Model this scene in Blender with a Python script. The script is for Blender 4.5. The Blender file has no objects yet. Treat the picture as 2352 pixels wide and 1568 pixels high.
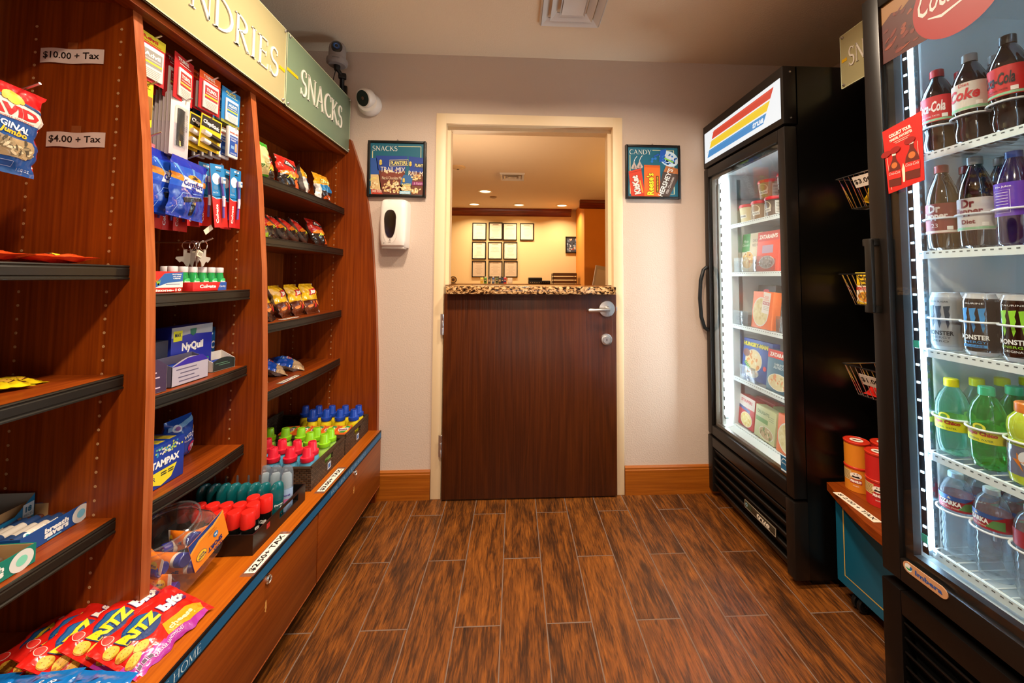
import bpy, bmesh, math, random
from mathutils import Vector, Matrix, Euler
PI = math.pi
SC = bpy.context.scene
COL = SC.collection
# ---------------------------------------------------------------- camera
cam_d = bpy.data.cameras.new('camera'); cam = bpy.data.objects.new('camera', cam_d); COL.objects.link(cam)
F, CX, CY, PITCH, YAW, ROLL, CH = 876.9, 1226.26, 594.5, .04797, .04916, .00456, 1.17307
cam_d.sensor_width = 36; cam_d.lens = F / 2352 * 36
cam_d.shift_x = (1176 - CX) / 2352; cam_d.shift_y = (CY - 784) / 2352
cam_d.clip_start = .02; cam_d.clip_end = 60
_y, _p, _r = YAW, PITCH, ROLL
_Rz = Matrix(((math.cos(_y), -math.sin(_y), 0), (math.sin(_y), math.cos(_y), 0), (0, 0, 1)))
_B = Matrix(((1, 0, 0), (0, 0, -1), (0, 1, 0)))
_Rp = Matrix(((1, 0, 0), (0, math.cos(_p), math.sin(_p)), (0, -math.sin(_p), math.cos(_p))))
_Rr = Matrix(((math.cos(_r), -math.sin(_r), 0), (math.sin(_r), math.cos(_r), 0), (0, 0, 1)))
_R = (_Rr @ _Rp @ _B @ _Rz).transposed() @ Matrix(((1, 0, 0), (0, -1, 0), (0, 0, -1)))
cam.matrix_world = Matrix.Translation((0, 0, CH)) @ _R.to_4x4()
SC.camera = cam
# ---------------------------------------------------------------- world, exposure
w = bpy.data.worlds.new('world'); SC.world = w; w.use_nodes = True
w.node_tree.nodes['Background'].inputs[0].default_value = (.9, .8, .7, 1)
w.node_tree.nodes['Background'].inputs[1].default_value = .05
SC.view_settings.view_transform = 'Standard'; SC.view_settings.look = 'None'
SC.view_settings.exposure = -0.12; SC.view_settings.gamma = 1; SC.view_settings.use_curve_mapping = False
CEIL = 2.4155; WY = 2.107
def area(name, loc, size, power, col, rot=(0, 0, 0), size_y=None, spread=None, disk=False):
    l = bpy.data.lights.new(name, 'AREA'); l.energy = power; l.color = col
    if size_y: l.shape = 'RECTANGLE'; l.size = size; l.size_y = size_y
    else: l.size = size; l.shape = 'DISK' if disk else 'SQUARE'
    if spread: l.spread = spread
    o = bpy.data.objects.new(name, l); COL.objects.link(o); o.location = loc; o.rotation_euler = rot
    return o
WARM = (1, .80, .60)
DOWNLIGHTS = [(-.36, 1.24, 24), (.42, 1.24, 22), (0.0, .1, 38), (0.0, -1.2, 16)]
area('added_fill_lamp', (.3, -2.2, 1.1), 2.4, 34, (1, .90, .82), rot=(PI / 2 + 1.0, 0, 0), size_y=1.8)  # fill lamp added behind the camera, aimed up to brighten the ceiling
for x, y, e in DOWNLIGHTS:      # recessed cans in the shop ceiling, all just above the picture
    area('downlight_lamp', (x, y, CEIL - .012), .13, e, WARM, disk=True, spread=math.radians(150))
RECEP = [(-.439, 5.5, 18), (-.70, 6.5, 15), (.06, 6.5, 15), (.80, 6.5, 15)]
for x, y, e in RECEP:
    area('downlight_lamp', (x, y, CEIL - .025), .14, e, (1, .80, .56), disk=True, spread=math.radians(140))
area('unseen_reception_lamp', (2.4, 4.0, 1.6), .5, 30, (1, .50, .12), rot=(0, math.radians(120), 0))
area('unseen_reception_lamp', (-.5, 3.2, 1.4), .6, 14, (1, .74, .5), rot=(PI, 0, 0))  # unseen lamp facing straight up, brightens the left of the reception ceiling

# ---------------------------------------------------------------- mesh builder
def C(h, a=1.0):
    h = h.lstrip('#'); o = []
    for i in (0, 2, 4):
        c = int(h[i:i+2], 16) / 255
        o.append(c / 12.92 if c < .04045 else ((c + .055) / 1.055) ** 2.4)
    return (o[0], o[1], o[2], a)
WHITE = C('#f2f0ec'); BLACK = C('#121212')
MATS = {}
_tcache = {}
def text2d(s, bold=0.0, shear=0.0):
    k = (s, bold, shear)
    if k not in _tcache:
        c = bpy.data.curves.new('t', 'FONT'); c.body = s; c.resolution_u = 2; c.offset = bold; c.shear = shear
        o = bpy.data.objects.new('t', c); me = o.to_mesh()
        vs = [(v.co.x, v.co.y) for v in me.vertices]; fs = [tuple(p.vertices) for p in me.polygons]
        o.to_mesh_clear(); bpy.data.objects.remove(o); bpy.data.curves.remove(c)
        if vs:
            x0 = min(v[0] for v in vs); x1 = max(v[0] for v in vs); y0 = min(v[1] for v in vs); y1 = max(v[1] for v in vs)
            vs = [((x - (x0 + x1) / 2), (y - (y0 + y1) / 2)) for x, y in vs]
            _tcache[k] = (vs, fs, x1 - x0, y1 - y0)
        else: _tcache[k] = ([], [], 1, 1)
    return _tcache[k]
# own serif capitals for the shop signs: strokes (points, widths), 1 high
_K = .11; _N = .045
def _arc(cx, cy, rx, ry, a0, a1, n=14): return [(cx + rx * math.cos(math.radians(a0 + (a1 - a0) * i / n)), cy + ry * math.sin(math.radians(a0 + (a1 - a0) * i / n))) for i in range(n + 1)]
def _sw(n, a, b): return [a + (b - a) * math.sin(PI * i / n) for i in range(n + 1)]
SER = {
 'N': (.80, [([(.12, 0), (.12, 1)], _N), ([(.12, .97), (.70, .02)], _K), ([(.70, 0), (.70, 1)], _N), ([(.02, .015), (.22, .015)], .03), ([(.02, .985), (.16, .985)], .03), ([(.60, .985), (.80, .985)], .03)]),
 'D': (.82, [([(.14, 0), (.14, 1)], _K), (_arc(.14, .5, .62, .485, 90, -90), _sw(14, .035, .12)), ([(.02, .015), (.2, .015)], .03), ([(.02, .985), (.2, .985)], .03)]),
 'R': (.72, [([(.14, 0), (.14, 1)], _K), (_arc(.14, .74, .42, .245, 90, -90), _sw(14, .035, .11)), ([(.30, .50), (.66, .0)], _K), ([(.02, .015), (.26, .015)], .03), ([(.02, .985), (.2, .985)], .03), ([(.60, .015), (.74, .015)], .03)]),
 'I': (.30, [([(.14, 0), (.14, 1)], _K), ([(.02, .015), (.26, .015)], .03), ([(.02, .985), (.26, .985)], .03)]),
 'E': (.62, [([(.14, 0), (.14, 1)], _K), ([(.02, .015), (.56, .018)], .035), ([(.02, .985), (.52, .982)], .035), ([(.14, .52), (.46, .52)], .035), ([(.56, 0), (.58, .2)], .03), ([(.52, 1), (.53, .82)], .03), ([(.46, .60), (.46, .43)], .03)]),
 'S': (.54, [(_arc(.27, .745, .19, .24, 35, 250, 12) + _arc(.27, .26, .21, .25, 62, -150, 12), [.045 + .06 * math.sin(PI * ((i * 1.0 / 25) ** 1.0)) for i in range(26)]), ([(.45, .99), (.45, .78)], .025), ([(.045, .24), (.045, .01)], .025)]),
 'A': (.78, [([(.06, 0), (.38, 1)], _N), ([(.36, 1), (.68, 0)], _K), ([(.18, .34), (.56, .34)], .035), ([(-.02, .015), (.17, .015)], .03), ([(.58, .015), (.80, .015)], .03)]),
 'C': (.74, [(_arc(.44, .5, .38, .485, 48, 312, 18), _sw(18, .035, .12)), ([(.70, .98), (.70, .76)], .025), ([(.70, .22), (.70, .04)], .02)]),
 'K': (.74, [([(.14, 0), (.14, 1)], _K), ([(.14, .48), (.58, .98)], _N), ([(.26, .56), (.70, .0)], _K), ([(.02, .015), (.26, .015)], .03), ([(.02, .985), (.26, .985)], .03), ([(.48, .985), (.68, .985)], .03), ([(.62, .015), (.78, .015)], .03)]),
 'U': (.80, [([(.14, 1), (.14, .35)], _K), (_arc(.40, .35, .26, .335, 180, 360, 12), .06), ([(.66, .35), (.66, 1)], _N), ([(.02, .985), (.26, .985)], .03), ([(.56, .985), (.76, .985)], .03)]),
 'Y': (.74, [([(.06, 1), (.36, .46)], _K), ([(.68, 1), (.36, .46)], _N), ([(.36, .5), (.36, 0)], _K), ([(-.04, .985), (.18, .985)], .03), ([(.56, .985), (.78, .985)], .03), ([(.24, .015), (.48, .015)], .03)]),
 'H': (.84, [([(.14, 0), (.14, 1)], _K), ([(.68, 0), (.68, 1)], _K), ([(.14, .5), (.68, .5)], .035)] + [([(x, y), (x + .24, y)], .03) for x in (.02, .56) for y in (.015, .985)]),
 'O': (.86, [(_arc(.43, .5, .37, .485, 0, 360, 24), [.04 + .08 * abs(math.cos(2 * PI * i / 24)) for i in range(25)])]),
 'M': (.98, [([(.12, 0), (.14, 1)], _N), ([(.14, 1), (.48, .05)], _K), ([(.48, .05), (.80, 1)], _N), ([(.82, 1), (.86, 0)], _K)] + [([(x, y), (x + .2, y)], .03) for x, y in ((.02, .015), (.76, .015), (.02, .985), (.78, .985))]),
 'W': (1.1, [([(.06, 1), (.32, 0)], _K), ([(.32, 0), (.55, .9)], _N), ([(.55, .9), (.80, 0)], _K), ([(.80, 0), (1.04, 1)], _N), ([(-.02, .985), (.16, .985)], .03), ([(.96, .985), (1.12, .985)], .03)]),
 'B': (.66, [([(.14, 0), (.14, 1)], _K), (_arc(.14, .75, .36, .235, 90, -90), _sw(14, .035, .11)), (_arc(.14, .27, .42, .255, 90, -90), _sw(14, .035, .11)), ([(.02, .015), (.2, .015)], .03), ([(.02, .985), (.2, .985)], .03)]),
 'F': (.58, [([(.14, 0), (.14, 1)], _K), ([(.02, .985), (.52, .982)], .035), ([(.14, .52), (.44, .52)], .035), ([(.52, 1), (.53, .82)], .03), ([(.02, .015), (.26, .015)], .03)]),
 'T': (.70, [([(.35, 0), (.35, 1)], _K), ([(.02, .98), (.68, .98)], .035), ([(.03, 1), (.02, .82)], .03), ([(.67, 1), (.68, .82)], .03), ([(.23, .015), (.47, .015)], .03)]),
 ' ': (.35, []), }
def stroke2d(pts, wd):
    n = len(pts); wd = [wd] * n if not isinstance(wd, (list, tuple)) else list(wd)
    vs = []; fs = []
    for i, (x, y) in enumerate(pts):
        a = pts[max(0, i - 1)]; b = pts[min(n - 1, i + 1)]
        dx, dy = b[0] - a[0], b[1] - a[1]; L = math.hypot(dx, dy) or 1
        nx, ny = -dy / L * wd[i] / 2, dx / L * wd[i] / 2
        vs += [(x - nx, y - ny), (x + nx, y + ny)]
        if i: fs.append((2 * i - 2, 2 * i, 2 * i + 1, 2 * i - 1))
    return vs, fs
def serif2d(s, gap=.06):
    k = ('serif', s, gap)
    if k not in _tcache:
        vs = []; fs = []; x = 0
        for ch in s:
            adv, st = SER[ch]
            for pts, wd in st:
                v, f = stroke2d(pts, wd); b = len(vs)
                vs += [(a + x, c) for a, c in v]; fs += [tuple(b + i for i in q) for q in f]
            x += adv + gap
        w_ = x - gap
        _tcache[k] = ([(a - w_ / 2, c - .5) for a, c in vs], fs, w_, 1.0)
    return _tcache[k]
class MB:
    def __init__(s): s.v = []; s.f = []; s.c = []; s.m = []; s.sm = []; s.T = Matrix()
    def add(s, vs, fs, col=WHITE, mat='paper', sm=False, T=None):
        M_ = s.T @ T if T is not None else s.T
        b = len(s.v); s.v += [M_ @ Vector(p) for p in vs]
        for i, f in enumerate(fs):
            s.f.append(tuple(b + k for k in f)); s.c.append(col[i] if isinstance(col, list) else col)
            s.m.append(mat); s.sm.append(sm)
        return s
    def box(s, x0, x1, y0, y1, z0, z1, col=WHITE, mat='paper', T=None, bev=0):
        if x0 > x1: x0, x1 = x1, x0
        if y0 > y1: y0, y1 = y1, y0
        if z0 > z1: z0, z1 = z1, z0
        if bev:
            bm = bmesh.new(); bmesh.ops.create_cube(bm, size=1)
            for v in bm.verts: v.co = ((x0 + x1) / 2 + v.co.x * (x1 - x0), (y0 + y1) / 2 + v.co.y * (y1 - y0), (z0 + z1) / 2 + v.co.z * (z1 - z0))
            bmesh.ops.bevel(bm, geom=bm.edges[:], offset=bev, segments=2, affect='EDGES', profile=.5)
            bm.verts.index_update(); vs = [v.co.copy() for v in bm.verts]; fs = [tuple(v.index for v in f.verts) for f in bm.faces]; bm.free()
            return s.add(vs, fs, col, mat, False, T)
        vs = [(x, y, z) for x in (x0, x1) for y in (y0, y1) for z in (z0, z1)]
        fs = [(0, 1, 3, 2), (4, 6, 7, 5), (0, 4, 5, 1), (2, 3, 7, 6), (0, 2, 6, 4), (1, 5, 7, 3)]
        return s.add(vs, fs, col, mat, False, T)
    def prism(s, pts, h0, h1, col=WHITE, mat='paper', T=None, sm=False):   # pts in xy, extruded in z
        n = len(pts); vs = [(x, y, h0) for x, y in pts] + [(x, y, h1) for x, y in pts]
        fs = [tuple(range(n))[::-1], tuple(range(n, 2 * n))] + [(i, (i + 1) % n, n + (i + 1) % n, n + i) for i in range(n)]
        return s.add(vs, fs, col, mat, sm, T)
    def lathe(s, prof, seg=24, col=WHITE, mat='plastic', T=None, sx=1, sy=1, colf=None, caps=True, sm=True, rf=None):
        vs = []; fs = []; cs = []
        for r, z in prof:
            for k in range(seg):
                a = 2 * PI * k / seg; q = rf(a, z) if rf else 1
                vs.append((r * q * math.cos(a) * sx, r * q * math.sin(a) * sy, z))
        for i in range(len(prof) - 1):
            for k in range(seg):
                fs.append((i * seg + k, i * seg + (k + 1) % seg, (i + 1) * seg + (k + 1) % seg, (i + 1) * seg + k))
                cs.append(colf((prof[i][1] + prof[i + 1][1]) / 2, (k + .5) / seg) if colf else col)
        if caps:
            if prof[0][0] > 1e-6: fs.append(tuple(range(seg))[::-1]); cs.append(colf(prof[0][1], 0) if colf else col)
            if prof[-1][0] > 1e-6: fs.append(tuple((len(prof) - 1) * seg + k for k in range(seg))); cs.append(colf(prof[-1][1], 0) if colf else col)
        return s.add(vs, fs, cs, mat, sm, T)
    def grid(s, fn, nu, nv, col=WHITE, mat='film', sm=True, colf=None, wrap=False, flip=False, T=None):
        vs = [fn(i / nu, j / nv) for j in range(nv + 1) for i in range(nu + 1)]
        fs = []; cs = []
        for j in range(nv):
            for i in range(nu):
                a = j * (nu + 1) + i; q = (a, a + 1, a + nu + 2, a + nu + 1)
                fs.append(q[::-1] if flip else q); cs.append(colf((i + .5) / nu, (j + .5) / nv) if colf else col)
        return s.add(vs, fs, cs, mat, sm, T)
    def tube(s, pts, r, col=C('#c8c8c8'), mat='metal', seg=8, closed=False, T=None):
        pts = [Vector(p) for p in pts]; n = len(pts); vs = []; fs = []; up = None
        for i, p in enumerate(pts):
            a = pts[(i - 1) % n] if closed else pts[max(0, i - 1)]; b = pts[(i + 1) % n] if closed else pts[min(n - 1, i + 1)]
            d = (b - a).normalized()
            if up is None: up = Vector((0, 0, 1)) if abs(d.z) < .9 else Vector((1, 0, 0))
            e1 = up - d * up.dot(d); e1 = e1.normalized() if e1.length > 1e-5 else d.orthogonal().normalized(); e2 = d.cross(e1); up = e1
            for k in range(seg):
                t = 2 * PI * k / seg; vs.append(p + e1 * (r * math.cos(t)) + e2 * (r * math.sin(t)))
        m = n if closed else n - 1
        for i in range(m):
            for k in range(seg):
                j = (i + 1) % n
                fs.append((i * seg + k, i * seg + (k + 1) % seg, j * seg + (k + 1) % seg, j * seg + k))
        if not closed: fs += [tuple(range(seg))[::-1], tuple((n - 1) * seg + k for k in range(seg))]
        return s.add(vs, fs, col, mat, True, T)
    # ---- print on a surface: fn(x, y, e) gives the 3-D point at flat position (x, y), e above the surface
    def decal(s, vs, fs, fn, col, e=.0004, maxlen=None, mat='paper', sm=False):
        if maxlen:
            tris = []
            for f in fs:
                for k in range(1, len(f) - 1): tris.append((vs[f[0]], vs[f[k]], vs[f[k + 1]]))
            out = []; st = tris
            while st:
                t = st.pop(); L = [math.dist(t[i], t[(i + 1) % 3]) for i in range(3)]; m = max(L)
                if m > maxlen and len(out) < 6000:
                    i = L.index(m); a, b, c = t[i], t[(i + 1) % 3], t[(i + 2) % 3]; d = ((a[0] + b[0]) / 2, (a[1] + b[1]) / 2)
                    st += [(a, d, c), (d, b, c)]
                else: out.append(t)
            vs = [p for t in out for p in t]; fs = [(3 * i, 3 * i + 1, 3 * i + 2) for i in range(len(out))]
        return s.add([fn(x, y, e) for x, y in vs], fs, col, mat, sm)
    def text(s, t, fn, cx, cy, h, col=BLACK, w=None, rot=0, e=.0006, bold=0.0, shear=0.0, maxlen=None, mat='paper', serif=False, outline=None):
        V, Fs, W, H = serif2d(t) if serif else text2d(t, bold, shear)
        if not V: return s
        k = h / H; kx = (w / W) if w else k; ca, sa = math.cos(math.radians(rot)), math.sin(math.radians(rot))
        def place(V, kx, ky): return [(cx + x * kx * ca - y * ky * sa, cy + x * kx * sa + y * ky * ca) for x, y in V]
        if outline:
            V2, F2, W2, H2 = text2d(t, bold + .035, shear)
            s.decal(place(V2, kx, k), F2, fn, outline, e - .0002, maxlen, mat)
        return s.decal(place(V, kx, k), Fs, fn, col, e, maxlen, mat)
    def rect(s, fn, cx, cy, w, h, col, rot=0, e=.0003, maxlen=None, mat='paper'):
        ca, sa = math.cos(math.radians(rot)), math.sin(math.radians(rot))
        vs = [(cx + x * w / 2 * ca - y * h / 2 * sa, cy + x * w / 2 * sa + y * h / 2 * ca) for x, y in ((-1, -1), (1, -1), (1, 1), (-1, 1))]
        return s.decal(vs, [(0, 1, 2, 3)], fn, col, e, maxlen, mat)
    def disc(s, fn, cx, cy, rx, ry, col, rot=0, e=.0004, n=22, maxlen=None, mat='paper'):
        ca, sa = math.cos(math.radians(rot)), math.sin(math.radians(rot))
        pts = [(rx * math.cos(2 * PI * i / n), ry * math.sin(2 * PI * i / n)) for i in range(n)]
        vs = [(cx + x * ca - y * sa, cy + x * sa + y * ca) for x, y in pts] + [(cx, cy)]
        return s.decal(vs, [(i, (i + 1) % n, n) for i in range(n)], fn, col, e, maxlen, mat)
    def poly(s, fn, pts, col, e=.0003, maxlen=None, mat='paper'):
        return s.decal(pts, [tuple(range(len(pts)))], fn, col, e, maxlen, mat)
    def line(s, fn, pts, wd, col, e=.0005, maxlen=None, mat='paper'):
        v, f = stroke2d(pts, wd); return s.decal(v, f, fn, col, e, maxlen, mat)
    def build(s, name, parent=None, **props):
        me = bpy.data.meshes.new(name); me.from_pydata([tuple(p) for p in s.v], [], s.f)
        names = []
        for m in s.m:
            if m not in names: names.append(m)
        for m in names: me.materials.append(MATS[m])
        me.polygons.foreach_set('material_index', [names.index(m) for m in s.m])
        me.polygons.foreach_set('use_smooth', s.sm)
        a = me.color_attributes.new('Col', 'FLOAT_COLOR', 'CORNER'); buf = []
        for f, c in zip(s.f, s.c): buf += list(c) * len(f)
        a.data.foreach_set('color', buf); me.set_sharp_from_angle(angle=.62); me.update()
        o = bpy.data.objects.new(name, me); COL.objects.link(o)
        if parent: o.parent = parent
        for k, v in props.items(): o[k] = v
        return o
def plane_fn(o, ux, uy):                       # flat surface: origin, x axis, y axis (3-D)
    o = Vector(o); ux = Vector(ux).normalized(); uy = Vector(uy).normalized(); n = ux.cross(uy)
    return lambda x, y, e: o + ux * x + uy * y + n * e
def cyl_fn(r, z0=0, a0=-PI / 2, rf=None):      # round surface: x runs round the side, y is height
    return lambda x, y, e: Vector((((rf(y) if rf else r) + e) * math.cos(a0 + x / r), ((rf(y) if rf else r) + e) * math.sin(a0 + x / r), z0 + y))
def thing(name, label, cat, loc=(0, 0, 0), rot=(0, 0, 0), group=None):
    o = bpy.data.objects.new(name, None); o.empty_display_size = .02; COL.objects.link(o)
    o.location = loc; o.rotation_euler = rot; o['label'] = label; o['category'] = cat
    if group: o['group'] = group
    return o
def tag(o, label, cat, group=None, loc=None, rot=None):
    o['label'] = label; o['category'] = cat
    if group: o['group'] = group
    if loc is not None: o.location = loc
    if rot is not None: o.rotation_euler = rot
    return o
def struct(o): o['kind'] = 'structure'; return o
def dup(root, loc, rot=None, label=None, group=None):
    r = root.copy(); COL.objects.link(r); r.location = loc
    if rot is not None: r.rotation_euler = rot
    if label: r['label'] = label
    if group: r['group'] = group
    for ch in root.children:
        c = ch.copy(); COL.objects.link(c); c.parent = r
        for g in ch.children:
            d = g.copy(); COL.objects.link(d); d.parent = c
    return r
class Many:                                     # first call moves the built thing, later calls copy it
    def __init__(s, root): s.root = root; s.used = False
    def __call__(s, loc, rot=None, label=None, group=None):
        if s.used: return dup(s.root, loc, rot, label, group)
        s.used = True; o = s.root; o.location = loc
        if rot is not None: o.rotation_euler = rot
        if label: o['label'] = label
        if group: o['group'] = group
        return o

# ---------------------------------------------------------------- materials
def new_mat(name):
    m = bpy.data.materials.new(name); m.use_nodes = True; MATS[name] = m
    nt = m.node_tree; return m, nt, nt.nodes['Principled BSDF']
def N(nt, t, **kw):
    n = nt.nodes.new(t)
    for k, v in kw.items():
        if isinstance(k, str) and hasattr(n, k): setattr(n, k, v)
    return n
def printed(name, rough, spec=.5, coat=0, metal=0, bump=0, bscale=60, rvar=0):
    m, nt, b = new_mat(name); a = N(nt, 'ShaderNodeVertexColor', layer_name='Col')
    nt.links.new(a.outputs[0], b.inputs['Base Color']); b.inputs['Roughness'].default_value = rough
    b.inputs['Specular IOR Level'].default_value = spec; b.inputs['Metallic'].default_value = metal
    b.inputs['Coat Weight'].default_value = coat; b.inputs['Coat Roughness'].default_value = .08
    if bump:
        t = N(nt, 'ShaderNodeTexCoord'); n = N(nt, 'ShaderNodeTexNoise'); n.inputs['Scale'].default_value = bscale; n.inputs['Detail'].default_value = 2
        bp = N(nt, 'ShaderNodeBump'); bp.inputs['Strength'].default_value = bump; bp.inputs['Distance'].default_value = .004
        nt.links.new(t.outputs['Object'], n.inputs[0]); nt.links.new(n.outputs[0], bp.inputs['Height']); nt.links.new(bp.outputs[0], b.inputs['Normal'])
    return m
printed('paper', .5); printed('matte', .85, .2); printed('film', .20, .6, .4, bump=.9, bscale=38); printed('plastic', .3)
printed('gloss', .12, .5, .5); printed('metal', .28, metal=1); printed('foil', .3, metal=.5)
printed('blackmetal', .38, .45); printed('satin', .42, .35)
def simple(name, col, rough=.5, metal=0, emit=0, spec=.5):
    m, nt, b = new_mat(name); b.inputs['Base Color'].default_value = col; b.inputs['Roughness'].default_value = rough; b.inputs['Metallic'].default_value = metal
    b.inputs['Specular IOR Level'].default_value = spec
    if emit: b.inputs['Emission Color'].default_value = col; b.inputs['Emission Strength'].default_value = emit
    return m
def lamp_mat(name, col, s):
    m, nt, b = new_mat(name); a = N(nt, 'ShaderNodeVertexColor', layer_name='Col')
    b.inputs['Base Color'].default_value = (.05, .05, .05, 1)
    nt.links.new(a.outputs[0], b.inputs['Emission Color']); b.inputs['Emission Strength'].default_value = s; b.inputs['Roughness'].default_value = .3
def wall_mat(name, col, bump=.35, scale=140, rough=.85):
    m, nt, b = new_mat(name); t = N(nt, 'ShaderNodeTexCoord')
    n = N(nt, 'ShaderNodeTexNoise'); n.inputs['Scale'].default_value = scale; n.inputs['Detail'].default_value = 3
    n2 = N(nt, 'ShaderNodeTexNoise'); n2.inputs['Scale'].default_value = 1.6
    mx = N(nt, 'ShaderNodeMix', data_type='RGBA'); mx.inputs[6].default_value = col; mx.inputs[7].default_value = tuple(c * .93 for c in col[:3]) + (1,)
    bp = N(nt, 'ShaderNodeBump'); bp.inputs['Strength'].default_value = bump; bp.inputs['Distance'].default_value = .004
    for k in (n, n2): nt.links.new(t.outputs['Object'], k.inputs[0])
    nt.links.new(n2.outputs[0], mx.inputs[0]); nt.links.new(mx.outputs[2], b.inputs['Base Color'])
    nt.links.new(n.outputs[0], bp.inputs['Height']); nt.links.new(bp.outputs[0], b.inputs['Normal']); b.inputs['Roughness'].default_value = rough
    b.inputs['Specular IOR Level'].default_value = .25
wall_mat('wallpaint', C('#cdbcae')); wall_mat('ceilpaint', C('#e6d2b6'), .3); wall_mat('receppaint', C('#e3c58e'), .15); wall_mat('orangewall', C('#d68a35'), .2)
def wood_mat(name, axis, dark, mid, light, rough=.35, scale=1.0, coat=.15, bump=0.0, contrast=1.0, figure=.35):
    m, nt, b = new_mat(name); t = N(nt, 'ShaderNodeTexCoord')
    def mp(sx, along):
        k = N(nt, 'ShaderNodeMapping'); v = [sx * scale] * 3; v['xyz'.index(axis)] = along * scale; k.inputs['Scale'].default_value = v
        nt.links.new(t.outputs['Object'], k.inputs[0]); return k
    a = mp(7, .45); n1 = N(nt, 'ShaderNodeTexNoise'); n1.inputs['Scale'].default_value = 1; n1.inputs['Detail'].default_value = 2; n1.inputs['Distortion'].default_value = .6
    nt.links.new(a.outputs[0], n1.inputs[0])
    c = mp(150, 3.2); n2 = N(nt, 'ShaderNodeTexNoise'); n2.inputs['Scale'].default_value = 1; n2.inputs['Detail'].default_value = 4
    nt.links.new(c.outputs[0], n2.inputs[0])
    # cathedral figure: bands of the broad noise
    mu = N(nt, 'ShaderNodeMath', operation='MULTIPLY'); mu.inputs[1].default_value = 55; nt.links.new(n1.outputs[0], mu.inputs[0])
    sn = N(nt, 'ShaderNodeMath', operation='SINE'); nt.links.new(mu.outputs[0], sn.inputs[0])
    m2 = N(nt, 'ShaderNodeMath', operation='MULTIPLY_ADD'); m2.inputs[1].default_value = .11 * figure / .35; m2.inputs[2].default_value = -.22; nt.links.new(sn.outputs[0], m2.inputs[0])
    ad = N(nt, 'ShaderNodeMath', operation='ADD'); nt.links.new(n2.outputs[0], ad.inputs[0]); nt.links.new(m2.outputs[0], ad.inputs[1])
    m3 = N(nt, 'ShaderNodeMath', operation='MULTIPLY_ADD'); m3.inputs[1].default_value = .45; nt.links.new(n1.outputs[0], m3.inputs[0]); nt.links.new(ad.outputs[0], m3.inputs[2])
    r = N(nt, 'ShaderNodeValToRGB'); e = r.color_ramp.elements; d = .22 / contrast
    e[0].position = .5 - d; e[0].color = dark; e[1].position = .5 + d; e[1].color = light; q = e.new(.5); q.color = mid
    nt.links.new(m3.outputs[0], r.inputs[0]); nt.links.new(r.outputs[0], b.inputs['Base Color'])
    b.inputs['Roughness'].default_value = rough; b.inputs['Coat Weight'].default_value = coat; b.inputs['Coat Roughness'].default_value = .2; b.inputs['Specular IOR Level'].default_value = .3
    if bump:
        bp = N(nt, 'ShaderNodeBump'); bp.inputs['Strength'].default_value = bump; bp.inputs['Distance'].default_value = .002
        nt.links.new(m3.outputs[0], bp.inputs['Height']); nt.links.new(bp.outputs[0], b.inputs['Normal'])
CH = (C('#6a2702'), C('#7c3304'), C('#8c3e06'))
for ax in 'xyz': wood_mat('cherry_' + ax, ax, *CH, figure=.2, rough=.42, coat=.05)
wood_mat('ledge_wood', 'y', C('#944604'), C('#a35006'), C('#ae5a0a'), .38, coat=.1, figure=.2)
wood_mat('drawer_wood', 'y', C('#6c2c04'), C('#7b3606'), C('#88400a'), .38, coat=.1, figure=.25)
wood_mat('edge_wood', 'z', C('#8e4520'), C('#9c5028'), C('#a85c32'), .35, figure=.25)
wood_mat('door_wood', 'z', C('#3c1803'), C('#481e04'), C('#542606'), .38, scale=1.0, coat=.08, bump=.6, figure=.35, contrast=.8)
wood_mat('base_wood', 'x', C('#8a480c'), C('#9a5410'), C('#a86018'), .4, coat=.1, figure=.2)
wood_mat('crown_wood', 'x', C('#571f08'), C('#6d2a0c'), C('#84380f'), .25, coat=.4)
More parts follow.
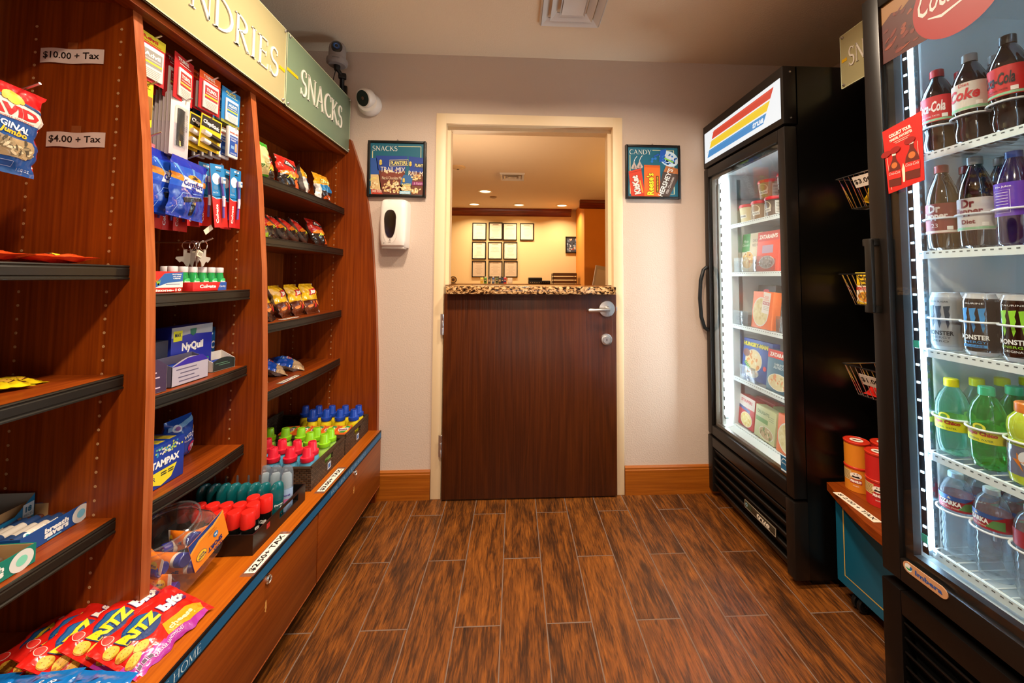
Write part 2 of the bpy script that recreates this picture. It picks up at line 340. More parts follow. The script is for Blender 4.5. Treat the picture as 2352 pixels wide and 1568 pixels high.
def floor_mat():
    m, nt, b = new_mat('floor_tile'); t = N(nt, 'ShaderNodeTexCoord'); L = nt.links.new
    sp = N(nt, 'ShaderNodeSeparateXYZ'); L(t.outputs['Object'], sp.inputs[0])
    cb = N(nt, 'ShaderNodeCombineXYZ'); L(sp.outputs['Y'], cb.inputs['X']); L(sp.outputs['X'], cb.inputs['Y'])
    mp = N(nt, 'ShaderNodeMapping'); mp.inputs['Location'].default_value = (-1.961 + .612 * 6, .660 + .155 * 20, 0); L(cb.outputs[0], mp.inputs[0])
    br = N(nt, 'ShaderNodeTexBrick'); br.offset = .5; br.offset_frequency = 2; br.squash = 1
    for k, v in {'Scale': 1, 'Mortar Size': .0022, 'Mortar Smooth': .2, 'Bias': 0, 'Brick Width': .612, 'Row Height': .155}.items(): br.inputs[k].default_value = v
    br.inputs['Color1'].default_value = (0, 0, 0, 1); br.inputs['Color2'].default_value = (1, 1, 1, 1); br.inputs['Mortar'].default_value = (.5, .5, .5, 1)
    L(mp.outputs[0], br.inputs[0])
    # offset grain per plank
    ms = N(nt, 'ShaderNodeVectorMath', operation='MULTIPLY'); ms.inputs[1].default_value = (7.3, 3.1, 5.7); L(br.outputs[0], ms.inputs[0])
    av = N(nt, 'ShaderNodeVectorMath', operation='ADD'); L(t.outputs['Object'], av.inputs[0]); L(ms.outputs[0], av.inputs[1])
    def noise(sx, sy, det, dist=0):
        k = N(nt, 'ShaderNodeMapping'); k.inputs['Scale'].default_value = (sx, sy, 1); L(av.outputs[0], k.inputs[0])
        n = N(nt, 'ShaderNodeTexNoise'); n.inputs['Scale'].default_value = 1; n.inputs['Detail'].default_value = det; n.inputs['Distortion'].default_value = dist; n.inputs['Roughness'].default_value = .6; L(k.outputs[0], n.inputs[0]); return n
    n1 = noise(150, 14, 6, .8); n2 = noise(18, 3.0, 3, 1.4)
    mx = N(nt, 'ShaderNodeMath', operation='MULTIPLY_ADD'); mx.inputs[1].default_value = .62; L(n1.outputs[0], mx.inputs[0])
    m2 = N(nt, 'ShaderNodeMath', operation='MULTIPLY_ADD'); m2.inputs[1].default_value = .55; m2.inputs[2].default_value = -.085; L(n2.outputs[0], m2.inputs[0]); L(m2.outputs[0], mx.inputs[2])
    m5 = N(nt, 'ShaderNodeMath', operation='MULTIPLY_ADD'); m5.inputs[1].default_value = .04; L(br.outputs[0], m5.inputs[0]); L(mx.outputs[0], m5.inputs[2])
    r = N(nt, 'ShaderNodeValToRGB'); e = r.color_ramp.elements
    e[0].position = .33; e[0].color = C('#281507'); e[1].position = .71; e[1].color = C('#8e5119')
    q = e.new(.46); q.color = C('#48260a'); q = e.new(.56); q.color = C('#6c3b10')
    L(m5.outputs[0], r.inputs[0])
    mc = N(nt, 'ShaderNodeMix', data_type='RGBA'); mc.inputs[7].default_value = C('#6e594c'); L(br.outputs['Fac'], mc.inputs[0]); L(r.outputs[0], mc.inputs[6]); L(mc.outputs[2], b.inputs['Base Color'])
    rr = N(nt, 'ShaderNodeMath', operation='MULTIPLY_ADD'); rr.inputs[1].default_value = .35; rr.inputs[2].default_value = .40; L(br.outputs['Fac'], rr.inputs[0]); L(rr.outputs[0], b.inputs['Roughness'])
    iv = N(nt, 'ShaderNodeMath', operation='MULTIPLY_ADD'); iv.inputs[1].default_value = -1.2; L(br.outputs['Fac'], iv.inputs[0]); L(n1.outputs[0], iv.inputs[2])
    bp = N(nt, 'ShaderNodeBump'); bp.inputs['Strength'].default_value = .5; bp.inputs['Distance'].default_value = .0022; L(iv.outputs[0], bp.inputs['Height']); L(bp.outputs[0], b.inputs['Normal'])
floor_mat()
def granite_mat():
    m, nt, b = new_mat('granite'); t = N(nt, 'ShaderNodeTexCoord'); L = nt.links.new
    k = N(nt, 'ShaderNodeMapping'); k.inputs['Scale'].default_value = (1, 1.6, 1.8); L(t.outputs['Object'], k.inputs[0])
    n = N(nt, 'ShaderNodeTexNoise'); n.inputs['Scale'].default_value = 55; n.inputs['Detail'].default_value = 5; n.inputs['Distortion'].default_value = .8; L(k.outputs[0], n.inputs[0])
    r = N(nt, 'ShaderNodeValToRGB'); e = r.color_ramp.elements; e[0].position = .38; e[0].color = C('#1c120c'); e[1].position = .64; e[1].color = C('#e2c08c')
    q = e.new(.46); q.color = C('#5a3a22'); q = e.new(.52); q.color = C('#b98a55')
    L(n.outputs[0], r.inputs[0]); L(r.outputs[0], b.inputs['Base Color']); b.inputs['Roughness'].default_value = .15
granite_mat()
def wicker_mat():
    m, nt, b = new_mat('wicker'); t = N(nt, 'ShaderNodeTexCoord'); L = nt.links.new
    sp = N(nt, 'ShaderNodeSeparateXYZ'); L(t.outputs['Object'], sp.inputs[0])
    s_ = N(nt, 'ShaderNodeMath', operation='ADD'); L(sp.outputs['X'], s_.inputs[0]); L(sp.outputs['Y'], s_.inputs[1])
    cb = N(nt, 'ShaderNodeCombineXYZ'); L(s_.outputs[0], cb.inputs['X']); L(sp.outputs['Z'], cb.inputs['Y'])
    br = N(nt, 'ShaderNodeTexBrick'); br.offset = .5
    for k, v in {'Scale': 1, 'Mortar Size': .0014, 'Mortar Smooth': .6, 'Brick Width': .017, 'Row Height': .0075}.items(): br.inputs[k].default_value = v
    br.inputs['Color1'].default_value = C('#3a2a1c'); br.inputs['Color2'].default_value = C('#5c4632'); br.inputs['Mortar'].default_value = C('#22170f')
    L(cb.outputs[0], br.inputs[0]); L(br.outputs[0], b.inputs['Base Color']); b.inputs['Roughness'].default_value = .5
    iv = N(nt, 'ShaderNodeMath', operation='SUBTRACT'); iv.inputs[0].default_value = 1; L(br.outputs['Fac'], iv.inputs[1])
    bp = N(nt, 'ShaderNodeBump'); bp.inputs['Strength'].default_value = .9; bp.inputs['Distance'].default_value = .004; L(iv.outputs[0], bp.inputs['Height']); L(bp.outputs[0], b.inputs['Normal'])
wicker_mat()
def clear_mat(name, tint, refl=1.0, rough=.02, f0=1.45, milk=0, mcol=(.8, .9, .95, 1)):        # thin clear sheet: see-through with Fresnel gloss
    m, nt, b = new_mat(name); nt.nodes.remove(b); L = nt.links.new; out = nt.nodes['Material Output']
    tr = N(nt, 'ShaderNodeBsdfTransparent'); tr.inputs[0].default_value = tint
    gl = N(nt, 'ShaderNodeBsdfGlossy'); gl.inputs['Roughness'].default_value = rough
    fr = N(nt, 'ShaderNodeFresnel'); ge = N(nt, 'ShaderNodeNewGeometry'); pw = N(nt, 'ShaderNodeMath', operation='MULTIPLY_ADD'); pw.inputs[1].default_value = 1 / f0 - f0; pw.inputs[2].default_value = f0; L(ge.outputs['Backfacing'], pw.inputs[0]); L(pw.outputs[0], fr.inputs[0])
    mu = N(nt, 'ShaderNodeMath', operation='MULTIPLY'); mu.inputs[1].default_value = refl; mu.use_clamp = True; L(fr.outputs[0], mu.inputs[0])
    mx = N(nt, 'ShaderNodeMixShader'); L(mu.outputs[0], mx.inputs[0])
    if milk:
        df = N(nt, 'ShaderNodeBsdfDiffuse'); df.inputs[0].default_value = mcol; tl = N(nt, 'ShaderNodeBsdfTranslucent'); tl.inputs[0].default_value = mcol; m1 = N(nt, 'ShaderNodeMixShader'); L(df.outputs[0], m1.inputs[1]); L(tl.outputs[0], m1.inputs[2]); m2 = N(nt, 'ShaderNodeMixShader'); m2.inputs[0].default_value = milk; L(tr.outputs[0], m2.inputs[1]); L(m1.outputs[0], m2.inputs[2]); L(m2.outputs[0], mx.inputs[1])
    else: L(tr.outputs[0], mx.inputs[1])
    L(gl.outputs[0], mx.inputs[2]); L(mx.outputs[0], out.inputs[0])
clear_mat('pane', (.93, .96, .96, 1), 1.3); clear_mat('clear', (.92, .94, .95, 1), 1.8, milk=.05); clear_mat('water', (.90, .95, .98, 1), 2.2, .04, milk=.14)
clear_mat('greenpet', (.35, .85, .40, 1), 2.0, .04, milk=.30, mcol=(.02, .45, .08, 1)); clear_mat('palepet', (.72, .90, .80, 1), 2.2, .04, milk=.22, mcol=(.22, .62, .40, 1)); clear_mat('smoke', (.10, .09, .08, 1), 2.0, .05)
clear_mat('capclear', (.70, .80, .88, 1), 2.0, .06, milk=.30, mcol=(.45, .58, .72, 1))
def glassy_liquid(name, col):
    m, nt, b = new_mat(name); b.inputs['Base Color'].default_value = col; b.inputs['Roughness'].default_value = .05; b.inputs['Coat Weight'].default_value = 1
glassy_liquid('cola', C('#1a0a06')); glassy_liquid('mouthwash', C('#1f8f45')); glassy_liquid('gatorade', C('#b7c93a'))
simple('chrome', (.78, .77, .75, 1), .18, 1); simple('satin_nickel', (.62, .61, .60, 1), .32, 1)
simple('fridge_black', C('#0b0908'), .30, 0, spec=.35); simple('fridge_side', C('#070605'), .30, 0, spec=.5); simple('fridge_frame', C('#15110e'), .36, 0, spec=.35)
simple('black_trim', C('#17150f'), .35); simple('fridge_white', C('#dfe8ea'), .4); simple('frosted_sage', C('#93a184'), .28)
lamp_mat('glow', None, 1.0); lamp_mat('glow_strong', None, 6.0); lamp_mat('glow_ceiling', None, 3.5)
simple('sign_gold', C('#b6ad80'), .3); simple('sign_green', C('#73886e'), .3); simple('teal_lam', C('#0d5570'), .35)
simple('mirror_dark', C('#0c0c0c'), .08)
# ================================================================ SETTING
FAR = 6.95
def sbox(name, x0, x1, y0, y1, z0, z1, mat, col=WHITE, parent=None):
    return struct(MB().box(x0, x1, y0, y1, z0, z1, col, mat).build(name, parent))
sbox('floor', -1.5, 3.0, -2.4, FAR + .1, -.05, 0, 'floor_tile')
sbox('ceiling', -1.5, 3.0, -2.4, FAR + .1, CEIL, CEIL + .1, 'ceilpaint')
XL, XR = -1.26, 1.86
sbox('wall_left', XL - .1, XL, -2.3, WY, 0, CEIL, 'wallpaint')
sbox('wall_right', XR, XR + .1, -2.3, WY, 0, CEIL, 'wallpaint')
sbox('wall_front', XL - .1, XR + .1, -2.4, -2.3, 0, CEIL, 'wallpaint')
m = MB(); OX0, OX1, OZ = -.395, .557, 2.03
m.box(XL - .1, OX0, WY, WY + .13, 0, CEIL, mat='wallpaint'); m.box(OX1, 3.0, WY, WY + .13, 0, CEIL, mat='wallpaint'); m.box(OX0, OX1, WY, WY + .13, OZ, CEIL, mat='wallpaint')
struct(m.build('wall_back'))
# baseboards: stained wood with a bevelled top lip
def baseboard(name, x0, x1):
    pr = [(0, 0), (-.016, 0), (-.016, .130), (-.013, .134), (-.013, .142), (-.006, .150), (0, .150)]
    m = MB(); T = Matrix(((0, 0, 1, 0), (1, 0, 0, WY), (0, 1, 0, 0), (0, 0, 0, 1)))
    m.prism(pr, x0, x1, mat='base_wood', T=T); return struct(m.build(name))
baseboard('baseboard_left', XL, -.442); baseboard('baseboard_right', .603, XR)
# steel door frame
FC = C('#e6cfa8'); m = MB(); fy = WY - .012
def fr_v(x0, x1, xi, xs):     # outer face, return, stop
    m.box(x0, x1, fy, WY + .02, 0, 2.075, FC, 'satin')
m.box(-.440, -.385, fy, WY + .142, 0, 2.078, FC, 'satin', bev=.003); m.box(.546, .601, fy, WY + .142, 0, 2.078, FC, 'satin', bev=.003)
m.box(-.392, .553, fy + .0003, WY + .1415, 2.022, 2.0775, FC, 'satin')
m.box(-.385, -.366, WY + .035, WY + .10, 1.13, 2.003, FC, 'satin'); m.box(.527, .546, WY + .035, WY + .10, 1.13, 2.003, FC, 'satin'); m.box(-.385, .546, WY + .035, WY + .10, 2.003, 2.022, FC, 'satin')
struct(m.build('trim_1'))
# half door
door = struct(MB().box(-.378, .555, WY - .032, WY - .002 + .012, .008, 1.082, mat='door_wood', bev=.002).build('door_1'))
fd = plane_fn((0, WY - .032, 0), (1, 0, 0), (0, 0, 1))
T = Matrix.Translation((.501, WY - .032, 1.003)) @ Matrix.Rotation(PI / 2, 4, 'X')
m = MB(); m.T = T; m.lathe([(.0, 0), (.044, 0), (.045, .004), (.042, .009), (.016, .012), (.013, .030), (.013, .05), (0, .052)], 32, mat='satin_nickel', caps=False)
m.T = Matrix(); m.tube([(.505, WY - .082, 1.002), (.47, WY - .087, 1.001), (.43, WY - .088, .999), (.395, WY - .084, .998), (.392, WY - .07, .998)], .0095, mat='satin_nickel', seg=12)
m.box(.395, .505, WY - .090, WY - .080, .989, 1.009, mat='satin_nickel', bev=.004)
m.build('door_handle', door)
m = MB(); m.T = Matrix.Translation((.498, WY - .032, .837)) @ Matrix.Rotation(PI / 2, 4, 'X')
m.lathe([(0, 0), (.031, 0), (.032, .006), (.028, .012), (.021, .013), (.020, .018), (0, .018)], 32, mat='satin_nickel', caps=False); m.box(-.002, .002, -.007, .007, .018, .0185, BLACK, 'matte'); m.build('deadbolt', door)
for z in (.92, .285):
    m = MB(); m.lathe([(.0, -.056), (.0065, -.055), (.0065, -.02), (.006, -.019), (.0065, -.018), (.0065, .018), (.006, .019), (.0065, .02), (.0065, .055), (0, .056)], 12, mat='satin_nickel', T=Matrix.Translation((-.384, WY - .036, z)), caps=False)
    m.box(-.396, -.378, WY - .0335, WY - .031, z - .055, z + .055, mat='satin_nickel'); m.build('hinge', door)
m = MB().box(.555, .562, WY - .025, WY - .012, .99, 1.012, mat='satin_nickel'); m.build('latch_bolt', door)
# granite shelf on the half door
m = MB().box(-.362, .541, WY - .085, WY + .33, 1.083, 1.124, mat='granite', bev=.004)
tag(m.build('stone_countertop'), 'speckled brown granite counter slab on top of the half door', 'countertop')
# ---------------------------------------------------------------- reception room behind the half door
sbox('wall_far', -3.0, 3.1, FAR, FAR + .1, 0, CEIL, 'receppaint')
sbox('wall_reception_left', -1.72, -1.62, WY + .13, FAR, 0, CEIL, 'receppaint')
sbox('wall_reception_right', 3.0, 3.1, WY, FAR, 0, CEIL, 'orangewall')
m = MB().box(1.115, 3.0, 6.1, FAR, 0, CEIL, mat='orangewall'); struct(m.build('wall_reception_corner'))
def crown(name, x0, x1, y, dz=.13, T0=None):
    pr = [(0, 0), (-.015, 0), (-.025, .02), (-.045, .035), (-.075, .08), (-.085, .085), (-.09, .11), (-.10, .11), (-.10, dz), (0, dz)]
    T = Matrix(((0, 0, 1, 0), (1, 0, 0, y), (0, 1, 0, CEIL - dz - .001), (0, 0, 0, 1)))
    m = MB().prism(pr, x0, x1, mat='crown_wood', T=T); return struct(m.build(name))
crown('trim_2', -1.62, 1.02, FAR); crown('trim_3', 1.03, 3.0, 6.1, .13)
# air register in the shop ceiling and one in the reception ceiling
def register(loc, s, label, open_):
    t = thing('ceiling_vent', label, 'vent', loc)
    WC = C('#d9d4ce'); k = s / 2
    m = MB(); q = [(k, -k), (k, k), (-k, k), (-k, -k)]
    def ring(a, za, b, zb, col=WC):
        vs = []; 
        for (x, y) in ((-1, -1), (1, -1), (1, 1), (-1, 1)): vs.append((x * a, y * a, za))
        for (x, y) in ((-1, -1), (1, -1), (1, 1), (-1, 1)): vs.append((x * b, y * b, zb))
        m.add(vs, [(i, (i + 1) % 4, 4 + (i + 1) % 4, 4 + i) for i in range(4)], col, 'satin')
    ring(k, 0, k, -.012); ring(k, -.012, k * .95, -.022)
    m.build('frame', t)
    for i in range(3):
        m = MB(); a = k * (.94 - i * .27)
        ring(a, -.024 - i * .002, a - k * .20, -.004, WC); ring(a, -.021 - i * .002, a - k * .20, -.001, WC); m.build('louvre', t)
    m = MB(); a = k * .34
    m.add([(-a, -a, -.028), (a, -a, -.028), (a, a, -.028), (-a, a, -.028), (0, 0, -.006)], [(0, 1, 4), (1, 2, 4), (2, 3, 4), (3, 0, 4)], WC, 'satin'); m.build('centre_cone', t)
    return t
register((.257, 1.655, CEIL), .295, 'square white louvred air vent in the shop ceiling', 1)
register((-.04, 4.65, CEIL), .30, 'small square air vent in the reception ceiling beyond the half door', 1)
for i, (x, y, _) in enumerate(RECEP):
    L = ['recessed downlight nearest the vent in the reception ceiling', 'leftmost downlight of the row above the framed certificates', 'middle downlight of the row above the framed certificates', 'rightmost downlight of the row above the framed certificates'][i]
    t = thing('recessed_downlight', L, 'ceiling light', (x, y, CEIL), group='reception downlights')
    MB().lathe([(.105, 0), (.105, -.008), (.085, -.012), (.078, -.004), (.078, 0)], 28, C('#f0e0bc'), 'satin', caps=False).build('trim_ring', t)
    MB().lathe([(.0, -.004), (.078, -.004)], 28, C('#fff0c8'), 'glow_ceiling', caps=False, sm=False).build('lamp_lens', t)
m = MB().lathe([(.0, -.028), (.03, -.027), (.05, -.014), (.082, -.012), (.085, 0)], 28, C('#d8b684'), 'satin', caps=False); m.lathe([(0, -.032), (.014, -.031), (.014, -.026)], 12, C('#3a3028'), 'satin', caps=False)
tag(m.build('smoke_detector'), 'round pale smoke detector on the reception ceiling', 'detector', loc=(-.652, 4.30, CEIL))
tag(MB().lathe([(0, -.02), (.04, -.018), (.055, -.008), (.055, 0)], 20, C('#9a7d5c'), 'satin', caps=False).build('sprinkler_cover'), 'small round sprinkler cover on the reception ceiling beside a downlight', 'sprinkler', loc=(-.345, 5.89, CEIL))
# framed certificates: (pixel positions turned into metres on the far wall)
CERT = [(-.652, 2.000, 'top row, first from the left'), (-.357, 2.008, 'top row, second from the left'), (-.096, 2.000, 'top row, third from the left'), (.210, 2.002, 'alone at the right end of the top row'),
        (-.654, 1.653, 'middle row, first from the left'), (-.365, 1.653, 'middle row, between two others'), (-.085, 1.653, 'middle row, rightmost'),
        (-.652, 1.318, 'bottom row, first from the left'), (-.354, 1.316, 'bottom row, middle one'), (-.079, 1.318, 'bottom row, rightmost')]
_dx = 0
for i, (x, z, wh) in enumerate(CERT):
    t = thing('framed_certificate', 'black framed certificate, ' + wh + ', on the reception wall', 'certificate', (x, FAR - .012, z), group='framed certificates on the reception wall')
    h = .298 if i < 7 else .280; W = .236; m = MB()
    for a in (-1, 1):
        m.box(a * W / 2 - .008, a * W / 2 + .008, -.010, .010, -h / 2 - .008, h / 2 + .008, C('#15110c'), 'satin'); m.box(-W / 2, W / 2, -.010, .010, a * h / 2 - .008, a * h / 2 + .008, C('#15110c'), 'satin')
    m.build('frame', t)
    m = MB(); fn = plane_fn((0, -.002, 0), (1, 0, 0), (0, 0, 1)); pc = C('#efe2c4') if i < 7 else C('#c9b294')
    m.box(-W / 2, W / 2, -.002, .008, -h / 2, h / 2, pc, 'paper')
    rng = random.Random(i)
    m.rect(fn, 0, h * .40, W * .45, .010, C('#8a7458')); m.rect(fn, 0, h * .35, W * .6, .004, C('#a08a6a'))
    for k in range(7 if i != 5 else 4):
        m.rect(fn, 0, h * (.20 - k * .085), W * rng.uniform(.3, .7), .0035, C('#a08c6c') if i < 4 else C('#7c6a54'))
    if i in (5, 6): 
        m.line(fn, [(.035 * math.cos(a * PI / 8), .01 + .035 * math.sin(a * PI / 8)) for a in range(17)], .003, C('#c8b48c'))
    m.disc(fn, -W * .36, h * .40, .010, .010, C('#8a7a60')) if i >= 7 else m.rect(fn, -W * .25, -h * .40, W * .25, .004, C('#7c6a54'))
    m.build('certificate_sheet', t)
t = thing('framed_photograph', 'black framed dark photo collage beside the corner of the reception wall', 'picture', (1.04, FAR - .02, 1.770))
m = MB()
for a in (-1, 1):
    m.box(a * .11 - .01, a * .11 + .01, -.012, .012, -.15, .15, BLACK, 'satin'); m.box(-.11, .11, -.012, .012, a * .14 - .01, a * .14 + .01, BLACK, 'satin')
m.build('frame', t); m = MB().box(-.11, .11, -.002, .01, -.14, .14, C('#3c4450'), 'paper'); fn = plane_fn((0, -.002, 0), (1, 0, 0), (0, 0, 1)); rng = random.Random(4)
for k in range(40): m.disc(fn, rng.uniform(-.09, .09), rng.uniform(-.12, .12), rng.uniform(.008, .022), rng.uniform(.008, .02), C(rng.choice(['#8fa0b0', '#20252c', '#b8c0c4', '#a33a2c', '#5c6c80', '#c8a890'])), e=.0003 + k * .00002)
m.build('collage_print', t)
# back counter with the things standing on it
CZ = 1.06
tag(MB().box(-1.615, 1.11, FAR - .55, FAR - .002, CZ - .04, CZ, C('#8a6238'), 'satin', bev=.004).build('reception_countertop'), 'long pale counter against the far reception wall', 'countertop')
tag(MB().box(-1.615, 1.11, FAR - .50, FAR - .002, 0, CZ - .041, mat='cherry_z').build('reception_cabinet'), 'wooden base cabinet under the far reception counter', 'cabinet')
ROW = [(1108, '#d8c25c', '#caa23a'), (1116, '#4d8a3a', '#2c3c20'), (1125, '#3a3a38', '#8e8474'), (1134, '#2f4a7a', '#8a96a4'), (1142, '#5a6a4a', '#2a2e28'), (1149, '#2c3038', '#8c7a5a'), (1155, '#20304e', '#20304e'), (1161, '#b02a2a', '#303a6c')]
WHO = ['yellow labelled', 'green labelled', 'dark grey', 'blue and grey', 'olive green', 'charcoal', 'navy blue', 'red and navy']
for i, (px, a, b) in enumerate(ROW):
    x = (px - 1183.5) / 877 * 6.62; z = CZ
    t = thing('supply_bottle', WHO[i] + ' small pack in the row on the far reception counter', 'pack', (x, 6.62, z), group='small packs on the far reception counter')
    m = MB().box(-.024, .024, -.02, .02, 0, .105, C(a), 'paper', bev=.004); f = plane_fn((0, -.02, 0), (1, 0, 0), (0, 0, 1)); m.rect(f, 0, .05, .034, .05, C(b)); m.rect(f, 0, .058, .024, .012, C('#d8ccb0'), e=.0006); m.build('carton', t)
    MB().lathe([(.014, .105), (.014, .122), (0, .122)], 12, C('#d8d0c0') if i % 2 else C('#2a2622'), 'plastic').build('cap', t)
m = MB().box(-.04, .04, -.03, .03, 0, .10, C('#c9c0b0'), 'paper', bev=.003); f = plane_fn((0, -.03, 0), (1, 0, 0), (0, 0, 1)); m.rect(f, 0, .05, .06, .06, C('#e4dac8'))
tag(m.build('white_carton'), 'white square carton beside the row of packs on the reception counter', 'box', loc=(-.085, 6.62, CZ))
t = thing('office_printer', 'black flat office printer on the far reception counter', 'printer', (.40, 6.62, CZ))
MB().box(-.17, .20, -.18, .18, 0, .055, C('#141312'), 'satin', bev=.008).build('body', t); MB().box(-.17, .06, -.17, .17, .055, .11, C('#1c1a18'), 'satin', bev=.012).build('lid', t)
m = MB()
for k in range(9): m.box(-.15 + k * .037, -.13 + k * .037, -.184, -.18, .02, .03, C('#b8a88c'), 'satin')
m.build('control_panel', t); MB().box(.02, .20, -.24, -.16, .03, .036, C('#1a1816'), 'satin').build('paper_tray', t)
t = thing('letter_tray', 'stacked dark mesh letter tray beside the printer on the reception counter', 'tray', (.85, 6.62, CZ))
for k in range(3):
    z = .012 + k * .065; m = MB()
    m.box(-.20, .20, -.14, .14, z, z + .004, C('#3b2a1c'), 'satin'); m.box(-.20, -.196, -.14, .14, z, z + .04, C('#3b2a1c'), 'satin'); m.box(.196, .20, -.14, .14, z, z + .04, C('#3b2a1c'), 'satin'); m.box(-.2, .2, -.14, -.136, z, z + .045, C('#6a4c34'), 'satin')
    m.build('tray_shelf', t)
m = MB()
for x in (-.2, .2):
    for y in (-.14, .14): m.box(x - .004, x + .004, y - .004, y + .004, 0, .18, C('#231810'), 'satin')
m.build('frame', t)
t = thing('desk_clock', 'small round dark clock at the left end of the reception counter', 'clock', (-1.055, 6.6, CZ))
m = MB(); m.T = Matrix.Translation((0, 0, .065)) @ Matrix.Rotation(PI / 2, 4, 'X'); m.lathe([(0, -.015), (.058, -.015), (.06, 0), (.058, .012), (.05, .014), (.048, .008), (0, .008)], 26, C('#3a2415'), 'satin', caps=False); m.build('case', t)
m = MB(); m.T = Matrix.Translation((0, -.0085, .065)); f = plane_fn((0, 0, 0), (1, 0, 0), (0, 0, 1)); m.disc(f, 0, 0, .047, .047, C('#b8965c')); m.disc(f, 0, 0, .026, .026, C('#50351c'), e=.001); m.build('dial', t)
MB().box(-.04, .04, -.02, .02, 0, .008, C('#3a2415'), 'satin').build('foot', t)
t = thing('leaning_shutter', 'grey white shuttered panel leaning against the orange reception wall', 'panel', (1.18, 5.90, 0), (0, math.radians(10), 0))
MB().box(-.16, .16, -.02, .02, .0, 1.36, C('#a89a8c'), 'satin', bev=.004).build('panel', t)
m = MB(); m.box(-.13, .13, -.026, -.02, .75, 1.3, C('#bfb2a4'), 'satin'); m.box(-.13, .13, -.026, -.02, .08, .68, C('#bfb2a4'), 'satin'); m.build('raised_field', t)
